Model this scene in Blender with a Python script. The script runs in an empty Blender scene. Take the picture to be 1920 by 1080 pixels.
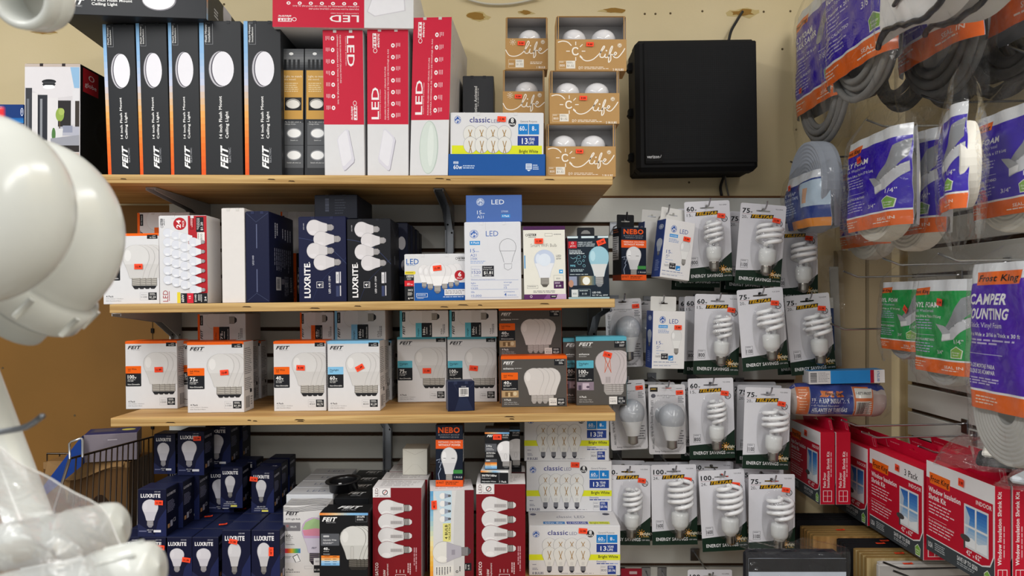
import bpy, bmesh, math, random
from mathutils import Vector, Matrix, Euler
random.seed(7)
S = bpy.context.scene
COL = S.collection
F, HY, ZC = 1400.0, 560.0, 1.5      # focal length in pixels, horizon row, eye height
YS, YW = 1.80, 2.20                 # front edge of the shelves, face of the slatwall
R = math.radians

def P(px, py, Y):
    return Vector(((px - 960) / F * Y, Y, ZC - (py - HY) / F * Y))

# ---------------------------------------------------------------- materials
def lin(h):
    h = h.lstrip('#')
    if len(h) == 3: h = h[0] * 2 + h[1] * 2 + h[2] * 2
    o = []
    for i in (0, 2, 4):
        c = int(h[i:i + 2], 16) / 255
        o.append(c / 12.92 if c <= .04045 else ((c + .055) / 1.055) ** 2.4)
    return (*o, 1)

KIND = {'card': (.45, 0, .2), 'ink': (.48, 0, .18), 'plastic': (.28, 0, .5), 'matte': (.75, 0, .25), 'metal': (.28, 1, .5),
        'gloss': (.12, 0, .5), 'foam': (.9, 0, .1), 'white_plastic': (.2, 0, .5)}
_m = {}
def M(c, kind='card', bump=0):
    k = (c, kind, bump)
    if k in _m: return _m[k]
    m = bpy.data.materials.new(kind + '_' + c.lstrip('#')); m.use_nodes = True
    nt = m.node_tree; b = nt.nodes['Principled BSDF']
    r, me, sp = KIND[kind]
    b.inputs['Roughness'].default_value = r; b.inputs['Metallic'].default_value = me
    b.inputs['Specular IOR Level'].default_value = sp
    tc = nt.nodes.new('ShaderNodeTexCoord'); n = nt.nodes.new('ShaderNodeTexNoise'); n.inputs['Scale'].default_value = 60
    nt.links.new(tc.outputs['Object'], n.inputs['Vector'])
    mx = nt.nodes.new('ShaderNodeMix'); mx.data_type = 'RGBA'
    L = lin(c); mx.inputs[6].default_value = (L[0] * .95, L[1] * .95, L[2] * .95, 1); mx.inputs[7].default_value = L
    nt.links.new(n.outputs['Fac'], mx.inputs[0]); nt.links.new(mx.outputs[2], b.inputs['Base Color'])
    if bump:
        bp = nt.nodes.new('ShaderNodeBump'); bp.inputs['Strength'].default_value = bump; bp.inputs['Distance'].default_value = .004
        n2 = nt.nodes.new('ShaderNodeTexNoise'); n2.inputs['Scale'].default_value = 45; n2.inputs['Detail'].default_value = 4
        nt.links.new(tc.outputs['Object'], n2.inputs['Vector'])
        nt.links.new(n2.outputs['Fac'], bp.inputs['Height']); nt.links.new(bp.outputs['Normal'], b.inputs['Normal'])
    _m[k] = m; return m

def clear(name='clear_film', tint='#ffffff', gloss=.12, haze=.04, rough=.08, bump=.5, scale=18):
    k = (name,)
    if k in _m: return _m[k]
    m = bpy.data.materials.new(name); m.use_nodes = True; nt = m.node_tree; nt.nodes.clear()
    out = nt.nodes.new('ShaderNodeOutputMaterial'); tr = nt.nodes.new('ShaderNodeBsdfTransparent'); tr.inputs[0].default_value = lin(tint)
    gl = nt.nodes.new('ShaderNodeBsdfGlossy'); gl.inputs['Roughness'].default_value = rough
    df = nt.nodes.new('ShaderNodeBsdfDiffuse'); df.inputs[0].default_value = (.8, .8, .82, 1)
    fr = nt.nodes.new('ShaderNodeLayerWeight'); fr.inputs['Blend'].default_value = .35
    mu = nt.nodes.new('ShaderNodeMath'); mu.operation = 'MULTIPLY_ADD'; mu.inputs[1].default_value = .3; mu.inputs[2].default_value = gloss
    nt.links.new(fr.outputs['Fresnel'], mu.inputs[0])
    m1 = nt.nodes.new('ShaderNodeMixShader'); m2 = nt.nodes.new('ShaderNodeMixShader'); m1.inputs[0].default_value = haze
    nt.links.new(tr.outputs[0], m1.inputs[1]); nt.links.new(df.outputs[0], m1.inputs[2])
    nt.links.new(mu.outputs[0], m2.inputs[0]); nt.links.new(m1.outputs[0], m2.inputs[1]); nt.links.new(gl.outputs[0], m2.inputs[2])
    nt.links.new(m2.outputs[0], out.inputs[0])
    tc = nt.nodes.new('ShaderNodeTexCoord'); n = nt.nodes.new('ShaderNodeTexNoise'); n.inputs['Scale'].default_value = scale; n.inputs['Detail'].default_value = 3
    n.inputs['Distortion'].default_value = 1.5
    bp = nt.nodes.new('ShaderNodeBump'); bp.inputs['Strength'].default_value = bump; bp.inputs['Distance'].default_value = .01
    nt.links.new(tc.outputs['Object'], n.inputs['Vector']); nt.links.new(n.outputs['Fac'], bp.inputs['Height'])
    for x in (gl, fr): nt.links.new(bp.outputs['Normal'], x.inputs['Normal'])
    _m[k] = m; return m

def wood(name, c1, c2, sx=1.2, sy=30, rough=.6, axis='X', knots=.0):
    if name in _m: return _m[name]
    m = bpy.data.materials.new(name); m.use_nodes = True; nt = m.node_tree; b = nt.nodes['Principled BSDF']
    b.inputs['Roughness'].default_value = rough; b.inputs['Specular IOR Level'].default_value = .25
    tc = nt.nodes.new('ShaderNodeTexCoord'); mp = nt.nodes.new('ShaderNodeMapping')
    sc = [sy, sy, sy]; sc['XYZ'.index(axis)] = sx; mp.inputs['Scale'].default_value = sc
    n = nt.nodes.new('ShaderNodeTexNoise'); n.inputs['Scale'].default_value = 1; n.inputs['Detail'].default_value = 5; n.inputs['Distortion'].default_value = .8
    cr = nt.nodes.new('ShaderNodeValToRGB'); cr.color_ramp.elements[0].position = .35; cr.color_ramp.elements[1].position = .68
    cr.color_ramp.elements[0].color = lin(c1); cr.color_ramp.elements[1].color = lin(c2)
    L = nt.links.new
    L(tc.outputs['Object'], mp.inputs[0]); L(mp.outputs[0], n.inputs['Vector']); L(n.outputs['Fac'], cr.inputs[0]); L(cr.outputs[0], b.inputs['Base Color'])
    bp = nt.nodes.new('ShaderNodeBump'); bp.inputs['Strength'].default_value = .25; bp.inputs['Distance'].default_value = .002
    L(n.outputs['Fac'], bp.inputs['Height']); L(bp.outputs[0], b.inputs['Normal'])
    _m[name] = m; return m

def paint_wall(name, c, c2, spots=None, rough=.6):
    if name in _m: return _m[name]
    m = bpy.data.materials.new(name); m.use_nodes = True; nt = m.node_tree; b = nt.nodes['Principled BSDF']
    b.inputs['Roughness'].default_value = rough; b.inputs['Specular IOR Level'].default_value = .3
    tc = nt.nodes.new('ShaderNodeTexCoord'); n = nt.nodes.new('ShaderNodeTexNoise'); n.inputs['Scale'].default_value = 3; n.inputs['Detail'].default_value = 6
    cr = nt.nodes.new('ShaderNodeValToRGB'); cr.color_ramp.elements[0].color = lin(c); cr.color_ramp.elements[1].color = lin(c2)
    cr.color_ramp.elements[0].position = .3; cr.color_ramp.elements[1].position = .75
    L = nt.links.new
    L(tc.outputs['Object'], n.inputs['Vector']); L(n.outputs['Fac'], cr.inputs[0]); L(cr.outputs[0], b.inputs['Base Color'])
    n2 = nt.nodes.new('ShaderNodeTexNoise'); n2.inputs['Scale'].default_value = 120
    bp = nt.nodes.new('ShaderNodeBump'); bp.inputs['Strength'].default_value = .12; bp.inputs['Distance'].default_value = .002
    L(tc.outputs['Object'], n2.inputs['Vector']); L(n2.outputs['Fac'], bp.inputs['Height']); L(bp.outputs[0], b.inputs['Normal'])
    _m[name] = m; return m

# ---------------------------------------------------------------- mesh building
class MB:
    def __init__(s): s.v = []; s.f = []; s.fm = []; s.sm = []; s.mats = []
    def mi(s, m):
        if m not in s.mats: s.mats.append(m)
        return s.mats.index(m)
    def face(s, pts, m, smooth=False):
        i = len(s.v); s.v.extend([tuple(p) for p in pts]); s.f.append(tuple(range(i, i + len(pts)))); s.fm.append(s.mi(m)); s.sm.append(smooth)
    def mesh(s, vs, fs, m, smooth=False):
        i = len(s.v); s.v.extend([tuple(p) for p in vs]); k = s.mi(m)
        for f in fs: s.f.append(tuple(a + i for a in f)); s.fm.append(k); s.sm.append(smooth)
    def box(s, x0, x1, y0, y1, z0, z1, m, bev=0, fn=None, mats=None):
        bm = bmesh.new(); bmesh.ops.create_cube(bm, size=1)
        for v in bm.verts:
            v.co = Vector(((x0 + x1) / 2 + v.co.x * (x1 - x0), (y0 + y1) / 2 + v.co.y * (y1 - y0), (z0 + z1) / 2 + v.co.z * (z1 - z0)))
        if bev: bmesh.ops.bevel(bm, geom=list(bm.edges), offset=bev, segments=1, affect='EDGES')
        bm.normal_update(); bm.verts.index_update()
        i = len(s.v)
        s.v.extend([tuple(fn(v.co) if fn else v.co) for v in bm.verts])
        for f in bm.faces:
            n = f.normal; mm = m
            if mats:
                a = max(range(3), key=lambda k: abs(n[k])); key = ('left', 'right', 'front', 'back', 'bottom', 'top')[a * 2 + (1 if n[a] > 0 else 0)]
                mm = mats.get(key, m)
            s.f.append(tuple(v.index + i for v in f.verts)); s.fm.append(s.mi(mm)); s.sm.append(False)
        bm.free()
    def tube(s, pts, r, m, n=8, caps=True, closed=False):
        pts = [Vector(p) for p in pts]; rs = r if isinstance(r, (list, tuple)) else [r] * len(pts)
        N = len(pts); rings = []; up = None; base = len(s.v)
        for i, p in enumerate(pts):
            a = pts[(i - 1) % N] if (i > 0 or closed) else p; b = pts[(i + 1) % N] if (i < N - 1 or closed) else p
            t = (b - a).normalized()
            if up is None:
                up = Vector((0, 0, 1)) if abs(t.z) < .9 else Vector((1, 0, 0))
            u = (up - t * up.dot(t))
            u = u.normalized() if u.length > 1e-6 else t.orthogonal().normalized()
            w = t.cross(u); up = u
            for k in range(n):
                q = 2 * math.pi * k / n
                s.v.append(tuple(p + (u * math.cos(q) + w * math.sin(q)) * rs[i]))
        k_ = s.mi(m)
        for i in range(N if closed else N - 1):
            j = (i + 1) % N
            for k in range(n):
                l = (k + 1) % n
                s.f.append((base + i * n + k, base + j * n + k, base + j * n + l, base + i * n + l)); s.fm.append(k_); s.sm.append(True)
        if caps and not closed:
            s.f.append(tuple(base + k for k in range(n))[::-1]); s.fm.append(k_); s.sm.append(False)
            s.f.append(tuple(base + (N - 1) * n + k for k in range(n))); s.fm.append(k_); s.sm.append(False)
    def lathe(s, prof, m, org=(0, 0, 0), ax='Z', n=24, smooth=True, half=False):
        o = Vector(org); base = len(s.v)
        for r, z in prof:
            for k in range(n):
                q = 2 * math.pi * k / n; c, d = r * math.cos(q), r * math.sin(q)
                v = {'Z': (c, d, z), 'Y': (c, z, d), 'X': (z, c, d)}[ax]
                s.v.append(tuple(o + Vector(v)))
        k_ = s.mi(m)
        for i in range(len(prof) - 1):
            for k in range(n):
                l = (k + 1) % n
                s.f.append((base + i * n + k, base + i * n + l, base + (i + 1) * n + l, base + (i + 1) * n + k)); s.fm.append(k_); s.sm.append(smooth)
    def grid(s, fn, nu, nv, m, smooth=True):
        base = len(s.v)
        for j in range(nv + 1):
            for i in range(nu + 1): s.v.append(tuple(fn(i / nu, j / nv)))
        k_ = s.mi(m)
        for j in range(nv):
            for i in range(nu):
                a = base + j * (nu + 1) + i
                s.f.append((a, a + 1, a + nu + 2, a + nu + 1)); s.fm.append(k_); s.sm.append(smooth)
    def slab(s, outline, y0, y1, m, ax='Y', back=None):
        # a 2-D outline (x, z) given thickness along y
        def q(p, t): return {'Y': (p[0], t, p[1]), 'Z': (p[0], p[1], t), 'X': (t, p[0], p[1])}[ax]
        s.face([q(p, y0) for p in outline], m); s.face([q(p, y1) for p in reversed(outline)], back or m)
        n = len(outline)
        for i in range(n):
            a, b = outline[i], outline[(i + 1) % n]
            s.face([q(a, y0), q(b, y0), q(b, y1), q(a, y1)], back or m)
    def build(s, name, parent=None, loc=None, rot=None):
        me = bpy.data.meshes.new(name); me.from_pydata(s.v, [], s.f)
        for m in s.mats: me.materials.append(m)
        me.polygons.foreach_set('material_index', s.fm); me.polygons.foreach_set('use_smooth', s.sm); me.update()
        o = bpy.data.objects.new(name, me); COL.objects.link(o)
        if parent: o.parent = parent
        if loc is not None: o.location = loc
        if rot is not None: o.rotation_euler = rot
        return o

def fix_normals(o):
    bm = bmesh.new(); bm.from_mesh(o.data); bmesh.ops.remove_doubles(bm, verts=bm.verts, dist=1e-6)
    bmesh.ops.recalc_face_normals(bm, faces=bm.faces); bm.to_mesh(o.data); bm.free(); return o

def tag(o, label, cat, group=None, kind=None):
    o['label'] = label; o['category'] = cat
    if group: o['group'] = group
    if kind: o['kind'] = kind
    return o
def struct(o, label=None):
    o['kind'] = 'structure'
    if label: o['label'] = label; o['category'] = o.name.split('_')[0]
    return o
def thing(name, label, cat, loc=(0, 0, 0), rot=(0, 0, 0), group=None):
    o = bpy.data.objects.new(name, None); COL.objects.link(o); o.empty_display_size = .03
    o.location = loc; o.rotation_euler = rot
    return tag(o, label, cat, group)
def dup(root, loc, rot, label, group=None):
    def cp(o, par):
        c = o.copy(); COL.objects.link(c)
        if par: c.parent = par
        for ch in o.children: cp(ch, c)
        return c
    r = cp(root, None); r.location = loc; r.rotation_euler = rot; r['label'] = label
    if group: r['group'] = group
    return r

# ---------------------------------------------------------------- flat print: lettering, shapes and pictures on packaging
_tc = {}
def glyphs(txt, bold=0, ital=0):
    k = (txt, bold, ital)
    if k in _tc: return _tc[k]
    cu = bpy.data.curves.new('lettering', 'FONT'); cu.body = txt; cu.size = 1; cu.resolution_u = 2
    cu.offset = .018 * bold; cu.shear = .32 * ital; cu.space_character = 1 + .05 * bold
    o = bpy.data.objects.new('lettering', cu); COL.objects.link(o)
    dg = bpy.context.evaluated_depsgraph_get(); ev = o.evaluated_get(dg); me = ev.to_mesh()
    vs = [(v.co.x, v.co.y) for v in me.vertices]; fs = [tuple(p.vertices) for p in me.polygons]
    ev.to_mesh_clear(); bpy.data.objects.remove(o); bpy.data.curves.remove(cu)
    if not vs: vs = [(0, 0), (1, 0), (1, 1)]; fs = []
    x0 = min(v[0] for v in vs); x1 = max(v[0] for v in vs)
    _tc[k] = ([((v[0] - x0) / max(x1 - x0, 1e-6), v[1] / .7) for v in vs], fs, (x1 - x0) / .7)
    return _tc[k]

def clip_poly(pts, x0, y0, x1, y1):
    for ax, lim, sg in ((0, x0, 1), (0, x1, -1), (1, y0, 1), (1, y1, -1)):
        out = []; n = len(pts)
        for i in range(n):
            a, b = pts[i], pts[(i + 1) % n]; da, db = (a[ax] - lim) * sg, (b[ax] - lim) * sg
            if da >= 0: out.append(a)
            if da * db < 0:
                t = da / (da - db); out.append((a[0] + (b[0] - a[0]) * t, a[1] + (b[1] - a[1]) * t))
        pts = out
        if len(pts) < 3: return []
    return pts

BULB = [(0, .0), (.006, .2), (.03, .45), (.08, .72), (.15, .91), (.23, .99), (.29, 1), (.36, .96), (.44, .85), (.52, .73), (.6, .625), (.68, .55), (.745, .49), (.76, .44)]
class Art:
    def __init__(s, x0, y0, x1, y1): s.b = (x0, y0, x1, y1); s.it = []
    def p(s, pts, c):
        pts = clip_poly(pts, *s.b)
        if pts: s.it.append((pts, [tuple(range(len(pts)))], c, 0))
        return s
    def r(s, x0, y0, x1, y1, c, q=0):
        a, b, d, e = s.b; x0, x1 = max(x0, a), min(x1, d); y0, y1 = max(y0, b), min(y1, e)
        if x1 <= x0 or y1 <= y0: return s
        if q:
            pts = []
            for cx, cy, st in ((x1 - q, y0 + q, -90), (x1 - q, y1 - q, 0), (x0 + q, y1 - q, 90), (x0 + q, y0 + q, 180)):
                for k in range(5): an = R(st + k * 22.5); pts.append((cx + q * math.cos(an), cy + q * math.sin(an)))
            s.it.append((pts, [tuple(range(len(pts)))], c, 0))
        else: s.it.append(([(x0, y0), (x1, y0), (x1, y1), (x0, y1)], [(0, 1, 2, 3)], c, 1))
        return s
    def fr(s, x0, y0, x1, y1, t, c):
        s.r(x0, y0, x1, y0 + t, c); s.r(x0, y1 - t, x1, y1, c); s.r(x0, y0 + t, x0 + t, y1 - t, c); s.r(x1 - t, y0 + t, x1, y1 - t, c); return s
    def e(s, cx, cy, rx, ry, c, rot=0, n=30):
        ca, sa = math.cos(R(rot)), math.sin(R(rot)); pts = []
        for k in range(n):
            q = 2 * math.pi * k / n; x, y = rx * math.cos(q), ry * math.sin(q); pts.append((cx + x * ca - y * sa, cy + x * sa + y * ca))
        return s.p(pts, c)
    def ring(s, cx, cy, rx, ry, t, c, n=30):
        vs = []; fs = []
        for k in range(n):
            q = 2 * math.pi * k / n; a, d = math.cos(q), math.sin(q)
            vs += [(cx + rx * a, cy + ry * d), (cx + (rx - t) * a, cy + (ry - t) * d)]
            fs.append((2 * k, (2 * k + 2) % (2 * n), (2 * k + 3) % (2 * n), 2 * k + 1))
        s.it.append((vs, fs, c, 0)); return s
    def g(s, x0, y0, x1, y1, cs, vert=1, n=16):
        L = [lin(c) for c in cs]
        for i in range(n):
            t = (i + .5) / n * (len(cs) - 1); k = min(int(t), len(cs) - 2); f = t - k
            a, b = cs[k].lstrip('#'), cs[k + 1].lstrip('#')
            h = '#' + ''.join('%02x' % round(int(a[j:j + 2], 16) * (1 - f) + int(b[j:j + 2], 16) * f) for j in (0, 2, 4))
            if vert: s.r(x0, y0 + (y1 - y0) * i / n, x1, y0 + (y1 - y0) * (i + 1) / n, h)
            else: s.r(x0 + (x1 - x0) * i / n, y0, x0 + (x1 - x0) * (i + 1) / n, y1, h)
        return s
    def t(s, txt, x0, y0, x1, y1, c, b=0, i=0, rot=0):
        vs, fs, w = glyphs(txt, b, i); o = []
        for a, d in vs:
            if rot == 0: o.append((x0 + a * (x1 - x0), y1 - d * (y1 - y0)))
            elif rot == 90: o.append((x1 - d * (x1 - x0), y1 - a * (y1 - y0)))
            elif rot == -90: o.append((x0 + d * (x1 - x0), y0 + a * (y1 - y0)))
            else: o.append((x1 - a * (x1 - x0), y0 + d * (y1 - y0)))
        s.it.append((o, fs, c, 0)); return s
    def k(s, pts, w, c, sm=1):
        if sm and len(pts) > 2:
            q = []
            P_ = [pts[0]] + list(pts) + [pts[-1]]
            for j in range(1, len(P_) - 2):
                a, b, d, e = P_[j - 1:j + 3]
                for m in range(6):
                    u = m / 6
                    q.append(tuple(.5 * (2 * b[z] + (d[z] - a[z]) * u + (2 * a[z] - 5 * b[z] + 4 * d[z] - e[z]) * u * u + (3 * b[z] - a[z] - 3 * d[z] + e[z]) * u ** 3) for z in (0, 1)))
            pts = q + [pts[-1]]
        L, Rr = [], []
        for j, p in enumerate(pts):
            a = pts[max(j - 1, 0)]; b = pts[min(j + 1, len(pts) - 1)]; dx, dy = b[0] - a[0], b[1] - a[1]; l = math.hypot(dx, dy) or 1
            L.append((p[0] - dy / l * w / 2, p[1] + dx / l * w / 2)); Rr.append((p[0] + dy / l * w / 2, p[1] - dx / l * w / 2))
        n = len(pts); s.it.append((L + Rr, [(j, j + 1, n + j + 1, n + j) for j in range(n - 1)], c, 0)); return s
    def ml(s, x0, y0, x1, y1, n, c, rot=0, fill=.5):
        rn = random.Random(int(x0 * 7 + y0 * 13 + n))
        if rot == 0:
            st = (y1 - y0) / n
            for i in range(n):
                x = x0; e = x1 - (x1 - x0) * rn.random() * .35
                while x < e:
                    w = (x1 - x0) * (.08 + .14 * rn.random()); s.r(x, y0 + i * st, min(x + w, e), y0 + i * st + st * fill, c); x += w + (x1 - x0) * .03
        else:
            st = (x1 - x0) / n
            for i in range(n):
                y = y0; e = y1 - (y1 - y0) * rn.random() * .35
                while y < e:
                    w = (y1 - y0) * (.08 + .14 * rn.random()); s.r(x0 + i * st, y, x0 + i * st + st * fill, min(y + w, e), c); y += w + (y1 - y0) * .03
        return s
    def bars(s, x0, y0, x1, y1, c='#1a1a1e', vert=1):
        rn = random.Random(int(x0 + y0 * 3)); z = x0 if vert else y0; e = x1 if vert else y1; T = e - z
        while z < e - T * .03:
            w = T * (.02 + .04 * rn.random())
            if vert: s.r(z, y0, z + w, y1, c)
            else: s.r(x0, z, x1, z + w, c)
            z += w + T * (.02 + .03 * rn.random())
        return s
    def a19(s, cx, cy, h, w, rot=0, glass='#e6e5e6', neck=None, cap='#a9a6a2', tip='#2c2b2b', edge='#c3c2c4', hi='#f4f4f5', split=.4, thread='#77736f', cw=.37):
        a = R(rot); ca, sa = math.cos(a), math.sin(a)
        def q(x, t): y = (t - .5) * h; x = x * w / 2; return (cx + x * ca + y * sa, cy - x * sa + y * ca)
        def sil(t0, t1, sc=1):
            pr = [(t, v) for t, v in BULB if t0 <= t <= t1]; return [q(v * sc, t) for t, v in pr] + [q(-v * sc, t) for t, v in reversed(pr)]
        if edge: s.p([q(v * 1.03 + .02, t - .004) for t, v in BULB] + [q(-v * 1.03 - .02, t - .004) for t, v in reversed(BULB)], edge)
        s.p(sil(0, 1), neck or glass)
        if neck: s.p(sil(0, split + .05), glass)
        if hi: s.p([q(-.62 + .26 * math.cos(u * .5), .24 + .13 * math.sin(u * .5)) for u in range(13)], hi)
        if cap:
            if edge: s.p([q(-cw * 1.12, .75), q(cw * 1.12, .75), q(cw * 1.12, .93), q(-cw * 1.12, .93)], thread)
            s.p([q(-cw, .75), q(cw, .75), q(cw, .93), q(-cw, .93)], cap)
            for j in range(4): t = .775 + j * .042; s.p([q(-cw * 1.08, t), q(cw * 1.08, t - .012), q(cw * 1.08, t + .002), q(-cw * 1.08, t + .016)], thread)
            s.p([q(-cw, .925), q(cw, .925), q(cw * .72, .97), q(cw * .4, 1), q(-cw * .4, 1), q(-cw * .72, .97)], tip)
        return s
    def paint(s, mb, fn, kind='ink', eps=.00006, step=0, base=1):
        x0, y0, x1, y1 = s.b; W, H = x1 - x0, y1 - y0; done = []
        for vs, fs, c, isr in s.it:
            bx = (min(v[0] for v in vs), min(v[1] for v in vs), max(v[0] for v in vs), max(v[1] for v in vs)); ly = base
            for b2, l2 in done:
                if l2 >= ly and b2[0] < bx[2] and b2[2] > bx[0] and b2[1] < bx[3] and b2[3] > bx[1]: ly = l2 + 1
            done.append((bx, ly)); l = ly * eps
            if isr and step:
                nu = max(1, math.ceil((bx[2] - bx[0]) / W / step)); nv = max(1, math.ceil((bx[3] - bx[1]) / H / step))
                mb.grid(lambda a, b: fn((bx[0] + (bx[2] - bx[0]) * a - x0) / W, (bx[1] + (bx[3] - bx[1]) * (1 - b) - y0) / H, l), nu, nv, M(c, kind))
            else:
                if step and max(bx[2] - bx[0], bx[3] - bx[1]) > step * W * 1.5: vs, fs = subdivide(vs, fs, step * W * 1.2)
                pts = [fn((v[0] - x0) / W, (v[1] - y0) / H, l) for v in vs]
                mb.mesh(pts, fs, M(c, kind), bool(step))

def subdivide(vs, fs, lim):
    bm = bmesh.new(); bv = [bm.verts.new((v[0], v[1], 0)) for v in vs]
    for f in fs:
        try: bm.faces.new([bv[i] for i in f])
        except ValueError: pass
    bmesh.ops.triangulate(bm, faces=bm.faces)
    for _ in range(5):
        es = [e for e in bm.edges if e.calc_length() > lim]
        if not es: break
        bmesh.ops.subdivide_edges(bm, edges=es, cuts=1); bmesh.ops.triangulate(bm, faces=bm.faces)
    bm.verts.index_update(); r = ([(v.co.x, v.co.y) for v in bm.verts], [tuple(v.index for v in f.verts) for f in bm.faces]); bm.free(); return r
def sticker_mesh(w, h, txt):
    k = ('st', round(w, 4), round(h, 4), txt)
    if k in _tc: return _tc[k]
    mb = MB(); m = M('#ff4f2e', 'ink')
    mb.grid(lambda a, b: ((a - .5) * w, -.0006 - .0012 * max(0, a - .6) ** 2 * 6, (b - .5) * h), 5, 1, m)
    a = Art(0, 0, 100, 60); a.t(txt, 20, 20, 82, 44, '#4a120c', b=1)
    a.paint(mb, lambda u, v, l: ((u - .5) * w, -.0014 - l, (.5 - v) * h))
    me = mb.build('price_sticker'); d = me.data; bpy.data.objects.remove(me); _tc[k] = d; return d
def sticker(parent, x, z, y, w=.018, h=.0105, rot=0, txt='11.99', label=None):
    o = bpy.data.objects.new('price_sticker', sticker_mesh(w, h, txt)); COL.objects.link(o); o.parent = parent
    o.location = (x, y, z); o.rotation_euler = (0, R(rot), 0); return o

# ---------------------------------------------------------------- shelves and cartons
class Plane:
    def __init__(s, a, k=0): s.a, s.k = a, k
    def z(s, x): return s.a + s.k * x
    @property
    def th(s): return -math.atan(s.k)
def shelf_plane(l, r, Y=YS):
    a, b = P(*l, Y), P(*r, Y); k = (b.z - a.z) / (b.x - a.x); return Plane(a.z - k * a.x, k)

class Box: pass
def faces_map(w, d, h, lean=0):
    f = lambda x, y, z: (x + lean * z, y, z)
    return {'front': lambda u, v, l: f(-w / 2 + u * w, -d / 2 - l, h * (1 - v)),
            'right': lambda u, v, l: f(w / 2 + l, -d / 2 + u * d, h * (1 - v)),
            'left': lambda u, v, l: f(-w / 2 - l, d / 2 - u * d, h * (1 - v)),
            'top': lambda u, v, l: f(-w / 2 + u * w, d / 2 - v * d, h + l),
            'bottom': lambda u, v, l: f(-w / 2 + u * w, -d / 2 + v * d, -l)}
def carton(name, parent, w, d, h, c, arts, lean=0, cols=None, bev=.0009, kind='card'):
    mb = MB(); f = (lambda v: Vector((v.x + lean * v.z, v.y, v.z))) if lean else None
    mb.box(-w / 2, w / 2, -d / 2, d / 2, 0, h, M(c, kind), bev, f, {k: M(v, kind) for k, v in (cols or {}).items()})
    fm = faces_map(w, d, h, lean)
    for k, a in arts.items():
        if a: a.paint(mb, fm[k])
    return mb.build(name, parent)
def box(label, rect, d, c, front=None, right=None, left=None, top=None, Y=None, on=None, cols=None, st=None, yaw=0, lean=0, name='bulb_box', cat='box', group=None,
        flap=None, bottom=None, X=None, size=None, kind='card'):
    """A carton: rect is the front face as seen, on is the plane or box that carries it."""
    b = Box(); sup = on.topplane if isinstance(on, Box) else on
    if Y is None:
        cx = (rect[0] + rect[2]) / 2; Y = YS
        for _ in range(20):
            Y = (ZC - sup.z((cx - 960) / F * Y)) * F / (rect[3] - HY)
    cx = (rect[0] + rect[2]) / 2; X = (cx - 960) / F * Y if X is None else X
    w = (rect[2] - rect[0]) / F * Y / math.cos(R(yaw)); zb = sup.z(X) if sup else ZC - (rect[3] - HY) / F * Y
    h = ZC - (rect[1] - HY) / F * Y - zb
    if size: w, h = size[0] or w, size[1] or h
    ya = R(yaw); loc = Vector((X - math.sin(ya) * d / 2, Y + math.cos(ya) * d / 2, zb))
    if sup: loc.z = sup.z(loc.x) + .0004
    rot = (0, sup.th if sup else 0, ya)
    root = thing(name, label, cat, loc, rot, group)
    b.root, b.w, b.d, b.h, b.Y, b.X, b.loc, b.rot = root, w, d, h, Y, X, loc, rot
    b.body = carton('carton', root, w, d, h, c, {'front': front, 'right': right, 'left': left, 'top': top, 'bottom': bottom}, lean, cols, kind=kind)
    if flap:
        mb = MB(); mb.box(-w / 2 + .002 + lean * h, w / 2 - .002 + lean * h, -d / 2 + .002, d / 2 - .006, h - .0003, h + .0011, M(flap, kind), .0004)
        for sx in (-1, 1): mb.box(sx * w * .2 - .004 + lean * h, sx * w * .2 + .004 + lean * h, -d / 2 - .0006, -d / 2 + .004, h - .006, h + .0009, M(flap, kind))
        mb.build('tuck_flap', root)
    for s_ in (st or []):
        u, v, rr, tx = (list(s_) + [0, '11.99'])[:4] if len(s_) < 4 else s_
        sticker(root, -w / 2 + u * w + lean * h * (1 - v), h * (1 - v), -d / 2 - .0014, rot=rr, txt=tx, w=16 / F * Y, h=10 / F * Y)
    k = sup.k if sup else 0
    b.topplane = Plane(loc.z + h + .0012 * (1 if flap else 0) - k * loc.x, k); return b
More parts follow.
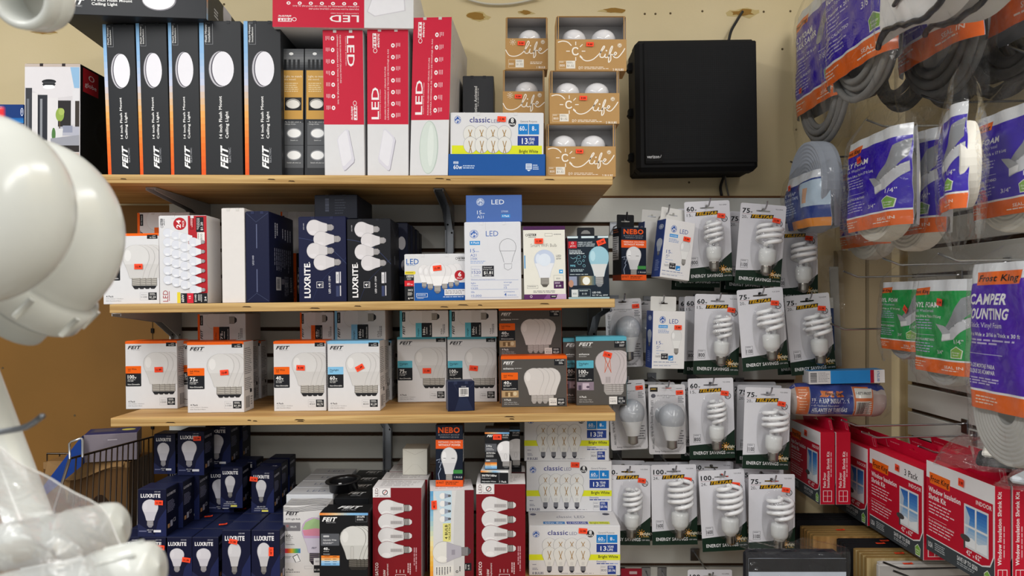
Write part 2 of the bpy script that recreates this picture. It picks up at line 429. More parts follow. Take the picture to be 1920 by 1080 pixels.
# ---------------------------------------------------------------- printed designs, drawn in the units of the printed face
WH, DK, OR, BL, TQ = '#dcdcdf', '#1d1f24', '#f2650f', '#86c3ea', '#5db6cd'
def feit(a, x0, y0, x1, y1, c, sub='#8a8a90', rot=0):
    """the slanted maker's name with its small second line, filling a rectangle"""
    if rot == 0:
        h = y1 - y0; a.t('FEIT', x0, y0, x1, y0 + h * .68, c, b=2.2, i=1); a.t('ELECTRIC', x0 + (x1 - x0) * .28, y0 + h * .8, x1 - (x1 - x0) * .1, y1, sub)
    elif rot == 90:
        w = x1 - x0; a.t('FEIT', x0, y0, x0 + w * .68, y1, c, b=2.2, i=1, rot=90); a.t('ELECTRIC', x0 + w * .8, y0 + (y1 - y0) * .1, x1, y1 - (y1 - y0) * .28, sub, rot=90)
    return a
def feit_old(a, x0, y0, x1, y1, c, bg, rot=90):
    """older mark: the name in a plate with script word and a small bulb outline"""
    if rot == 90:
        w, h = x1 - x0, y1 - y0; a.r(x0, y0, x0 + w * .55, y0 + h * .72, c); a.t('FEIT', x0 + w * .1, y0 + h * .04, x0 + w * .46, y0 + h * .7, bg, b=1.5, rot=90)
        a.t('electric', x0 + w * .62, y0, x1, y0 + h * .7, c, b=1, i=1, rot=90); a.ring(x0 + w * .38, y0 + h * .86, w * .3, h * .12, w * .07, c)
    elif rot == -90:
        w, h = x1 - x0, y1 - y0; a.r(x0 + w * .45, y0 + h * .28, x1, y1, c); a.t('FEIT', x0 + w * .54, y0 + h * .3, x1 - w * .1, y1 - h * .04, bg, b=1.5, rot=-90)
        a.t('electric', x0, y0 + h * .3, x0 + w * .38, y1, c, b=1, i=1, rot=-90); a.ring(x0 + w * .62, y0 + h * .14, w * .3, h * .12, w * .07, c)
    elif rot == 0:
        w, h = x1 - x0, y1 - y0; a.r(x0 + w * .28, y0, x1, y0 + h * .55, c); a.t('FEIT', x0 + w * .32, y0 + h * .1, x1 - w * .05, y0 + h * .46, bg, b=1.5)
        a.t('electric', x0 + w * .3, y0 + h * .64, x1, y1, c, b=1, i=1); a.ring(x0 + w * .14, y0 + h * .38, w * .12, h * .3, w * .035, c)
    else:
        w, h = x1 - x0, y1 - y0; a.r(x0, y0 + h * .45, x0 + w * .72, y1, c); a.t('FEIT', x0 + w * .04, y0 + h * .54, x0 + w * .68, y1 - h * .1, bg, b=1.5, rot=180)
        a.t('electric', x0, y0, x0 + w * .7, y0 + h * .36, c, b=1, i=1, rot=180); a.ring(x0 + w * .86, y0 + h * .62, w * .12, h * .3, w * .035, c)
    return a
def ge(a, cx, cy, r, c='#2b55a5', w='#f2f4f8'):
    a.e(cx, cy, r, r, c); a.ring(cx, cy, r * .88, r * .88, r * .09, w); a.t('ge', cx - r * .55, cy - r * .35, cx + r * .55, cy + r * .3, w, b=1, i=1)
    for k in range(4):
        q = R(45 + 90 * k); a.k([(cx + r * .8 * math.cos(q - .4), cy + r * .8 * math.sin(q - .4)), (cx + r * .58 * math.cos(q), cy + r * .58 * math.sin(q)), (cx + r * .8 * math.cos(q + .4), cy + r * .8 * math.sin(q + .4))], r * .1, w)
    return a

def art_tall(b='feit'):
    a = Art(605, 130, 820, 1045); a.g(605, 130, 628, 1045, ['#7fb2e0', '#8fbbe6', '#c9cfe6', '#f3b163', '#f07a2c', '#e9571f'], 1, 24)
    a.ring(655, 195, 26, 1, 1, DK); a.fr(636, 140, 675, 268, 2, '#8d8f95')
    a.t('Flush Mount', 634, 150, 644, 254, '#e6e6e6', b=1, rot=90); a.t('Installation', 650, 165, 660, 254, '#e6e6e6', b=1, rot=90)
    a.e(711, 414, 61, 107, '#77747f'); a.e(713, 414, 60, 106, '#c9c8cf'); a.e(718, 413, 56, 104, '#5d5a66'); a.e(725, 412, 56, 102, '#ecebf3')
    a.t('14 inch Flush Mount', 700, 575, 715, 825, '#f2f2f2', b=1.2, rot=90); a.t('Ceiling Light', 732, 665, 747, 825, '#f2f2f2', b=1.2, rot=90)
    return feit(a, 706, 866, 758, 1006, '#fafafa', '#a9abb2', 90)
def art_tall_side():
    a = Art(0, 0, 100, 80); a.r(0, 0, 100, 80, '#232529'); a.e(45, 30, 14, 18, '#cfcdd6'); a.r(70, 10, 76, 16, '#ff5535'); return a
def art_lying():
    a = Art(355, -140, 1225, 135); feit(a, 388, 18, 520, 75, '#fafafa', '#b6b6ba')
    a.t('14 inch Flush Mount', 560, 8, 793, 28, '#f4f4f4', b=1.2); a.t('Ceiling Light', 560, 37, 708, 58, '#f4f4f4', b=1.2)
    a.e(948, 0, 100, 84, '#8c8a93'); a.e(946, -2, 94, 78, '#fafafc'); a.r(355, -140, 1225, -122, '#f08a3c'); return a
def art_lying_side():
    a = Art(0, 0, 370, 80); a.g(0, 0, 12, 80, ['#f07a2c', '#8fbbe6'], 1, 6); a.e(185, 18, 40, 52, '#d6d2da'); a.r(60, 30, 110, 60, '#34363c'); a.ml(64, 34, 106, 56, 3, '#d0d0d4'); a.r(225, 45, 240, 55, '#ff5535'); return a
RD = '#c81f3c'
ICON = lambda a, x, y, r: (a.e(x, y, r, r, '#f4eef0'), a.e(x, y, r * .4, r * .4, RD))
def art_red(kind, flip=0):
    # face of the ceiling fixture cartons: red upper part with upright lettering, white lower part with the fixture
    a = Art(393, 178, 660, 1008); a.r(393, 178, 660, 716, RD)
    big = ('SQUARE FLUSH MOUNT CEILING FIXTURE', 'LÁMPARA CUADRADA DE TECHO DE MONTAJE AL RAS') if kind != 'round' else ('ROUND FLUSH MOUNT CEILING FIXTURE', 'LÁMPARA REDONDA DE TECHO DE MONTAJE AL RAS')
    if flip:
        a.t('LED', 555, 210, 603, 385, '#f4eef0', b=.6, rot=-90); a.t('LIGHTING EVOLVED', 543, 215, 549, 380, '#f0dde1', rot=-90)
        a.t(big[0], 505, 205, 514, 480, '#f0e4e7', rot=-90); a.t(big[1], 486, 205, 495, 600, '#f0e4e7', rot=-90)
        feit_old(a, 576, 578, 616, 690, '#f4eef0', RD, -90)
        for j in range(7): ICON(a, 458, 225 + j * 66, 12); a.ml(412, 212 + j * 66, 442, 238 + j * 66, 3, '#e9b9c2', rot=1)
    else:
        a.t('LED', 420, 508, 468, 688, '#f4eef0', b=.6, rot=90); a.t('LIGHTING EVOLVED', 474, 520, 480, 684, '#f0dde1', rot=90)
        a.t(big[0], 505, 390, 514, 690, '#f0e4e7', rot=90); a.t(big[1], 524, 292, 533, 690, '#f0e4e7', rot=90)
        feit_old(a, 428, 202, 472, 316, '#f4eef0', RD, 90)
        for j in range(7): ICON(a, 560, 270 + j * 66, 12); a.ml(580, 256 + j * 66, 612, 284 + j * 66, 3, '#e9b9c2', rot=1)
    if kind == 'round': a.e(522, 860, 66, 140, '#b9c6bf'); a.e(520, 860, 60, 136, '#d3ddd7'); a.e(534, 850, 22, 110, '#dde5e0')
    else:
        q = [(479, 806), (488, 786), (536, 744), (548, 740), (556, 748), (592, 912), (588, 930), (534, 974), (522, 978), (514, 968)]
        if not flip: q = [(1054 - x, y) for x, y in q]
        a.p([(x + 4, y + 4) for x, y in q], '#9d9aa6'); a.p(q, '#d9d7e2'); a.p([(530 + (x - 537) * .8, 852 + (y - 860) * .86) for x, y in q], '#e6e5ec')
    return a
def art_red_lying():
    a = Art(95, -250, 935, 180); a.r(95, -250, 640, 180, RD)
    a.t('LED', 434, 88, 608, 138, '#f4eef0', b=.6, rot=180); a.t('LIGHTING EVOLVED', 440, 70, 605, 77, '#f0dde1', rot=180)
    a.t('SQUARE FLUSH MOUNT CEILING FIXTURE', 310, 38, 608, 48, '#f0e4e7', rot=180); a.t('LÁMPARA CUADRADA DE TECHO DE MONTAJE AL RAS', 215, 18, 608, 28, '#f0e4e7', rot=180)
    feit_old(a, 128, 92, 240, 140, '#f4eef0', RD, 180)
    for j in range(7): ICON(a, 190 + j * 66, 2, 12)
    a.p([(700, 95), (655, 60), (690, -60), (880, -60), (888, 50)], '#cfcdd4'); a.p([(704, 88), (662, 56), (695, -60), (874, -60), (880, 44)], '#e9e8ee'); return a
def art_gold():
    a = Art(140, 290, 285, 1020); a.g(140, 290, 285, 410, ['#4a4c50', '#77797c', '#26282c'], 1, 8); a.e(205, 318, 14, 8, '#e8e8e8')
    for j in range(4): a.r(160 + j * 28, 350, 176 + j * 28, 405, '#1c1d20')
    a.r(150, 412, 280, 690, '#c99a4c'); a.t('Light, to match', 162, 440, 272, 452, '#f6ead2'); a.t('the mood.', 162, 458, 236, 468, '#f6ead2'); a.ml(164, 484, 270, 540, 5, '#ecd9b0', fill=.35)
    a.r(165, 566, 272, 640, '#222224'); a.e(218, 604, 40, 24, '#e9e6e0'); a.ring(218, 602, 45, 28, 3, '#d6d2cb')
    for y in (770, 895): a.r(158, y - 60, 284, y + 72, '#5a5c60'); a.e(225, y, 48, 30, '#8d8f94'); a.e(225, y, 42, 24, '#f2f2f2')
    a.t('Flip the light switch to', 168, 702, 270, 709, '#dcdcdc'); a.t('change modes', 168, 714, 235, 721, '#dcdcdc'); a.t('Switch on', 202, 806, 248, 813, '#e6e6e6'); a.t('Switch off, then on', 180, 934, 268, 941, '#e6e6e6')
    a.r(158, 837, 284, 840, '#2d2f33'); return a
def art_motion():
    a = Art(150, 452, 340, 1020); a.t('Motion Activated', 220, 505, 238, 655, '#f0f0f0', b=1, rot=90); a.ml(243, 515, 252, 655, 1, '#bdbdbd', rot=1); a.t('FEIT', 160, 640, 176, 690, '#f2f2f2', b=2, i=1, rot=90); return a

def art_classic(tray=1, cut=1):
    a = Art(683, 735, 1308, 1098); ge(a, 731, 797, 24); a.t('classic', 810, 768, 950, 802, '#3c3f86', b=.8); a.t('LED', 960, 780, 1012, 803, '#6a6c90')
    a.e(1103, 794, 26, 26, '#2a2a30'); a.t('8', 1094, 772, 1113, 796, '#f4f4f4', b=1.5); a.t('PACK', 1082, 800, 1124, 811, '#f4f4f4', b=1.5)
    a.t('General Purpose', 1156, 780, 1268, 792, '#55576a'); a.r(1145, 801, 1215, 860, '#1d7fcb'); a.r(1219, 801, 1288, 860, '#1d7fcb')
    a.t('60', 1156, 818, 1190, 842, '#f2f6fb', b=.6); a.t('w', 1193, 830, 1205, 842, '#f2f6fb'); a.ml(1152, 846, 1208, 852, 1, '#cfe2f4'); a.t('8', 1238, 818, 1254, 842, '#f2f6fb', b=.6); a.t('w', 1257, 830, 1269, 842, '#f2f6fb')
    a.r(1145, 868, 1288, 928, '#27408f'); a.t('13', 1172, 884, 1212, 916, '#f2f6fb', b=.8); a.t('YEAR', 1220, 880, 1264, 896, '#f2f6fb', b=.6); a.t('LIFE', 1220, 902, 1258, 918, '#f2f6fb', b=.6)
    a.r(683, 944, 1308, 986, '#dde22a'); a.t('Bright White', 1158, 950, 1292, 970, '#2a2c20', b=1)
    for row, (y, h) in enumerate(((824, 190), (890, 186))):
        for j in range(4):
            cx = 822 + j * 77
            a.a19(cx, y + h / 2, h, 96, 0, '#e0e0dd' if row else '#dededd', None, '#8a8b92' if row else None, '#2b2c36', '#96969a', None, thread='#44454e', cw=.3)
            for dx in (-1, 1): a.k([(cx - dx * 12, y + 28), (cx + dx * 8, y + (92 if row else 62))], 4.2, '#a07a34', 0)
            a.r(cx - 10, y + 108, cx + 10, y + 132, '#d2d2d0') if row else 0
    a.t('8 BULBS', 706, 1072, 782, 1088, '#4a4c70', b=1.2); a.ml(706, 1015, 745, 1025, 1, '#70728c'); a.ml(706, 1042, 752, 1062, 2, '#8a8ca0'); a.t('Dimmable', 1146, 990, 1212, 1002, '#33408c', b=.5)
    for j in range(5): a.r(1146 + j * 30, 1008, 1172 + j * 30, 1015, ['#27408f', '#27408f', '#3f58a6', '#6b7fbf', '#9aa8d6'][j])
    a.fr(1172, 1026, 1216, 1085, 1.5, '#a8a8b0'); a.ml(1176, 1034, 1212, 1042, 1, '#8a8a98'); a.t('800', 1177, 1050, 1212, 1068, '#55576a'); a.r(1221, 1026, 1278, 1088, '#27408f')
    a.ml(1228, 1032, 1272, 1048, 2, '#dfe4f4'); a.t('$0.96', 1226, 1052, 1274, 1070, '#eef1fa', b=.6); a.ml(900, 1080, 1150, 1088, 1, '#9a9aa4'); return a
def art_classic_top():
    a = Art(0, 0, 625, 120); a.t('classic LED', 200, 40, 400, 60, '#6a6c86'); a.r(100, 88, 250, 108, '#3f7fc0'); a.r(262, 88, 410, 108, '#4b549c'); a.r(416, 88, 560, 108, '#d6dc3c'); a.t('60w 8w', 112, 92, 235, 104, '#eaf0f8'); a.t('13 YEAR LIFE', 275, 92, 395, 104, '#e6e8f4'); a.t('Bright White', 425, 92, 550, 104, '#55592a')
    a.e(35, 30, 22, 9, '#5a5c74'); a.e(560, 28, 26, 9, '#45454e'); return a
def art_classic_tray():
    a = Art(65, 672, 640, 1000); ge(a, 110, 709, 21); a.t('classic', 184, 693, 310, 722, '#3c3f86', b=.8); a.t('LED', 318, 705, 372, 724, '#6a6c90'); a.e(447, 720, 24, 24, '#2a2a30'); a.t('8', 438, 700, 456, 721, '#f4f4f4', b=1.5); a.t('PACK', 428, 726, 466, 735, '#f4f4f4', b=1.5)
    a.t('General Purpose', 496, 711, 600, 721, '#55576a'); a.r(484, 729, 545, 784, '#1d7fcb'); a.r(549, 729, 612, 784, '#1d7fcb'); a.t('60', 492, 740, 522, 764, '#f2f6fb', b=.6); a.t('w', 525, 752, 537, 764, '#f2f6fb'); a.t('8', 568, 740, 582, 764, '#f2f6fb', b=.6); a.t('w', 585, 752, 596, 764, '#f2f6fb')
    a.r(480, 792, 609, 844, '#27408f'); a.t('13', 506, 803, 542, 833, '#f2f6fb', b=.8); a.t('YEAR', 548, 801, 586, 815, '#f2f6fb', b=.6); a.t('LIFE', 548, 820, 580, 834, '#f2f6fb', b=.6)
    a.r(75, 842, 630, 890, '#dde22a'); a.t('Bright White', 490, 863, 606, 880, '#2a2c20', b=1)
    for row, y in enumerate((738, 796)):
        for j in range(4):
            cx = 188 + j * 70 + (2 if row else 0); a.e(cx, y + 43, 44, 44, '#96969a'); a.e(cx, y + 43, 42.4, 42.4, '#e0dfdb')
            for dx in (-1, 1): a.k([(cx - dx * 11, y + 22), (cx + dx * 8, y + 84 - (20 if not row else 0))], 4.2, '#a07a34', 0)
    return a
def art_tray():
    a = Art(65, 886, 640, 1000); a.r(93, 926, 122, 938, '#dfe8f4'); a.t('LED', 96, 928, 119, 936, '#16549f', b=1); a.t('60w', 93, 944, 145, 966, '#eef3fa', b=.5); a.ml(150, 946, 240, 968, 2, '#b9cce6')
    a.p([(526, 936), (562, 936), (562, 965), (544, 977), (526, 965)], '#dfe8f4')
    for j in range(4): a.r(530, 941 + j * 8, 558, 944 + j * 8, '#16549f')
    a.ml(568, 942, 610, 972, 3, '#cfdcee'); return a

def art_life(n):
    W = '#f3ece0'
    if n == 1:
        a = Art(408, 218, 655, 400); a.k([(408, 285), (430, 318), (470, 322), (510, 300), (545, 250), (540, 235), (528, 262), (520, 300), (540, 305), (552, 280)], 5, W); a.e(554, 262, 4, 4, W)
        a.k([(552, 280), (550, 304), (572, 300), (592, 250), (590, 240), (578, 270), (572, 330), (584, 318), (585, 290), (605, 292), (618, 282), (608, 276), (602, 300), (622, 306), (655, 280)], 5, W)
        a.ring(450, 241, 7, 7, 2.5, W)
        for j in range(8): q = R(45 * j); a.k([(450 + 11 * math.cos(q), 241 + 11 * math.sin(q)), (450 + 18 * math.cos(q), 241 + 18 * math.sin(q))], 2.5, W, 0)
        ge(a, 626, 240, 12, '#efe6d6', '#b28d58'); a.fr(425, 343, 515, 390, 1.5, '#e6d6ba'); a.t('800', 428, 362, 455, 374, W); a.r(466, 342, 514, 388, '#e9e4da'); a.ml(470, 348, 510, 360, 2, '#9a958c'); a.t('$1.32', 472, 364, 508, 376, '#807a70'); a.t('1 BULB', 590, 382, 640, 394, W, b=.8); a.ml(552, 356, 642, 374, 2, W, fill=.4)
    else:
        a = Art(710, 197, 1134, 388); a.k([(720, 215), (750, 208), (780, 215), (802, 236)], 6, W); a.k([(852, 300), (885, 326), (925, 322), (960, 296), (1000, 250), (998, 238), (984, 262), (975, 300), (995, 306), (1008, 285)], 6, W); a.e(1014, 266, 5, 5, W)
        a.k([(1008, 285), (1006, 306), (1028, 300), (1050, 248), (1046, 240), (1034, 270), (1026, 334), (1040, 322), (1042, 290), (1062, 294), (1076, 282), (1066, 276), (1058, 302), (1082, 308), (1110, 278), (1126, 252)], 6, W)
        a.k([(842, 256), (832, 248), (814, 252), (808, 270), (816, 288), (834, 290), (844, 282)], 8, W)
        for j in range(8):
            q = R(45 * j)
            if j not in (3, 5): a.k([(828 + 36 * math.cos(q), 269 + 36 * math.sin(q)), (828 + 58 * math.cos(q), 269 + 58 * math.sin(q))], 5, W, 0)
        ge(a, 1094, 234, 13, '#efe6d6', '#b28d58'); a.fr(726, 328, 826, 374, 1.5, '#e6d6ba'); a.ml(730, 333, 765, 340, 1, W); a.t('800', 732, 348, 762, 362, W); a.r(770, 327, 824, 374, '#e9e4da'); a.ml(775, 333, 820, 346, 2, '#9a958c'); a.t('$1.32', 776, 350, 816, 364, '#807a70')
        a.t('2 BULBS', 1052, 374, 1118, 387, W, b=.8); a.ml(880, 364, 1028, 382, 2, W, fill=.35); a.fr(846, 362, 856, 378, 2, W); a.ring(866, 368, 6, 7, 2, W)
    return a

def swatch(a, x0, y0, x1, y1, c, name, watt, sub, dim, ym=None, tc='#20140a'):
    ym = ym or y0 + (y1 - y0) * .36; w, h = x1 - x0, y1 - y0; a.r(x0, y0, x1, y1, DK, q=w * .05); a.r(x0, y0, x1, ym, c, q=w * .03)
    a.t(name, x0 + w * .14, y0 + (ym - y0) * .3, x0 + w * .7, y0 + (ym - y0) * .52, tc, b=.6); a.ml(x0 + w * .14, y0 + (ym - y0) * .64, x0 + w * .38, y0 + (ym - y0) * .78, 1, tc)
    H = y1 - ym; k = .15 if len(watt) < 3 else .13
    a.t(watt, x0 + w * .13, ym + H * .13, x0 + w * (.46 if len(watt) < 3 else .55), ym + H * .4, '#f2f2f2', b=1.2); a.t('w', x0 + w * (.48 if len(watt) < 3 else .57), ym + H * .22, x0 + w * (.6 if len(watt) < 3 else .69), ym + H * .4, '#f2f2f2', b=.8)
    a.r(x0 + w * .13, ym + H * .47, x0 + w * .62, ym + H * .5, '#d8d8d8'); a.t(sub, x0 + w * .13, ym + H * .54, x0 + w * .5, ym + H * .63, '#e2e2e2', b=.5); a.t(dim, x0 + w * .13, ym + H * .79, x0 + w * .9, ym + H * .89, '#eaeaea', b=.6)
def lumen(a, x0, y0, x1, y1, lum, cost, bg=None, fg='#6a6a70'):
    m = x0 + (x1 - x0) * .5; h = y1 - y0
    if bg: a.r(x0, y0, m - 2, y1, bg)
    else: a.fr(x0, y0, m - 2, y1, 1.5, '#a9a9ae')
    a.t('Brightness', x0 + (m - x0) * .16, y0 + h * .22, x0 + (m - x0) * .8, y0 + h * .34, fg); a.t(lum, x0 + (m - x0) * .14, y0 + h * .48, x0 + (m - x0) * .84, y0 + h * .72, '#4b4b52'); a.r(m, y0, x1, y1, DK)
    a.ml(m + (x1 - m) * .15, y0 + h * .12, x1 - (x1 - m) * .1, y0 + h * .42, 2, '#d6d6d6'); a.t(cost, m + (x1 - m) * .12, y0 + h * .5, x1 - (x1 - m) * .12, y0 + h * .74, '#f2f2f2', b=.7); a.ml(m + (x1 - m) * .3, y0 + h * .84, x1 - (x1 - m) * .25, y0 + h * .92, 1, '#d6d6d6')

def art_4pk(c, watt, name, sub, lum, cost):
    a = Art(773, 362, 1250, 968); a.r(773, 362, 1250, 384, c); feit(a, 795, 402, 922, 444, '#23242a'); a.r(1150, 375, 1240, 410, DK); a.t('LASTS', 1196, 381, 1222, 388, '#eee'); a.t('10 Years', 1174, 393, 1226, 403, '#f2f2f2', b=1)
    for j in (3, 2, 1, 0): a.a19(1055 + j * 47, 650, 378, 222, 0, '#d5d3d3' if j else '#d9d8d8', '#cfcdcc', '#b9b5ae', '#26262a', '#bdbbbb', '#e6e5e5' if not j else None, cw=.29)
    swatch(a, 775, 583, 918, 765, c, name, watt, sub, 'Non-Dimmable'); a.t('4 Pack', 797, 893, 860, 908, '#26272c', b=1); a.t('A19 | Indoor / Outdoor', 797, 917, 945, 925, '#55565c'); a.t('E26 Standard Base', 797, 935, 925, 943, '#55565c')
    lumen(a, 1085, 870, 1228, 934, lum, cost); a.r(968, 962, 1070, 964, '#d3d1d3'); return a
def art_4pk_side():
    a = Art(0, 0, 100, 130); a.r(0, 0, 100, 5, '#d9d7d8'); a.ml(10, 12, 86, 62, 14, '#6a6a70', fill=.4); a.ml(10, 68, 86, 92, 7, '#6a6a70', fill=.4); a.r(60, 90, 80, 97, DK); a.bars(18, 102, 60, 124, '#5a5a60'); a.ml(66, 104, 88, 122, 4, '#77777c'); return a
def art_4pk_lying(c, watt):
    # the same carton on its side under the shelf: name, wattage and bulb all turned a quarter
    a = Art(573, 100, 1010, 322); a.r(573, 100, 594, 322, c); a.r(594, 110, 622, 190, DK); a.t('10 Years', 604, 120, 612, 180, '#e8e8e8', b=.6, rot=90); a.t('FEIT', 598, 222, 618, 300, '#23242a', b=2.2, i=1, rot=90)
    a.a19(790, 150, 280, 140, 90, '#dcdadb', '#d2d0d0', '#a9a59e', '#26262a', '#c6c4c4', None); a.r(715, 202, 768, 322, c); a.r(768, 202, 862, 322, DK, q=4); a.t('Soft White' if c == OR else 'Daylight', 732, 248, 744, 312, '#20262c', b=.6, rot=90)
    a.t(watt, 780, 252, 800, 302, '#f2f2f2', b=1.2, rot=90); a.t('w', 786, 236, 800, 249, '#f2f2f2', b=.8, rot=90); a.ml(812, 240, 826, 302, 1, '#d6d6d6', rot=1); a.t('Non-Dimmable', 842, 220, 852, 304, '#e6e6e6', b=.5, rot=90)
    a.t('4 Pack', 940, 250, 952, 300, '#26272c', b=1, rot=90); a.ml(960, 215, 984, 300, 2, '#66676c', rot=1); return a
def art_enh(c, watt, name, lum, cost, kind):
    # the grey wide carton
    a = Art(540, 478, 1110, 915); a.r(540, 478, 1110, 503, c); feit(a, 560, 522, 655, 556, '#f0f0f0', '#bdbdbd'); a.t('enhance', 560, 574, 650, 590, '#f0f0f0', b=1); a.ml(658, 580, 752, 590, 1, '#c4c4c4'); a.r(1000, 505, 1088, 560, DK, q=4); a.t('1.5X LIFE', 1012, 510, 1084, 521, '#f4f4f4', b=1.4); a.ml(1040, 530, 1084, 552, 2, '#dcdcdc')
    for j in (3, 2, 1, 0): a.a19(824 + j * 48, 735, 306, 166, 0, '#d9d5d3', None, '#c6c2bf', '#a8a4a2', '#bab5b4', '#e6e2e0' if not j else '#dfdbd9', thread='#8e8986', cw=.27)
    swatch(a, 543, 618, 686, 772, c, name, watt, '5w LED', 'Dimmable', 680); a.r(545, 774, 690, 832, '#b79a72'); a.r(575, 785, 640, 822, '#7a5f3e'); a.e(660, 800, 16, 18, '#d9c7a4'); a.r(600, 790, 618, 825, '#d6bd92'); a.t('4 Pack', 566, 845, 626, 860, '#f0f0f0', b=1); a.t('A15 | White Glass', 566, 870, 676, 879, '#d0d0d0'); a.t('E26 Standard Base', 566, 886, 690, 894, '#d0d0d0')
    lumen(a, 952, 842, 1090, 904, lum, cost, '#e9e5e0'); return a
def art_enh_tall(c):
    a = Art(1172, 322, 1600, 900); a.r(1172, 322, 1600, 355, c); feit(a, 1196, 368, 1318, 410, '#f0f0f0', '#bdbdbd'); a.t('enhance', 1197, 458, 1285, 474, '#f0f0f0', b=1); a.ml(1197, 484, 1286, 494, 1, '#c4c4c4'); a.r(1496, 356, 1594, 414, DK, q=4); a.t('1.5X LIFE', 1506, 362, 1582, 376, '#f4f4f4', b=1.4); a.ml(1540, 388, 1586, 408, 2, '#dcdcdc')
    for j in (3, 2, 1, 0): a.a19(1440 + j * 32, 625, 376, 206, 0, '#c9c0c2', None, '#bfbab8', '#a8a4a2', '#a9a2a2', '#ddd5d6' if j else None, thread='#85807e', cw=.32)
    for dx in (-1, 1): a.k([(1440 - dx * 30, 490), (1440 + dx * 28, 625)], 5, '#c9562e', 0); a.k([(1440 + dx * 16, 480), (1440 + dx * 26, 620)], 4, '#d8704a', 0)
    for dx in (-16, -5, 6, 17): a.r(1440 + dx - 2, 660, 1440 + dx + 2, 712, '#8a8284')
    swatch(a, 1176, 520, 1320, 700, c, 'Daylight', '100', '15w LED', 'Dimmable', 585); a.r(1178, 702, 1320, 772, '#8f8090'); a.r(1225, 712, 1280, 765, '#cbbccb'); a.r(1190, 730, 1215, 770, '#54485a'); a.e(1270, 745, 14, 10, '#5c4c60')
    a.t('4 Pack', 1197, 820, 1258, 836, '#f0f0f0', b=1); a.t('A19 | Clear Glass', 1197, 848, 1302, 857, '#d0d0d0'); a.t('E26 Standard Base', 1197, 866, 1314, 874, '#d0d0d0'); lumen(a, 1448, 828, 1588, 892, lum='1600', cost='$1.93', bg='#ece8e4'); return a
def art_24():
    a = Art(462, 252, 812, 895); a.p([(676, 252), (812, 252), (812, 820), (690, 820), (690, 740), (676, 400)], '#b5222c'); feit_old(a, 474, 272, 506, 340, '#2c2c30', WH, 90); a.e(616, 310, 47, 46, '#b5222c'); a.t('24', 592, 282, 622, 342, '#f6f0f0', b=1.6, rot=90); a.t('PACK', 634, 286, 648, 332, '#f6f0f0', b=1, rot=90)
    a.fr(690, 264, 716, 352, 3, '#2a1416'); a.ml(696, 272, 712, 346, 2, '#e9d0d2', rot=1); a.r(735, 262, 790, 372, DK); a.ml(742, 270, 764, 366, 3, '#c8c8c8', rot=1); a.t('$1.20', 768, 300, 784, 360, '#eee', b=.6, rot=90); a.r(742, 374, 796, 444, '#ecebe6'); a.t('800', 764, 385, 780, 430, '#77757a', rot=90); a.ml(748, 380, 760, 440, 1, '#9a9a9a', rot=1)
    for r in range(6):
        for cc in (0, 1, 2): a.a19(552 + cc * 62, 376 + r * 69 + cc * 19, 118, 64, 90, '#dcdfe9', '#e6e7ec', None, '#888', '#bfc2cc', '#ebedf3')
        if r: a.a19(740, 446 + (r - 1) * 70, 116, 66, 90, '#dcdfe9', '#e6e7ec', '#b6b6ba', '#8e8e92', '#bfc2cc', '#ebedf3')
    a.a19(740, 796, 116, 66, 90, '#dcdfe9', '#e6e7ec', '#b6b6ba', '#8e8e92', '#bfc2cc', '#ebedf3'); a.t('LED', 484, 798, 522, 880, '#a01e2c', rot=90); a.ml(528, 805, 540, 876, 1, '#a8485a', rot=1)
    a.r(588, 812, 612, 892, '#e6d23a'); a.r(614, 820, 664, 892, DK); a.t('60W', 620, 828, 638, 884, '#f2f2f2', b=1, rot=90); a.r(664, 820, 710, 892, '#d2273c'); a.t('15', 676, 838, 690, 860, '#f2f2f2', b=1, rot=90); a.r(710, 820, 812, 895, DK); a.t('$1440', 718, 830, 732, 884, '#eee', b=.6, rot=90); a.ml(744, 830, 776, 888, 3, '#d0d0d0', rot=1); a.t('24', 790, 846, 804, 880, '#eee', b=.8, rot=90); return a
def art_lux4(sku):
    a = Art(158, 258, 504, 880); a.k([(158, 410), (260, 430), (380, 480), (504, 600)], 3, '#39456b'); a.k([(250, 880), (330, 720), (504, 560)], 2, '#2c375c')
    for j, dx in ((0, 0), (1, 50), (2, 0), (3, 50)): a.a19(317 + dx, 336 + j * 85 - (j > 2) * 0, 198, 112, 90, '#d9d5d8', '#d3cfd2', '#b7b3b6', '#9a969a', '#a8a4aa', '#e0dce0')
    a.t('LUXRITE', 198, 598, 240, 850, '#f0eef0', b=2, rot=90); a.e(234, 591, 4, 4, '#f0eef0'); a.fr(286, 732, 336, 778, 3, '#d6d4d8'); a.t('4', 296, 746, 318, 768, '#f0eef0', b=1.2, rot=90); a.t('PACK', 322, 740, 331, 772, '#e0dee2', rot=90); a.t('LED A19 15W', 374, 690, 388, 818, '#eceaee', b=.6, rot=90)
    a.r(428, 662, 450, 744, '#dedce0'); a.t('5000K', 434, 676, 444, 730, '#44465c', rot=90); a.r(456, 660, 464, 742, '#cfcdd4'); a.r(428, 764, 450, 842, '#3a4266'); a.r(456, 762, 464, 838, '#cfcdd4'); a.t('LR%d' % sku, 192, 304, 200, 350, '#cfcdd4', rot=90); return a
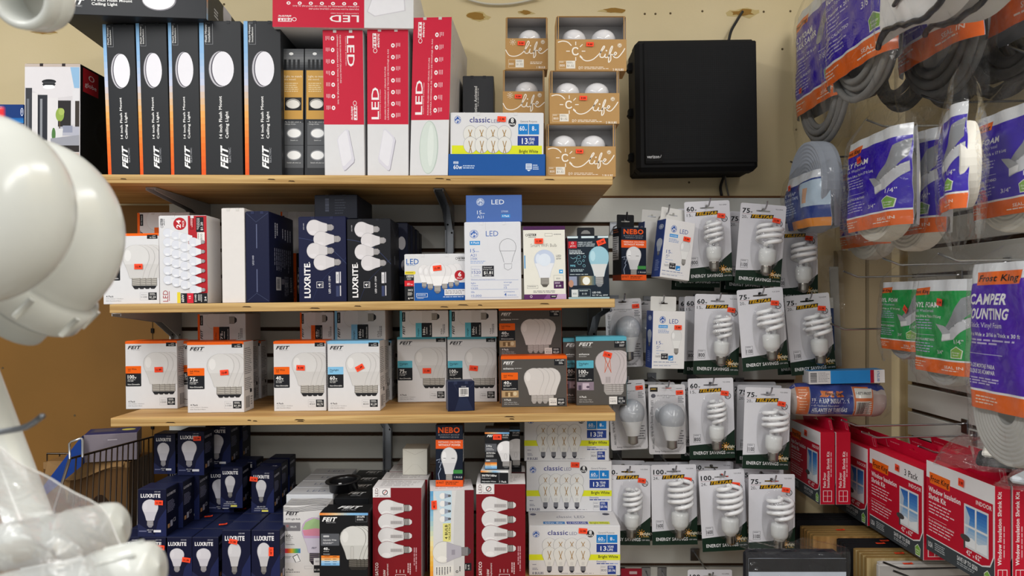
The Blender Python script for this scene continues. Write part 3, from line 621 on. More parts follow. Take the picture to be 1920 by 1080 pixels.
def art_lux4_side():
    a = Art(1258, 220, 1450, 890); a.ml(1300, 290, 1330, 410, 2, '#c2c4d2', rot=1); a.ml(1358, 320, 1440, 420, 4, '#b8bac8', rot=1, fill=.35); a.ml(1295, 480, 1435, 660, 9, '#8e90a6', rot=1, fill=.4); a.r(1307, 698, 1345, 798, '#dadae0'); a.bars(1312, 706, 1334, 790, '#3a3a44', 0); a.r(1350, 710, 1372, 752, '#8a8494'); a.fr(1378, 738, 1396, 770, 4, '#d0d0d8'); a.t('LUXRITE', 1420, 695, 1436, 812, '#d4d4dc', b=1.4, rot=-90); a.ml(1374, 690, 1410, 850, 3, '#9496ac', rot=1); return a
def art_lux1(kind=0):
    # the single-bulb navy carton: crop 100..295 x 470..790
    a = Art(100, 470, 295, 790); a.p([(100, 700), (160, 740), (230, 790), (100, 790)], '#20264a'); a.p([(295, 600), (240, 680), (215, 790), (295, 790)], '#1d2550'); a.t('LUXRITE', 120, 502, 254, 526, '#f0eef2', b=2); a.t('LR21440', 214, 483, 254, 491, '#c4c4d0')
    if kind == 0:
        a.a19(185, 634, 190, 106, 0, '#d4d2da', '#cac8d2', '#a9a7b0', '#8a8890', '#b0aeb8', '#dad8e0'); a.t('LED A19', 164, 742, 202, 750, '#dcdce4', b=.6); a.t('15W', 172, 756, 194, 763, '#dcdce4', b=.6)
    elif kind == 1:
        a.a19(185, 624, 160, 102, 0, '#d4d2da', '#cac8d2', '#a9a7b0', '#8a8890', '#b0aeb8', '#dad8e0'); a.t('LED A19', 164, 742, 202, 750, '#dcdce4', b=.6); a.t('9W', 176, 756, 190, 763, '#dcdce4', b=.6)
    else:
        a.a19(185, 624, 172, 86, 0, '#cfcdd2', '#c2c0c4', '#8f8c8c', '#6a6868', '#a5a3aa', '#d6d4d8'); a.t('LED A19 15W', 150, 738, 222, 747, '#dcdce4', b=.6); a.t('5-COLOR SELECTABLE', 130, 753, 240, 761, '#dcdce4', b=.6)
    a.r(108, 750, 160, 758, '#6c7090') if kind < 2 else a.r(124, 770, 180, 776, '#8a8ca0'); a.r(208, 746, 258, 762, '#dedee6') if kind < 2 else a.r(190, 768, 246, 782, '#e6dc6a'); return a
def art_lux1_side():
    a = Art(295, 470, 372, 790); a.t('LUXRITE', 300, 506, 352, 522, '#b6b6c4', b=2); a.ml(302, 560, 350, 640, 8, '#7e80a0', fill=.4); a.r(304, 715, 316, 742, '#b0845c'); a.r(320, 700, 334, 742, '#9a9aac'); a.fr(340, 696, 352, 720, 2, '#b8b8c6'); return a
def art_6():
    a = Art(922, 528, 1362, 876); a.t('LED', 936, 560, 1026, 602, '#1d5fae', b=.4); a.ml(938, 608, 1028, 616, 1, '#6a8ab8'); a.r(992, 742, 1362, 876, '#1557a8'); a.r(922, 680, 990, 876, DK); a.r(924, 654, 1002, 678, '#e6d23a', q=9); a.ml(934, 662, 992, 670, 1, '#4a4420'); a.t('100W', 938, 684, 988, 702, '#f2f2f2', b=1); a.ml(940, 708, 984, 720, 2, '#d0d0d0'); a.r(922, 724, 990, 766, '#d2222e'); a.t('15', 942, 742, 958, 758, '#fff', b=1); a.t('Year', 962, 746, 982, 758, '#fff'); a.t('5W13', 946, 788, 980, 802, '#eee', b=.6); a.ml(944, 812, 984, 840, 3, '#ccc'); a.t('6', 946, 850, 958, 864, '#eee', b=1); a.ml(962, 852, 984, 864, 1, '#ddd')
    for cx, cy, h, w in ((1300, 690, 170, 76), (1258, 700, 176, 84), (1064, 700, 176, 84), (1212, 710, 184, 96), (1108, 710, 184, 96), (1160, 712, 232, 116)): a.a19(cx, cy - 6, h, w, 0, '#e4e2e4', '#f0eff0', '#b6b3b2', '#77757a', '#c4c2c4', '#efeef0')
    a.e(1322, 688, 38, 38, '#b5202c'); a.t('6', 1310, 664, 1334, 696, '#f6f0f0', b=1.4); a.t('PACK', 1302, 704, 1342, 714, '#f6f0f0', b=1); feit_old(a, 1290, 550, 1360, 580, '#2c2c30', WH, 0); a.r(1210, 792, 1360, 838, '#e9e9ec'); a.ml(1216, 800, 1356, 832, 3, '#8a8a92'); a.fr(1006, 820, 1088, 850, 3, '#d8e0ee'); a.ml(1014, 830, 1080, 842, 1, '#d8e0ee'); a.ml(1012, 856, 1070, 864, 1, '#c8d4e8'); a.ml(1200, 846, 1358, 858, 1, '#c8d4e8'); return a
def art_gew(c='#4a6db5'):
    a = Art(120, 295, 530, 862); ge(a, 190, 380, 31, c); a.t('LED', 276, 357, 366, 397, c); a.r(158, 430, 234, 460, '#3d95d8'); a.t('4 Pack', 166, 436, 228, 450, '#f2f6fb', b=.8); a.t('15', 162, 487, 196, 514, c); a.ml(200, 506, 228, 514, 1, '#8aa0d0'); a.t('A21', 162, 524, 206, 544, c); a.t('2700K', 162, 552, 214, 568, c); a.ml(162, 576, 272, 600, 2, '#9db0d8')
    o = [(q_ * 60 + 434, 416 + t * 228) for t, q_ in BULB]; o2 = [(434 - q_ * 60, 416 + t * 228) for t, q_ in BULB]
    a.k(o, 2.5, '#6a6c74', 0); a.k(o2, 2.5, '#6a6c74', 0); a.k([(376, 505), (492, 505)], 2, '#6a6c74', 0); a.k([(406, 600), (408, 632), (434, 646), (460, 632), (464, 600), (406, 600)], 2.5, '#6a6c74', 0)
    a.fr(165, 616, 244, 694, 2, '#a9b0c2'); a.t('Brightness', 172, 632, 230, 641, '#5f74b0'); a.t('1520', 172, 648, 236, 670, '#3f55a0'); a.t('lumens', 188, 678, 226, 686, '#5f74b0'); a.r(247, 612, 332, 692, '#26262e'); a.t('Estimated', 258, 620, 316, 629, '#ddd'); a.t('Energy Cost', 254, 634, 326, 643, '#ddd'); a.t('$1.81', 258, 652, 322, 674, '#f4f4f4', b=.6); a.t('per year', 268, 680, 314, 688, '#ddd')
    for y in (716, 784, 842): a.r(165, y, 508, y + 2, '#7a8fc4')
    a.t('Minimum starting temperature', 165, 706, 340, 713, '#5f74b0'); a.t('light', 165, 732, 200, 744, c); a.t('output', 165, 750, 216, 760, c); a.t('1520', 165, 768, 214, 782, c); a.t('energy', 402, 728, 462, 738, c); a.t('used', 402, 748, 440, 758, c); a.t('15', 404, 764, 424, 780, c); a.t('life', 165, 796, 190, 810, c); a.t('10,000', 165, 822, 240, 838, c); a.t('contains', 402, 796, 480, 808, c); a.t('4', 404, 812, 422, 836, c, b=.6); a.ml(428, 826, 500, 836, 1, '#8aa0d0'); a.r(274, 296, 276, 350, '#c9c8cc'); return a
def art_geb():
    a = Art(132, 100, 536, 298); W = '#dfe6f2'; ge(a, 236, 150, 28, '#c9d4ea', '#4d6fae'); a.t('LED', 316, 134, 408, 168, W, b=.4); a.t('15', 212, 212, 244, 240, W); a.ml(248, 232, 276, 240, 1, W); a.t('A21', 212, 250, 258, 270, W); a.t('2700K', 386, 214, 438, 228, '#c4d0e6'); a.r(386, 242, 450, 268, '#3b8ed4'); a.t('4 Pack', 392, 248, 444, 261, '#f2f6fb', b=.8); return a
def art_wifi():
    a = Art(542, 325, 864, 855); a.r(542, 325, 864, 350, '#4a2050'); feit_old(a, 558, 376, 642, 404, '#26262a', '#ecebe2', 0); a.fr(708, 374, 766, 396, 2, '#8a8a86'); a.ml(776, 380, 834, 390, 1, '#77777a'); a.t('Smart WiFi Bulb', 598, 450, 798, 474, '#8d8b86'); a.a19(702, 630, 272, 152, 0, '#c3cfe6', '#e6e8ee', '#a39f98', '#57534e', '#c8ccd8', '#dde6f4', split=.34); a.e(702, 568, 48, 46, '#dfe8f4')
    a.t('LED', 792, 532, 830, 548, '#3a3a3e', b=.4); a.t('60W', 792, 554, 830, 566, '#3a3a3e', b=.4); a.r(812, 640, 842, 668, '#3f9fe0'); a.e(828, 654, 8, 5, '#e6f2fb'); a.fr(770, 680, 844, 722, 2, '#a8a8a0'); a.t('800', 790, 698, 820, 710, '#77777a'); a.r(770, 724, 846, 778, '#4a2050'); a.ml(778, 732, 838, 746, 2, '#d8c8dc'); a.t('$1.08', 786, 752, 826, 764, '#eee'); a.fr(566, 752, 650, 776, 2, '#8a8a86'); a.ml(574, 760, 640, 768, 1, '#66666a'); a.ml(612, 792, 800, 812, 2, '#8a8a8c'); a.r(542, 818, 864, 855, '#5b2a62'); a.p([(720, 818), (864, 818), (864, 855), (690, 855)], '#7c4a86'); a.p([(800, 818), (864, 818), (864, 855), (780, 855)], '#c4a6c8'); a.ring(596, 834, 9, 9, 3, '#e6dcea'); a.r(742, 826, 790, 846, '#1e1e22'); a.ml(752, 832, 784, 841, 1, '#eee'); a.r(548, 534, 556, 630, '#2f8fd0'); return a
def art_germ():
    a = Art(864, 398, 1172, 838); a.r(864, 398, 1172, 412, '#cfe0e6'); a.r(872, 434, 934, 482, '#c0222e'); a.t('globe', 884, 460, 924, 470, '#f4e8ea'); a.ring(903, 446, 9, 8, 2.5, '#f4e8ea')
    a.t('GERM UV LIGHT', 942, 437, 1052, 446, '#d6e2ea', b=.6); a.t('LAMPE UV PROTEGE', 942, 450, 1070, 459, '#d6e2ea', b=.6); a.t('LUZ UV CERRADA', 942, 462, 1068, 471, '#d6e2ea', b=.6); a.t('Disinfectant Bulb', 878, 492, 964, 500, '#dce6ec', b=.6); a.ml(878, 506, 996, 528, 2, '#dce6ec')
    for x, y, r in ((948, 545, 15), (990, 542, 10), (952, 584, 16), (986, 606, 11), (982, 570, 9)): a.ring(x, y, r, r * .9, 2.5, '#7fb4c4')
    a.k([(886, 545), (905, 556), (925, 548), (930, 570), (912, 582)], 3, '#7fb4c4'); a.t('99%', 882, 598, 922, 612, '#7cc4da', b=1); a.ml(884, 630, 1020, 650, 2, '#b8ccd4'); a.a19(1098, 612, 284, 146, 0, '#9ac6d6', '#d4d6d6', '#a7aaac', '#85888c', '#6a94a4', '#b6dae6', split=.42); a.ml(878, 664, 1060, 672, 1, '#c8d6dc'); a.g(932, 678, 1070, 742, ['#1f2c3c', '#d8b46a', '#3a5a72'], 0, 10); a.e(1000, 712, 28, 28, '#eef0ea'); a.r(872, 680, 930, 744, '#8f98b0'); a.e(886, 730, 18, 26, '#b98d76'); a.r(888, 772, 936, 824, '#d6dcdc'); a.t('800', 898, 794, 926, 808, '#5a6a70'); a.fr(940, 770, 1030, 822, 2, '#9cb0b8'); a.ml(948, 778, 1022, 790, 1, '#b8c6cc'); a.t('$1.08', 966, 796, 1002, 808, '#c8d6dc'); a.t('LED·DEL', 1044, 788, 1110, 800, '#dce6ec', b=.8); a.t('8.5 W eq. 60W', 1044, 808, 1160, 818, '#dce6ec', b=.6); a.r(864, 826, 1172, 838, '#a9c8d0'); return a
def art_nebo():
    a = Art(62, 62, 245, 425); O = '#e85a20'; a.t('NEBO', 78, 76, 224, 108, O, b=2); a.t('BLACKOUT BACKUP', 80, 116, 222, 125, '#8b8f98'); a.t('EMERGENCY LED BULB', 92, 130, 216, 138, '#9a9ea6'); a.r(62, 150, 245, 202, O); a.t('REMAINS ON EVEN', 80, 158, 228, 168, '#f4d8cc', b=.6); a.t('WITHOUT POWER', 80, 174, 228, 186, '#f8e6dc', b=1); a.k([(66, 270), (92, 262), (80, 284), (102, 280), (88, 310), (96, 318), (80, 350), (86, 384)], 4, '#a8b4cc', 0)
    a.a19(152, 298, 208, 106, 0, '#dcdcde', '#cfcfd2', '#a8a4a2', '#504c4a', '#9a9ca4', '#eeeef0'); a.k([(112, 258), (130, 258)], 3, '#3a3c44', 0); a.k([(168, 258), (190, 258)], 3, '#3a3c44', 0); a.r(180, 326, 242, 348, '#3f8c46'); a.t('1 BULB', 186, 364, 240, 374, '#d6d6da'); a.r(62, 386, 245, 424, O); a.t('60 WATT', 68, 395, 118, 407, '#3a1608', b=.8); a.ml(128, 396, 236, 416, 2, '#7a300e'); return a
def art_nebo_side():
    a = Art(0, 0, 100, 363); a.r(0, 60, 70, 220, '#dadadc'); a.ml(4, 66, 66, 214, 10, '#55575c'); a.ml(10, 10, 80, 40, 2, '#a05838'); a.r(0, 325, 100, 363, '#c24e1e'); return a
def art_dim():
    # tall white carton of one dimmable bulb: crop 135..400 x 270..680
    a = Art(130, 262, 400, 672); B = '#34509c'; ge(a, 212, 325, 26); a.t('LED', 268, 318, 342, 350, B); a.r(180, 362, 256, 384, '#3d9be0'); a.t('dimmable', 186, 367, 250, 378, '#eef4fb'); a.ml(178, 394, 280, 424, 3, '#8ea2cc'); a.t('15', 166, 476, 204, 500, B); a.ml(206, 494, 230, 500, 1, '#8ea2cc'); a.t('A21', 166, 508, 196, 522, B); a.ml(166, 528, 190, 534, 1, B); a.ml(166, 542, 236, 550, 1, '#8ea2cc'); a.a19(330, 482, 176, 86, 0, '#dedede', '#ebebea', '#a9a6a2', '#77736f', '#c0c0c0', '#f2f2f2')
    a.ml(166, 562, 196, 570, 1, '#8ea2cc'); a.t('1600', 160, 576, 202, 592, '#4a4c58'); a.r(206, 564, 262, 606, '#26262e'); a.t('$1.81', 214, 582, 254, 594, '#eee', b=.6); a.ml(216, 570, 254, 576, 1, '#ccc'); a.r(266, 578, 306, 612, '#2f86cc'); a.p([(272, 606), (300, 592), (300, 606)], '#dfeaf6'); a.ml(146, 622, 345, 632, 1, '#7a86a8'); a.r(146, 640, 346, 641.5, '#a9b2ca'); a.ml(146, 648, 340, 656, 1, '#8a94b0'); return a
def art_dim_side():
    a = Art(0, 0, 60, 400); a.e(34, 50, 16, 18, '#c9d4ea'); a.ring(34, 50, 12, 14, 3, '#3e55a0'); a.a19(34, 190, 120, 40, 0, '#c9d0de', '#b9c2d4', '#8a8e9a', '#666', None, None); a.ml(20, 280, 50, 360, 6, '#8e9cc8'); return a
def art_color():
    a = Art(112, 605, 420, 1138)
    for j in range(4): a.k([(112, 612 + j * 9), (200, 618 + j * 9), (300, 606 + j * 10), (420, 600 + j * 9)], 3.5, '#3c3c40')
    feit(a, 130, 645, 224, 678, '#23242a'); a.t('A19 Light Bulb', 130, 690, 234, 702, '#3a3a3e', b=.7); a.r(112, 720, 235, 780, '#77757a', q=4); a.t('Wi-Fi', 162, 744, 206, 758, '#e6e6e6', b=.6); a.k([(132, 744), (142, 739), (152, 744)], 3, '#c85048'); a.k([(136, 752), (142, 749), (148, 752)], 3, '#c85048')
    a.t('60', 130, 804, 164, 824, '#26262a', b=.6); a.t('w', 166, 812, 180, 824, '#26262a'); a.r(130, 830, 184, 832, '#77757a'); a.t('for A19', 130, 838, 168, 846, '#55565c'); a.t('Dimmable', 130, 868, 192, 877, '#26262a', b=.6); a.g(112, 902, 235, 934, ['#c03a90', '#e0452e', '#e8b22e', '#4aa85a', '#3a78c8'], 0, 20)
    a.r(112, 934, 235, 1000, '#dcdade'); a.p([(178, 958), (214, 940), (236, 990), (200, 1000)], '#2a2a2e'); a.p([(184, 960), (212, 946), (232, 988), (204, 998)], '#f2f2f4'); a.ml(126, 956, 172, 974, 2, '#8a8a90'); a.t('1 Pack', 130, 1042, 186, 1056, '#26262a', b=.8); a.ml(130, 1064, 240, 1074, 1, '#66666c')
    a.a19(335, 850, 330, 176, 0, '#c9a6cc', '#cfc8d8', '#4a3f52', '#26202a', '#b9aebc', None, split=.4); a.p([(250, 768), (270, 720), (330, 690), (400, 712), (420, 760), (340, 780)], '#a2c08a'); a.p([(250, 775), (340, 760), (420, 770), (420, 815), (262, 812)], '#d68aa0'); a.t('FEIT', 314, 892, 352, 904, '#5a5468', b=2, i=1)
    a.fr(264, 1024, 320, 1044, 1.5, '#9a9a9e'); a.r(330, 968, 382, 1018, '#e2e0e2'); a.t('800', 342, 984, 368, 998, '#55565c'); a.r(330, 1018, 382, 1070, DK); a.t('$1.08', 334, 1044, 374, 1056, '#eee'); return a
def art_40():
    a = Art(352, 650, 690, 1180); a.g(352, 650, 690, 666, ['#f0863a', '#e9c79a', '#8cbfe8', '#6fa8dc'], 0, 16); feit(a, 370, 680, 476, 720, '#f4f4f4', '#b0b0b4'); a.fr(602, 666, 684, 712, 2, '#6a6a70'); a.t('2X-LIFE', 612, 670, 666, 682, '#f0f0f0', b=1); a.ml(612, 690, 668, 704, 2, '#c4c4c8')
    for j in (3, 2, 1, 0): a.a19(586 + j * 26, 890, 300, 176, 0, '#d6d5d2', '#c9c8c4', '#6a665f', '#2a2826', '#8f8d8a', '#e2e1de' if not j else None, thread='#3a3632', cw=.3)
    a.r(568, 876, 592, 966, '#b2b0ac', q=8); a.r(572, 880, 588, 962, '#c6c4c0', q=6); a.r(362, 792, 490, 874, '#5a5c62', q=4); a.r(378, 804, 420, 816, '#c4c4c8', q=5); a.t('Adjustable White', 376, 830, 470, 840, '#e4e4e6', b=.6); a.ml(376, 850, 458, 866, 2, '#c0c0c4'); a.t('40', 380, 886, 410, 904, '#f4f4f4', b=1.2); a.t('w', 412, 894, 422, 904, '#f4f4f4'); a.ml(380, 912, 424, 918, 1, '#ccc'); a.t('Dimmable', 380, 928, 424, 935, '#ddd')
    for j, c in enumerate(('#e8822e', '#eeb87a', '#a6cbe8', '#7fb4e2')): a.r(364, 942 + j * 17, 492, 959 + j * 17, c); a.ml(388, 947 + j * 17, 436, 954 + j * 17, 1, '#2a2420'); a.ml(446, 947 + j * 17, 474, 954 + j * 17, 1, '#2a2420')
    return a
def art_40_top():
    a = Art(0, 0, 340, 90); a.t('FEIT', 100, 20, 270, 44, '#f4f4f4', b=2.2, i=1); a.t('ELECTRIC', 140, 54, 240, 64, '#c0c0c4'); return a
def art_satco():
    # crop 715..1060 x 430.. (front 485 down)
    a = Art(715, 485, 1045, 1142); a.r(715, 485, 1045, 1142, '#7d1620'); a.r(715, 485, 836, 550, '#ece9ea'); a.t('LED', 730, 488, 752, 542, '#5a2a30', rot=90); a.fr(760, 486, 832, 546, 2, '#bdb8ba'); a.ring(798, 516, 19, 18, 5, '#26262a'); a.k([(790, 526), (808, 504)], 4, '#c83a2a', 0); a.ml(764, 538, 826, 544, 1, '#77747a')
    for j in range(4): a.a19(866, 622 + j * 94, 230, 112, 90, '#dedcdd', '#d8d6d6', '#b4b0ae', '#d8d6d6', '#8c5a60', '#ebe9ea', thread='#2a2422'); a.r(836, 614 + j * 94, 918, 638 + j * 94, '#b9b5b6'); [a.r(840 + q * 8, 618 + j * 94, 843 + q * 8, 634 + j * 94, '#8f8b8c') for q in range(9)]
    a.t('SATCO', 732, 992, 752, 1080, '#ece4e5', b=1.4, rot=90); a.t('10W', 786, 1040, 802, 1082, '#ece4e5', b=1, rot=90); a.t('60W Replacement', 808, 1000, 820, 1130, '#e0d0d2', b=.6, rot=90); a.ml(952, 996, 980, 1090, 2, '#d8c0c4', rot=1); a.ml(994, 890, 1020, 1070, 2, '#c89aa2', rot=1)
    for j in range(3): a.r(874 + j * 25, 1040, 878 + j * 25, 1062, '#e0d0d2')
    a.fr(868, 1072, 940, 1110, 3, '#e0d0d2'); return a
def art_satco_top():
    a = Art(0, 0, 330, 60); a.r(0, 0, 330, 60, '#e6e3e4'); a.ml(40, 8, 300, 52, 6, '#9a9698', fill=.3); return a
def art_vp():
    # the pale value pack with the dark red side: crop 20..322 x 505..1180
    a = Art(20, 505, 322, 1142); a.g(20, 505, 42, 1180, ['#5aa0d0', '#8cc0dc', '#f0e6b0', '#f0b23a', '#e06a28'], 1, 20); a.r(42, 505, 258, 1180, '#dcdcdc'); a.p([(200, 505), (258, 505), (258, 1180), (190, 1180), (180, 900), (186, 650)], '#cfcfcf'); a.r(258, 505, 322, 1180, '#6a1520')
    a.p([(42, 505), (170, 505), (168, 640), (160, 760), (148, 850), (106, 850), (108, 720), (80, 600)], '#c6dcea'); a.r(108, 725, 164, 850, '#e6e08a'); a.t('4 BULB', 122, 735, 140, 832, '#33321e', b=1.4, rot=90); a.t('VALUE PACK', 146, 728, 160, 838, '#33321e', b=.8, rot=90)
    for j in range(4): a.a19(124, 540 + j * 52, 78, 42, 90, '#f0efee', '#9aa4b8', '#6a6e7a', '#3a3c44', '#b4c4d0', None)
    a.a19(170, 920, 262, 142, 90, '#e6e5e0', '#b6b3be', '#8e8c92', '#4a484c', '#b0aeb0', '#f0efea', split=.38); a.r(168, 905, 192, 940, '#9c98a4'); a.r(55, 1012, 180, 1080, '#e6e6e2'); a.ml(62, 1020, 174, 1076, 6, '#66666c', rot=1, fill=.4); a.ring(206, 1055, 9, 9, 4, '#2a2a2e'); a.ml(222, 1020, 236, 1070, 1, '#2a2a2e', rot=1); a.r(258, 1000, 306, 1052, DK); a.t('$1.45', 280, 1012, 292, 1044, '#eee', rot=90); a.ml(264, 1008, 276, 1046, 1, '#ccc', rot=1); return a
def art_vp_side():
    a = Art(0, 0, 100, 640); a.t('LED', 30, 20, 54, 80, '#e6d6d8', rot=90); a.t('SATCO', 26, 500, 56, 600, '#ece4e5', b=1.4, rot=90); a.k([(60, 0), (75, 200), (60, 640)], 3, '#8f2a34'); return a
def art_3way():
    a = Art(394, 62, 560, 368); a.r(394, 62, 560, 86, '#26272b'); a.g(394, 86, 560, 97, ['#f0863a', '#e9c79a', '#8cbfe8', '#6fa8dc'], 0, 12); a.t('FEIT', 408, 105, 466, 120, '#f4f4f4', b=2.2, i=1); a.t('2X-LIFE', 514, 102, 556, 112, '#e4e4e4', b=1); a.ml(512, 120, 554, 134, 2, '#aaa')
    a.r(396, 172, 474, 232, '#5a5c62', q=3); a.t('3-Way', 404, 182, 442, 196, '#f0f0f0', b=.8); a.ml(404, 206, 462, 226, 2, '#b8b8bc'); a.t('30/70/100w', 404, 236, 466, 248, '#f0f0f0', b=1); a.ml(404, 256, 456, 278, 2, '#bbb'); a.r(396, 288, 476, 312, '#5a5c62'); a.r(402, 294, 430, 304, '#c4c4c8', q=4); a.a19(538, 254, 205, 118, 0, '#e4e2e4', '#dad8da', '#a5a2a2', '#555', '#9c9a9c', '#f0eef0'); a.ring(534, 268, 10, 22, 2, '#b4b2b4')
    for j, c in enumerate(('#e8822e', '#eeb87a', '#a6cbe8', '#7fb4e2')): a.r(396, 313 + j * 12, 476, 325 + j * 12, c); a.ml(404, 316 + j * 12, 440, 321 + j * 12, 1, '#2a2420')
    return a
def art_strip():
    a = Art(364, 370, 552, 470); a.g(364, 370, 552, 384, ['#f0863a', '#e9c79a', '#8cbfe8', '#e9e9ea', '#e9e9ea'], 0, 14); a.r(364, 384, 488, 470, '#1b1c20'); a.r(490, 384, 552, 470, '#1b1c20'); a.r(487, 384, 491, 470, '#5a5a5e'); a.t('30/70/100w', 372, 400, 474, 416, '#f2f2f2', b=1.4); a.t('Replacement', 372, 424, 434, 433, '#d6d6d8'); a.t('Adjustable White', 372, 450, 468, 460, '#e0e0e2', b=.7); a.t('1 Pack', 494, 448, 540, 462, '#f0f0f0', b=1); return a
def art_globe():
    a = Art(145, 383, 487, 950); a.r(145, 383, 487, 950, '#cfccd0'); a.p([(145, 400), (430, 398), (480, 540), (300, 560), (145, 500)], '#d9d6da'); a.p([(425, 400), (482, 400), (482, 505), (450, 505)], '#8fb6d8'); a.p([(480, 505), (482, 640), (440, 640), (440, 520)], '#d9d8dc')
    a.r(150, 505, 190, 760, '#3c3e44'); a.r(158, 560, 172, 750, '#6c7078'); a.r(190, 530, 225, 800, '#dad8da'); a.r(225, 540, 285, 830, '#2f3138'); a.r(240, 560, 254, 820, '#8f9298'); a.r(285, 555, 350, 840, '#dcdadc'); a.r(350, 568, 430, 700, '#2c2a2c'); a.r(430, 570, 456, 690, '#d4d2d6'); a.r(456, 570, 482, 720, '#3a3430'); a.r(356, 700, 482, 745, '#b0b2c0'); a.r(380, 695, 440, 730, '#8f94a8')
    a.e(362, 640, 26, 34, '#8fa84e'); a.e(372, 625, 18, 18, '#a6b862'); a.r(358, 670, 364, 710, '#5a4a34'); a.p([(340, 710), (382, 710), (374, 790), (346, 790)], '#d8d8da'); a.e(324, 740, 12, 34, '#4f7a44'); a.r(306, 790, 482, 828, '#2e2a2a'); a.p([(306, 760), (482, 742), (482, 795), (306, 795)], '#9a9ca6'); a.r(270, 832, 482, 946, '#c4aea2'); a.p([(250, 850), (350, 838), (400, 860), (400, 890), (330, 870)], '#3a3634'); a.p([(360, 860), (390, 815), (402, 880), (380, 890)], '#55525a')
    a.e(294, 473, 44, 12, '#202226'); a.r(258, 473, 330, 500, '#3a3c40'); a.e(294, 500, 38, 12, '#e9eaee'); a.r(254, 484, 334, 490, '#202226'); a.r(145, 383, 487, 398, '#bdb0a8'); return a
def art_globe_side():
    a = Art(0, 0, 140, 560); a.r(8, 10, 56, 130, '#b4202c'); a.ring(34, 48, 9, 14, 3, '#f0dcdf'); a.t('globe', 14, 76, 50, 98, '#f0dcdf', b=.4); a.e(85, 310, 46, 90, '#1e2024'); a.e(85, 310, 36, 76, '#0e0f12'); a.e(100, 470, 40, 90, '#24262a'); a.e(112, 460, 26, 60, '#77797e'); return a
def art_west():
    a = Art(-160, 195, 46, 340); a.ring(37, 210, 8, 8, 2, '#d6dcea'); a.t('W', 33, 206, 41, 213, '#d6dcea', b=1.4); a.g(-160, 222, 46, 232, ['#1f62ac', '#2f8ad0'], 1, 3); a.t('120V', 35, 234, 47, 240, '#d6e2f0'); return a
# ---------------------------------------------------------------- the setting
BEIGE = paint_wall('beige_paint', '#d3c197', '#dccba4'); BROWN = paint_wall('brown_hardboard', '#7c5826', '#89602a', rough=.45); GRAYW = paint_wall('slatwall_melamine', '#d2d2cb', '#dcdcd5', rough=.35)
GROOVE = M('#4a3423', 'matte')
def wall_box(name, x0, x1, y0, y1, z0, z1, m):
    mb = MB(); mb.box(x0, x1, y0, y1, z0, z1, m); return struct(mb.build(name))
XR = 1.15
zpx = lambda py, Y: ZC - (py - HY) / F * Y
struct(wall_box('floor', -3.2, 1.4, -2.6, 2.5, -.06, 0, paint_wall('floor_tile', '#8d8377', '#a0968a', rough=.4)))
wall_box('wall_back', -3.2, XR + .06, YW + .022, YW + .12, 0, 2.75, BEIGE)
wall_box('wall_right', XR + .02, XR + .12, -.4, YW + .022, 0, 2.75, BEIGE)
wall_box('trim_3', -3.2, -1.012, YW + .004, YW + .022, 0, zpx(385, YW), BROWN)
wall_box('trim_4', .957, 1.112, YW - .012, YW + .022, 0, zpx(470, YW), paint_wall('taupe_panel', '#978668', '#a19174'))
wall_box('trim_5', 1.036, 1.044, YW - .016, YW - .012, 0, zpx(470, YW), M('#7d7059', 'matte'))
def slats(name, horizontal_from, to, right=False):
    mb = MB(); ztop = zpx(371, YW); gs = [zpx(420 + 49.2 * k, YW) for k in range(30)]; top = ztop; g = .0055
    def B(a, b, m, d0=0., d1=.022):
        if b < 0: return
        a = max(a, 0)
        if right: mb.box(XR + d0, XR + d1, horizontal_from, to, a, b, m, .0008)
        else: mb.box(horizontal_from, to, YW + d0, YW + d1, a, b, m, .0008)
    for z in gs: B(z + g, top, GRAYW); B(z - g, z + g, GROOVE, .012); top = z - g
    mb.box(*((XR - .001, XR + .02, horizontal_from, to) if right else (horizontal_from, to, YW - .001, YW + .02)), ztop, ztop + .006, M('#6b4a2c', 'matte'))
    return struct(mb.build(name))
slats('trim_1', -1.01, .836); slats('trim_2', -.3, YW - .03, True)
# torn paint where a pipe and fixings left the wall
PATCH = M('#9a7434', 'matte'); PATCH2 = M('#c7b27c', 'matte')
mb = MB()
for px, py, w, h in ((895, 32, 22, 8), (985, 23, 15, 4), (1150, 20, 24, 5), (1395, 24, 24, 9), (85, 60, 26, 4)):
    rn = random.Random(px); c = P(px, py, YW + .0215); sc = YW / F
    for k, m in ((1.15, PATCH2), (.9, PATCH)):
        o = [(c.x + math.cos(q * .449) * w * sc * k * (.55 + .75 * rn.random()), c.z + math.sin(q * .449) * h * sc * k * (.45 + .9 * rn.random())) for q in range(14)]
        mb.slab(o, c.y - (.0004 if k < 1 else 0), c.y + .0004, m)
for px, py in ((1209, 26), (1229, 26), (1257, 25), (1317, 21), (1432, 22), (1482, 21), (1506, 22), (1518, 22), (1467, 92), (1292, 342), (270, 14), (420, 8), (5, 690), (140, 779), (1493, 243)):
    c = P(px, py, YW + .0215 if py < 400 else YW + .0035); sc = YW / F * 2.2
    mb.slab([(c.x + math.cos(q * .785) * sc, c.z + math.sin(q * .785) * sc) for q in range(8)], c.y, c.y + .0004, M('#5d4c33', 'matte'))
struct(mb.build('trim_6'))
c = P(286, 560, YW + .003); mb = MB(); mb.box(c.x - .001, c.x + .001, c.y - .0006, c.y, 0, zpx(400, YW), M('#4d3718', 'matte'))
for py in (566, 620, 800): z = zpx(py, YW); mb.box(c.x - .004, c.x + .005, c.y - .004, c.y, z - .007, z + .007, M('#17120c', 'matte'), .001)
struct(mb.build('trim_7'))
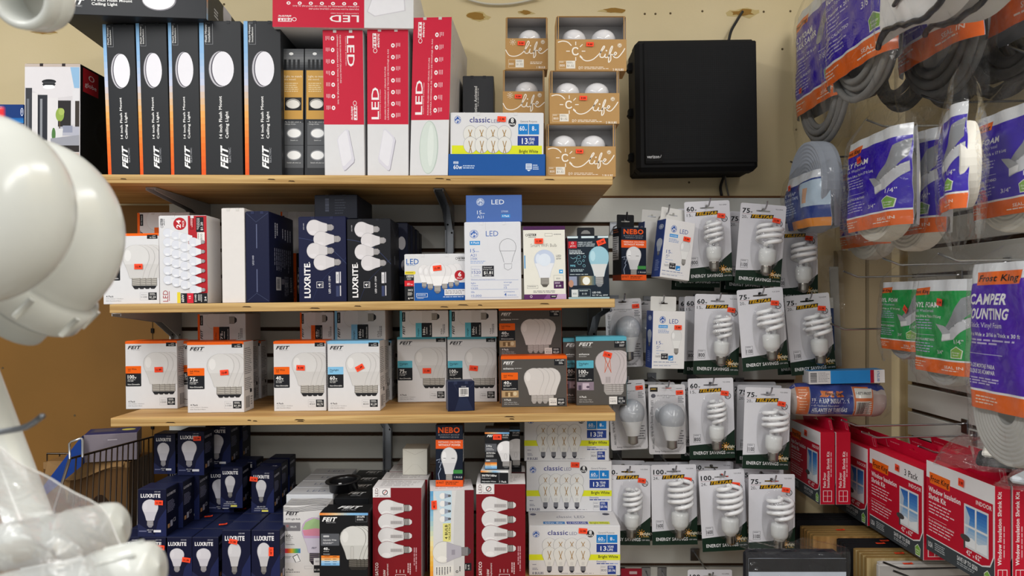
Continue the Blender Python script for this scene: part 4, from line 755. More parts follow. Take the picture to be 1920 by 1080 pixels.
# ---------------------------------------------------------------- shelves
S1 = shelf_plane((200, 327), (1150, 330)); S2 = shelf_plane((205, 571), (1152, 560)); S3 = shelf_plane((207, 784), (1154, 773)); S4 = Plane(ZC - .69)
PLY = wood('plywood_face', '#a57a45', '#cda56a', 1.5, 26); EDGE = wood('plywood_edge', '#a4814e', '#d8b67c', 2.0, 160, knots=.3)
def shelf(pl, xl, xr, label, y0=YS, th=.021):
    w = xr - xl; xc = (xl + xr) / 2; t = thing('shelf_board', label, 'shelf', (xc, y0, pl.z(xc)), (0, pl.th, 0), 'plywood shelf boards')
    mb = MB(); mb.box(-w / 2, w / 2, 0, YW - y0 - .003, -th, 0, PLY, .0012, mats={'front': EDGE, 'left': EDGE, 'right': EDGE})
    rn = random.Random(int(label.count('e') * 31 + len(label)))
    for k in range(7):  # dark voids between the plies
        x = (rn.random() - .5) * w * .9; l = .008 + .02 * rn.random(); z = -th * (.35 + .4 * rn.random())
        mb.slab([(x, z), (x + l, z - .001), (x + l * .8, z + .0016), (x + l * .2, z + .002)], -.0004, 0, M('#3a2612', 'matte'))
    mb.build('plywood_board', t); return t
shelf(S1, P(35, 0, YS).x, P(1149, 0, YS).x, 'top plywood shelf holding the ceiling light cartons')
shelf(S2, P(205, 0, YS).x, P(1153, 0, YS).x, 'second plywood shelf at eye level under the navy and white bulb cartons')
shelf(S3, P(207, 0, YS).x, P(1154, 0, YS).x, 'third plywood shelf with the row of orange and blue banded cartons')
shelf(S4, P(120, 0, YS).x, .262, 'lowest shelf board under the navy cartons at the bottom edge', y0=1.74)
STEEL = M('#8f9196', 'metal'); DSTEEL = M('#55565a', 'metal'); CHROME = M('#b9babd', 'metal'); WBR = M('#a9a7a6', 'plastic')
def bracket(x, pl, th, leg, label, m=STEEL, arm=.34):
    z = pl.z(x) - .0215; t = thing('shelf_bracket', label, 'bracket', (x, YW - .001, z), (0, 0, 0), 'steel shelf brackets')
    for sx in (-1, 1):
        mb = MB(); mb.slab([(-.001, 0), (-arm, 0), (-arm, -.008), (-arm * .35, -.03), (-.022, -.075), (-.018, -leg), (-.001, -leg)], sx * .011 - .001, sx * .011 + .001, m, ax='X')
        mb.slab([(-.012 + .003 * math.cos(q * .785), -leg + .03 + .003 * math.sin(q * .785)) for q in range(8)], sx * .011 - .0014, sx * .011 + .0014, M('#151515', 'matte'), ax='X')
        fix_normals(mb.build('side_flange', t))
    mb = MB(); mb.box(-.013, .013, -.004, -.001, -leg, 0, m, .0006); mb.box(-.013, .013, -arm, -.003, -.0025, -.0002, m, .0006)
    for sx in (-1, 1):
        mb.lathe([(.0001, -.0046), (.003, -.0046), (.003, -.004)], M('#151515', 'matte'), (sx * .006, 0, -.07 - .012 * sx), 'Y', 8)
    mb.build('bracket_arm', t); return t
bracket(-.90, S1, .02, .07, 'pale bracket under the left end of the top shelf', WBR); bracket(-.183, S1, .02, .17, 'grey bracket under the top shelf behind the six pack')
bracket(-.985, S2, .02, .1, 'white bracket under the left end of the second shelf', WBR); bracket(.235, S2, .02, .15, 'grey bracket under the second shelf beside the tall grey bulb carton')
bracket(-.365, S3, .02, .2, 'grey bracket under the third shelf above the small white carton')

# ---------------------------------------------------------------- top shelf
B1 = '#27292d'; TS = {'right': '#1f2125'}
Tb = []
for (x0, x1, yt, ln), lab in zip(((203, 262, 46, -.042), (263, 320, 44, -.034), (321, 377, 42, -.025), (378, 456, 40, -.02), (460, 529, 40, -.015)),
        ('black upright ceiling light carton beside the patio photo carton', 'black upright ceiling light carton, second from the left', 'black upright ceiling light carton, third from the left',
         'black scuffed ceiling light carton, fourth and widest of the upright ones', 'black upright ceiling light carton beside the two narrow gold ones')):
    Tb.append(box(lab, (x0, yt, x1, 327), .35, B1, art_tall(), Y=1.812, on=S1, lean=ln, name='ceiling_light_box', cat='box', group='upright black ceiling light cartons', flap='#232529'))
box('black ceiling light carton lying flat across the upright ones', (113, -52, 384, 40), .34, '#2a2c31', art_lying(), right=art_lying_side(), Y=1.772, on=Tb[1], yaw=5, name='ceiling_light_box', group='upright black ceiling light cartons', X=(248 - 960) / F * 1.775, size=(None, .085))
g = box('white and black carton with a patio photo at the left end of the top shelf', (46, 120, 150, 330), .2, '#d4ccc8', art_globe(), right=art_globe_side(), Y=1.83, on=S1, cols={'right': '#121316', 'top': '#3a3034', 'left': '#121316'}, name='ceiling_light_box', flap='#2e2629')
box('dark blue carton with round white emblem left of the patio photo carton', (-30, 196, 44, 330), .12, '#1a3a78', art_west(), Y=1.85, on=S1, name='ceiling_light_box')
for x0, x1, w_ in ((526, 569, 'left'), (571, 612, 'right')):
    box('narrow grey and gold light carton, ' + ('left one of the pair next to the black carton' if w_ == 'left' else 'right one, partly behind the red carton'), (x0, 92, x1, 321), .3, '#2f3135', art_gold(), Y=1.835, on=S1, name='ceiling_light_box', group='narrow gold ceiling light cartons')
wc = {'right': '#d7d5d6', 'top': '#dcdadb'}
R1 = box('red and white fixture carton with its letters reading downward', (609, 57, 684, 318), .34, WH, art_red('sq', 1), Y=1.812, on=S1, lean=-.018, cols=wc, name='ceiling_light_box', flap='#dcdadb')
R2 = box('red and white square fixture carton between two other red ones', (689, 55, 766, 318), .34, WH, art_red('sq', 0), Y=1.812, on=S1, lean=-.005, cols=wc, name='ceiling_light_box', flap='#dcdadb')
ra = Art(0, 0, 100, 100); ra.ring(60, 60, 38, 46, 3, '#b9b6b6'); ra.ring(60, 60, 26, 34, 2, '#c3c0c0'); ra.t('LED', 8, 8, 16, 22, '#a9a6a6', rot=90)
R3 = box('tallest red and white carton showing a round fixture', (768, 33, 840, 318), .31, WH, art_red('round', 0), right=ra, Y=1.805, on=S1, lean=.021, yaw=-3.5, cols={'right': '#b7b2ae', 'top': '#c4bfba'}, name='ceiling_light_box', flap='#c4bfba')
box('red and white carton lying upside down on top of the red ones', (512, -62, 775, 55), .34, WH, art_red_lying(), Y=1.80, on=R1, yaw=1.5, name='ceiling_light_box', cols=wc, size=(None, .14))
box('small dark grey carton standing behind the blue and white eight pack', (867, 143, 925, 322), .16, '#3c3d41', art_motion(), Y=1.955, on=S1, cols={'right': '#2c2d31'}, name='light_fixture_box', flap='#333438')
gt = box('eight pack of bulbs in a blue display tray on the top shelf', (844, 212, 1019, 321), .085, WH, art_classic_tray(), Y=1.806, on=S1, st=[(.55, .1, 4, '11.99')], flap=WH)
mb = MB(); w2, dd, hh = gt.w / 2 + .003, gt.d / 2 + .004, .052
mb.box(-w2, w2, -dd, -dd + .002, .0, hh, M('#16549f'), .0005); art_tray().paint(mb, lambda u, v, l: (-w2 + 2 * w2 * u, -dd - l, hh * (1 - v)))
for sx in (-1, 1): mb.box(sx * w2 - .001, sx * w2 + .001, -dd, dd, 0, hh, M('#16549f'), .0004)
mb.build('display_tray', gt.root)

def bulb_mesh(mb_globe, h, r, glass, neck=None):
    return [(r * v, h * (1 - t)) for t, v in BULB]
KR = '#b48c56'
LBULB = None
def life_box(n, rect, Y, on, label, d=.066, fl=.42):
    global LBULB
    x0, y0, x1, y1 = rect; X = ((x0 + x1) / 2 - 960) / F * Y; w = (x1 - x0) / F * Y; sup = on.topplane if isinstance(on, Box) else on; zb = sup.z(X) + .0004; h = (y1 - y0) / F * Y
    t = thing('bulb_box', label, 'box', (X, Y + d / 2, zb), (0, 0, 0), 'kraft window bulb cartons'); th = .0012
    mb = MB(); K = M(KR); I = M('#b2b0b1', 'matte')
    mb.box(-w / 2, w / 2, d / 2 - th, d / 2, 0, h, K, mats={'front': I}); mb.box(-w / 2, w / 2, -d / 2, d / 2 - th, 0, th, K, mats={'top': I}); mb.box(-w / 2, w / 2, -d / 2 + .002, d / 2 - th, h - th, h, K, mats={'bottom': I})
    for sx in (-1, 1):
        a, b = sorted((sx * w / 2, sx * (w / 2 - th))); mb.box(a, b, -d / 2 + .001, d / 2 - th, th, h - th, K, mats={'left' if sx > 0 else 'right': I})
    mb.build('carton', t)
    fh = h * (1 - fl); mb = MB(); mb.box(-w / 2 - .0006, w / 2 + .0006, -d / 2 - th, -d / 2 + .0005, -.0002, fh, K, .0004, mats={'back': I})
    art_life(n).paint(mb, lambda u, v, l: (-w / 2 + w * u, -d / 2 - th - l, fh * (1 - v))); mb.build('front_panel', t)
    mb = MB(); mb.box(-w / 2 + .002, w / 2 - .002, -d / 2 - .0005, d / 2 - .002, h, h + .001, K, .0003)
    for sx in (-1, 1): mb.box(sx * w * .47 - .0012, sx * w * .47 + .0012, -d / 2 - .0008, -d / 2 + .0016, fh, h, K)
    mb.build('tuck_flap', t)
    sticker(t, -w / 2 + w * (.37 if n == 1 else .48), fh * .83, -d / 2 - .0032, rot=2, txt='9.99')
    for j in range(n):
        bx = X + (0 if n == 1 else (-.235 if j == 0 else .2) * w) + (.008 if n == 1 else 0); bh = h * .8
        if LBULB is None:
            r = thing('light_bulb', '', 'light bulb', group='frosted bulbs in the kraft cartons')
            mb = MB(); mb.lathe([(.0305 * v, .03 + .098 * (.75 - t_)) for t_, v in BULB if t_ < .46], M('#e3e1e3', 'gloss'), n=28); mb.build('glass_globe', r)
            mb = MB(); mb.lathe([(.0305 * v, .03 + .098 * (.75 - t_)) for t_, v in BULB if .43 < t_ < .75] , M('#dcdadb', 'plastic'), n=24); mb.build('neck', r)
            mb = MB(); mb.lathe([(.0145, .032), (.013, .029)] + [(.0125 + .0012 * (k % 2), .027 - k * .002) for k in range(10)] + [(.008, .003), (.0001, 0)], STEEL, n=18); mb.build('screw_cap', r); LBULB = r
            b = r
        else: b = dup(LBULB, (0, 0, 0), (0, 0, 0), '')
        b.location = (bx, Y + d / 2 + .004, zb + h * .85 - .1035); b.location.z = max(b.location.z, zb + .0015); b['label'] = 'white frosted bulb ' + ('' if n == 1 else ('on the left ' if j == 0 else 'on the right ')) + 'inside the ' + label.replace(' of the stack', '')
    q = Box(); q.topplane = Plane(zb + h + .0012); return q
a = life_box(2, (1024, 229, 1154, 327), 1.815, S1, 'bottom kraft two-bulb carton'); a = life_box(2, (1031, 126, 1161, 225), 1.815, a, 'middle kraft two-bulb carton'); life_box(2, (1043, 22, 1174, 124), 1.82, a, 'topmost kraft two-bulb carton')
a = box('kraft single-bulb carton hidden behind the blue tray', (943, 232, 1021, 327), .064, KR, Y=1.90, on=S1); a = life_box(1, (943, 130, 1021, 230), 1.90, a, 'lower kraft single-bulb carton', fl=.4); life_box(1, (948, 31, 1027, 128), 1.90, a, 'upper kraft single-bulb carton', fl=.4)

# ---------------------------------------------------------------- second shelf
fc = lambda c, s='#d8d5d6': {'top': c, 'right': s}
box('white carton with an orange top band at the left end of the second shelf', (194, 438, 299, 575), .075, WH, art_4pk(OR, '75', 'Soft White', '11.2w LED', '1100', '$1.35'), Y=1.815, on=S2, cols=fc(OR), st=[(.64, .47, 0, '11.99')])
a = box('white carton hidden behind the orange banded one on the second shelf', (262, 460, 352, 560), .12, '#d9d2d2', Y=2.0, on=S2)
box('white carton on its side behind the 24 pack', (258, 399, 356, 462), .12, '#d9d2d2', art_4pk_lying(OR, '75'), Y=1.99, on=a, flap='#cfc8c8')
box('large white and red 24 pack of bulbs', (300, 405, 390, 572), .085, WH, art_24(), Y=1.815, on=S2, lean=-.006, flap=WH, cols={'right': '#dedbda'})
box('plain white carton next to the 24 pack', (417, 391, 460, 571), .17, '#e2dedc', Y=1.815, on=S2, flap='#d9d6d3')
a_ = Art(0, 0, 45, 174); a_.r(20, 24, 22, 70, '#5a6180'); a_.r(20, 110, 22, 154, '#5a6180'); a_.t('LR21440', 12, 84, 15.5, 102, '#c4c6d4', rot=90); a_.k([(2, 3), (20, 20), (43, 3)], .6, '#46506f', 0); a_.k([(2, 171), (20, 156), (43, 171)], .6, '#46506f', 0)
NV = '#131838'
box('navy carton turned edgewise with barcode on its right side', (462, 397, 506, 571), .2, NV, a_, right=art_lux4_side(), Y=1.815, on=S2, cols={'top': '#1c2346'}, flap='#262d50')
box('small white carton corner with orange edge behind the navy cartons', (528, 397, 592, 560), .1, '#cfcacb', art_4pk_lying(OR, '40'), Y=2.07, on=S2)
f_ = box('navy carton of four bulbs with white lettering up its side', (561, 407, 650, 568), .16, '#12173a', art_lux4(21440), Y=1.815, on=S2, flap='#1c2244')
ta = Art(0, 0, 80, 42); ta.ml(20, 6, 34, 38, 1, '#4c5060', rot=1); ta.ml(38, 8, 60, 36, 6, '#3e424f', fill=.4)
box('dark carton lying on top of the two four-bulb cartons', (590, 366, 670, 407), .2, '#1a1d2a', ta, Y=1.87, on=f_, flap='#161822')
sa = Art(0, 0, 60, 160); sa.k([(0, 4), (30, 30), (60, 4)], .8, '#5a5c66', 0); sa.k([(0, 156), (30, 120), (60, 156)], .8, '#5a5c66', 0); sa.ml(26, 70, 30, 90, 1, '#8a8c96', rot=1)
box('black carton of four bulbs beside the navy one', (652, 411, 734, 567), .13, '#15161c', art_lux4(21438), right=sa, Y=1.815, on=S2, flap='#1b1c24')
na = Art(0, 0, 100, 140); na.e(84, 36, 10, 12, '#b8b6bc'); na.e(90, 76, 8, 10, '#9a98a2'); na.r(78, 96, 92, 110, '#55586a')
for k, (xr, yt, Y) in enumerate(((766, 419, 1.962), (775, 424, 2.022), (783, 431, 2.082), (788, 437, 2.142))):
    box('navy carton in the row receding behind the black four-bulb carton, %s' % ('nearest of them', 'second of them', 'third of them', 'last of them')[k], (xr - 72 + k * 4, yt, xr, 565), .052, '#14182e', na if k == 0 else None, Y=Y, on=S2, group='navy cartons receding on the second shelf', flap='#181c34')
box('blue and white six pack of bulbs', (759, 477, 873, 567), .11, WH, art_6(), Y=1.83, on=S2, st=[(.54, .3, -6, '11.99')], flap=WH)
l_ = box('tall white four pack carton with a bulb drawn in outline', (872, 417, 978, 564), .12, '#dcdde3', art_gew(), Y=1.812, on=S2, flap='#dfe0e6')
box('blue topped carton stacked on the tall white carton', (874, 366, 979, 417), .1, '#4a6bae', art_geb(), Y=1.822, on=l_)
box('cream smart bulb carton with purple top and bottom', (983, 425, 1062, 562), .07, '#e6e4da', art_wifi(), Y=1.815, on=S2, st=[(.37, .2, 0, '11.99')], cols={'top': '#4a2050', 'right': '#4a2050'}, flap='#4a2050', lean=-.008)
o_ = box('dark teal carton with a blue tinted bulb', (1066, 443, 1143, 560), .07, '#142230', art_germ(), Y=1.815, on=S2, st=[(.82, .1, -20, '11.99')], cols={'left': '#7a2a30'}, flap='#142230', lean=-.01)
mb = MB(); w = .022
mb.slab([(-w, 0), (w, 0), (w, .024), (w * .9, .027), (-w * .9, .027), (-w, .024)], -.0005, .0005, M('#1b1d22')); mb.slab([(-.012, .011), (.012, .011), (.01, .016), (.004, .02), (-.004, .02), (-.01, .016)], -.0008, .0008, M('#8a8a88')); mb.build('hang_tab', o_.root, (0, .03, o_.h))

# ---------------------------------------------------------------- third shelf
def p4(label, rect, c, watt, name, sub, lum, cost, st, d=.078, Y=None, on=S3, **k):
    return box(label, rect, d, WH, art_4pk(c, watt, name, sub, lum, cost), right=art_4pk_side(), Y=Y, on=on, cols=fc(c), st=st, flap=c, **k)
p4('white carton with orange band reading 100w at the left end of the third shelf', (236, 640, 333, 767), OR, '100', 'Soft White', '15w LED', '1500', '$1.81', [(.65, .42, -2, '11.99')])
p4('white orange banded carton squeezed between the 100w and the 75w ones', (337, 640, 434, 766), OR, '75', 'Soft White', '11.2w LED', '1100', '$1.35', [], Y=1.985, d=.07)
p4('white carton with orange band reading 75w standing forward', (352, 642, 458, 774), OR, '75', 'Soft White', '11.2w LED', '1100', '$1.35', [(.66, .43, -4, '13.49')], d=.07)
b_ = p4('white orange banded carton in the second row behind the 75w one', (376, 641, 473, 765), OR, '75', 'Soft White', '11.2w LED', '1100', '$1.35', [], Y=2.065, d=.055)
p4('white orange banded carton in the last row behind the 75w one', (392, 641, 490, 765), OR, '75', 'Soft White', '11.2w LED', '1100', '$1.35', [], Y=2.13, d=.055)
def ly(label, rect, c, watt, Y, on, d=.12): return box(label, rect, d, WH, art_4pk_lying(c, watt), Y=Y, on=on, flap='#dcdadb', cols={'right': '#cbbfba'})
ly('white carton with orange end lying on the 75w cartons', (371, 589, 461, 634), OR, '75', 2.03, b_)
q1 = p4('white carton with orange band reading 40w', (514, 640, 612, 771), OR, '40', 'Soft White', '5w LED', '450', '$0.72', [(.52, .38, 2, '9.99')])
q2 = p4('white carton with light blue band reading 60w', (615, 640, 713, 771), BL, '60', 'Daylight', '9w LED', '800', '$1.20', [(.62, .38, -28, '11.99')])
q3 = p4('white carton behind the blue banded 60w one', (625, 640, 722, 766), BL, '60', 'Daylight', '9w LED', '800', '$1.20', [], Y=1.985, d=.07)
p4('white carton in the last row behind the 60w one', (638, 640, 735, 766), BL, '60', 'Daylight', '9w LED', '800', '$1.20', [], Y=2.065, d=.07)
q4 = p4('white carton behind the orange 40w one', (528, 640, 622, 766), OR, '40', 'Soft White', '5w LED', '450', '$0.72', [], Y=1.985, d=.07)
ly('white carton with orange end reading 40w lying in the shade', (563, 586, 626, 631), OR, '40', 2.0, q4)
ly('white carton with blue end lying on the 60w carton', (628, 583, 723, 632), BL, '100', 1.99, q3)
q5 = p4('white carton with teal band reading 75w set further back', (746, 632, 838, 754), TQ, '75', 'Daylight', '11.2w LED', '1100', '$1.35', [(.6, .52, 0, '11.99')])
q6 = p4('white carton with teal band reading 100w set further back', (840, 632, 932, 754), TQ, '100', 'Daylight', '15w LED', '1500', '$1.81', [(.53, .48, 6, '11.99')])
ly('white carton with teal end lying on the 75w teal carton', (750, 583, 841, 629), TQ, '100', 1.975, q5, .1); ly('white carton with teal end lying on the 100w teal carton', (843, 582, 933, 629), TQ, '100', 1.975, q6, .1)
sa = Art(40, 695, 315, 952); sa.k([(95, 700), (180, 835), (315, 700)], 2, '#3a4460', 0); sa.p([(155, 835), (240, 835), (300, 950), (110, 950)], '#222b48'); sa.r(155, 748, 254, 826, '#e2e0e0'); sa.bars(168, 757, 244, 808); sa.ml(170, 814, 240, 822, 1, '#444'); sa.t('LR21445', 180, 733, 228, 742, '#d6d6dc')
box('little navy carton with a barcode in front of the teal banded cartons', (840, 716, 890, 771), .05, '#141b36', sa, on=S3, yaw=10, cols={'left': '#565d74', 'top': '#2b3350'}, flap='#2b3350')
GE_ = '#55524f'
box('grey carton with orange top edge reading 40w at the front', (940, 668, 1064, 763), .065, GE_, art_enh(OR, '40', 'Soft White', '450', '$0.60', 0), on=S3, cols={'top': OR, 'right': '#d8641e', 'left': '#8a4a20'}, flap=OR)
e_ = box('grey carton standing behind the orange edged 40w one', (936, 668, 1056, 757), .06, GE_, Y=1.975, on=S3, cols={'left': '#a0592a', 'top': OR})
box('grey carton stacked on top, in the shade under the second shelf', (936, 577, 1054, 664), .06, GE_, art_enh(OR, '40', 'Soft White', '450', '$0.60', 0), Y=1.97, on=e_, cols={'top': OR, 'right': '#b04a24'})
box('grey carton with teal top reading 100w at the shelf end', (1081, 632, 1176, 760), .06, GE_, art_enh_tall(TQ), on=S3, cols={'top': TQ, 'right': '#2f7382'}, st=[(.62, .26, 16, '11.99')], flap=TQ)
box('grey carton half hidden behind the teal topped 100w carton', (1057, 634, 1150, 757), .06, GE_, art_enh_tall(TQ), Y=1.965, on=S3, cols={'top': TQ})

# ---------------------------------------------------------------- lowest shelf
NB = '#0e1230'
def lux_proto(kind, w, h, d):
    t = thing('bulb_box', 'x', 'box'); carton('carton', t, w, d, h, NB, {'front': art_lux1(kind), 'right': art_lux1_side()}, cols={'top': '#141936', 'right': '#0c1024'})
    mb = MB(); mb.box(-w / 2 + .002, w / 2 - .002, -d / 2 + .002, d / 2 - .004, h, h + .0008, M('#1a2142'), .0003); mb.build('tuck_flap', t); return t
PR = {'A': (lux_proto(0, .069, .114, .066), .069, .114, .066), 'B': (lux_proto(1, .064, .114, .066), .064, .114, .066), 'C': (lux_proto(2, .068, .139, .066), .068, .139, .066), 'D': (lux_proto(2, .058, .107, .058), .058, .107, .058), 'E': (lux_proto(0, .056, .104, .058), .056, .104, .058)}
used = set()
def lux(k, X, Y, z, label, grp='navy single-bulb cartons', st=None, yaw=0):
    p, w, h, d = PR[k]; loc = (X, Y + d / 2, z + .0004); rot = (0, 0, R(yaw))
    if k in used: r = dup(p, loc, rot, label, grp); [bpy.data.objects.remove(c) for c in list(r.children) if c.name.startswith('price')]
    else: r = p; r.location = loc; r.rotation_euler = rot; r['label'] = label; r['group'] = grp; used.add(k)
    r['_st'] = 0; del r['_st']
    pend.append((r, w, h, d, st)); return z + h + .0014
pend = []
zb = S4.z(0); xs = lambda px, Y=1.8: (px - 960) / F * Y
front = [('B', 243, 'navy single-bulb carton at the far left of the lowest front row, half behind the pipe', None), ('A', 287, 'navy single-bulb carton in the lowest front row, directly under the tall stack', (.77, .21, 3)), ('B', 335, 'navy carton in the lowest front row with a sticker right of its bulb', (.8, .47, 8)),
         ('B', 385, 'navy carton in the lowest front row without a sticker on its face', None), ('C', 443, 'tall navy carton in the lowest front row with a sticker on top of its bulb', (.4, .19, 10)), ('C', 498, 'tall navy carton at the right end of the lowest front row', (.7, .36, 90))]
tops = {}
for i, (k, px, lab, st) in enumerate(front):
    Y = 1.80 if i < 4 else 1.775; tops[i] = lux(k, xs(px, Y), Y, zb, lab, st=st)
    for r_ in (1, 2, 3, 4):
        if i == 0 and r_ > 2: continue
        lux(k, xs(px, Y) - .0005 * r_, Y + .069 * r_, zb, 'navy carton showing only its top, %s column, %s row behind the lowest front row' % (('first', 'second', 'third', 'fourth', 'fifth', 'sixth')[i], ('first', 'second', 'third', 'fourth')[r_ - 1]), 'navy cartons in the rows behind', ('top', .6, .4) if (i * 3 + r_ * 2) % 5 < 2 else None)
z2 = tops[1]
lux('A', xs(284), 1.803, z2, 'navy carton standing alone in front on the second layer, sticker over its bulb', st=(.75, .28, 2)); X2 = xs(284)
for r_ in (1, 2, 3, 4): lux('A', X2 + .012 * r_ - .002, 1.803 + .069 * r_, z2, 'navy carton showing its right side, %s behind the stickered second layer one' % ('first', 'second', 'third', 'last')[r_ - 1], 'navy cartons of the second layer')
lux('A', X2 - .06 + .012 * 3, 1.803 + .069 * 3, z2, 'navy carton at the back of the second layer beside the wire basket', 'navy cartons of the second layer')
lux('A', X2 + .088, 2.005, z2, 'navy carton at the back of the second layer, right side of its row', 'navy cartons of the second layer'); lux('A', X2 + .09, 2.08, z2, 'navy carton at the rear of the second layer in deep shade', 'navy cartons of the second layer')
z3 = z2 + .1154
lux('E', xs(317, 1.98), 1.955, z3, 'small navy carton on the third layer next to the wire basket'); lux('A', xs(364, 1.96), 1.94, z3, 'navy carton on the third layer with a sticker above its bulb', st=(.75, .16, -2))
lux('A', xs(364, 1.96) + .035, 2.03, z3, 'navy carton behind the stickered one on the third layer', 'navy cartons of the third layer'); lux('A', xs(364, 1.96) + .04, 2.105, z3, 'navy carton at the back of the third layer', 'navy cartons of the third layer')
zc = tops[4]
lux('D', xs(442, 1.99), 1.96, zc, 'small navy carton set back on the tall cartons, no sticker'); lux('D', xs(496, 1.93), 1.915, zc, 'small navy carton set back with a sticker across its lettering', st=(.12, .19, 6))
lux('D', xs(512, 2.02), 2.0, zc, 'small navy carton behind the one with stickered lettering', 'small navy cartons set back'); lux('D', xs(530, 2.1), 2.07, zc, 'small navy carton at the back near the white cartons', 'small navy cartons set back'); lux('D', xs(466, 2.06), 2.04, zc, 'small navy carton behind the unstickered set back one', 'small navy cartons set back')
for r, w, h, d, st in pend:
    if not st: continue
    if st[0] == 'top':
        o = sticker(r, (st[1] - .5) * w, h + .003, (st[2] - .5) * d, w=.02, h=.012); o.rotation_euler = (R(-90), 0, R(20)); o.location = (o.location.x, o.location.y, h + .0025)
    else: sticker(r, -w / 2 + st[0] * w, h * (1 - st[1]), -d / 2 - .0012, rot=st[2], w=.0205, h=.0115)

ta = Art(0, 0, 300, 80)
for j in range(6): ta.k([(0, 8 + j * 12), (90, 16 + j * 11), (200, 2 + j * 12), (300, 10 + j * 12)], 4, '#4a4a4e')
box('white colour-changing bulb carton with wavy lines on top', (531, 949, 612, 1100), .07, '#d8d6d6', art_color(), top=ta, Y=1.815, on=S4)
c40 = box('black carton with an adjustable white bulb beside the colour bulb carton', (599, 962, 690, 1100), .075, '#16171a', art_40(), top=art_40_top(), Y=1.765, on=S4)
wl = Art(0, 0, 110, 80); wl.t('LED', 10, 8, 52, 30, '#2f62b0', b=.4); wl.t('LED', 60, 50, 90, 66, '#8a94b4')
wt = Art(0, 0, 110, 70); wt.t('LED', 40, 22, 84, 42, '#9aa0b4', b=.4); wt.r(0, 60, 110, 64, '#c4c8d4')
for r_ in range(4):
    box('white LED bulb carton behind the colour bulb carton, row %s' % ('nearest the front', 'second from the front', 'third from the front', 'at the back wall')[r_], (0, 0, 100, 100), .07, '#d9dbe0', wl if r_ == 0 else None, top=wt, Y=1.892 + r_ * .0735, on=S4, X=-.513, size=(.118, .193), group='white cartons receding to the wall')
for r_ in range(4):
    box('black carton behind the adjustable bulb carton, row %s' % ('nearest the front', 'second from the front', 'third from the front', 'at the back wall')[r_], (0, 0, 100, 100), .076, '#17181b', top=art_40_top(), Y=1.845 + .04 + r_ * .078, on=S4, X=-.405, size=(.088, .186), group='black cartons receding to the wall')
t = thing('trim_ring', 'round black plastic trim ring lying on the boxes', 'ring', P(641, 912, 1.915) * 1, (R(3), R(-4), 0)); t.location = (xs(641, 1.915), 1.93, S4.z(0) + .194 + .026)
mb = MB(); mb.lathe([(.0335, -.024), (.036, -.024), (.037, -.002), (.0455, 0), (.046, .002), (.045, .003), (.036, .0015), (.0345, -.004), (.0335, -.024)], M('#17171a', 'plastic'), n=40); mb.build('flange', t)
mb = MB(); mb.lathe([(.03, -.024), (.0335, -.024), (.0335, -.018), (.03, -.018), (.03, -.024)], M('#121214', 'plastic'), n=40); mb.build('inner_lip', t)
mb = MB(); mb.box(-.004, .004, -.036, -.0335, -.006, .004, M('#cfcfd2', 'plastic'), .001); mb.build('clip', t)
sc = {'right': '#d5d0d0', 'top': '#d8d5d7'}
s1 = box('dark red carton of four bulbs next to the black adjustable bulb carton', (699, 915, 790, 1100), .08, '#d8d5d7', art_satco(), top=art_satco_top(), Y=1.80, on=S4, cols=sc)
for r_ in range(3): box('white topped dark red carton behind the left dark red one, row %s' % ('second', 'third', 'at the wall')[r_], (0, 0, 100, 100), .082, '#dedbdc', top=art_satco_top(), Y=1.884 + r_ * .086, on=S4, X=s1.X + .006 * r_ + .006, size=(s1.w, s1.h - .0005), group='dark red cartons receding to the wall', cols={'front': '#7d1620'})
xa = Art(0, 0, 100, 100); xa.k([(2, 2), (50, 22), (98, 2)], 1, '#b9b4a8', 0); xa.k([(2, 98), (40, 60), (60, 60), (98, 98)], 1, '#c9c4b8', 0)
box('small plain cream carton lying on the dark red cartons', (755, 842, 801, 888), .07, '#e0ddd2', xa, Y=1.93, on=s1)
vp = box('pale value pack carton with dark red sides', (807, 920, 888, 1100), .11, '#70151f', art_vp(), left=art_vp_side(), top=art_satco_top(), Y=1.80, on=S4, yaw=7, st=[(.09, .145, 88, '11.99')], cols={'top': '#dcdadb'})
nb = box('black and orange emergency bulb carton on the value pack', (817, 797, 868, 902), .055, '#141d2e', art_nebo(), right=art_nebo_side(), Y=1.835, on=vp, flap='#1b2435', cols={'top': '#a04a22', 'right': '#101824'})
s2 = box('dark red carton of four bulbs with a black strip carton on top', (893, 908, 985, 1100), .11, '#d8d5d7', art_satco(), top=art_satco_top(), Y=1.80, on=S4, cols=sc)
st_ = box('small black carton lying flat, end reading 30/70/100w', (901, 883, 953, 911), .115, '#d4d3d3', art_strip(), Y=1.805, on=s2, yaw=-4)
wy = box('black three-way bulb carton standing on the flat strip carton', (909, 805, 955, 882), .05, '#1c1d20', art_3way(), Y=1.815, on=st_, st=[(.51, .19, 0, '11.99')], cols={'top': '#2e2f33'}, flap='#26272b')
a = box('dark red carton behind the one carrying the strip carton', (905, 914, 985, 1100), .075, '#3a1217', Y=1.925, on=S4, cols={'top': '#dcdadb'}, size=(None, s2.h))
a = box('black bulb carton lying behind the three-way carton', (920, 880, 978, 905), .075, '#1c1d20', Y=1.925, on=a)
for k in range(1): box('black bulb carton standing behind the three-way carton', (925, 800, 975, 882), .06, '#17181b', art_3way(), Y=1.93, on=a, flap='#202125')
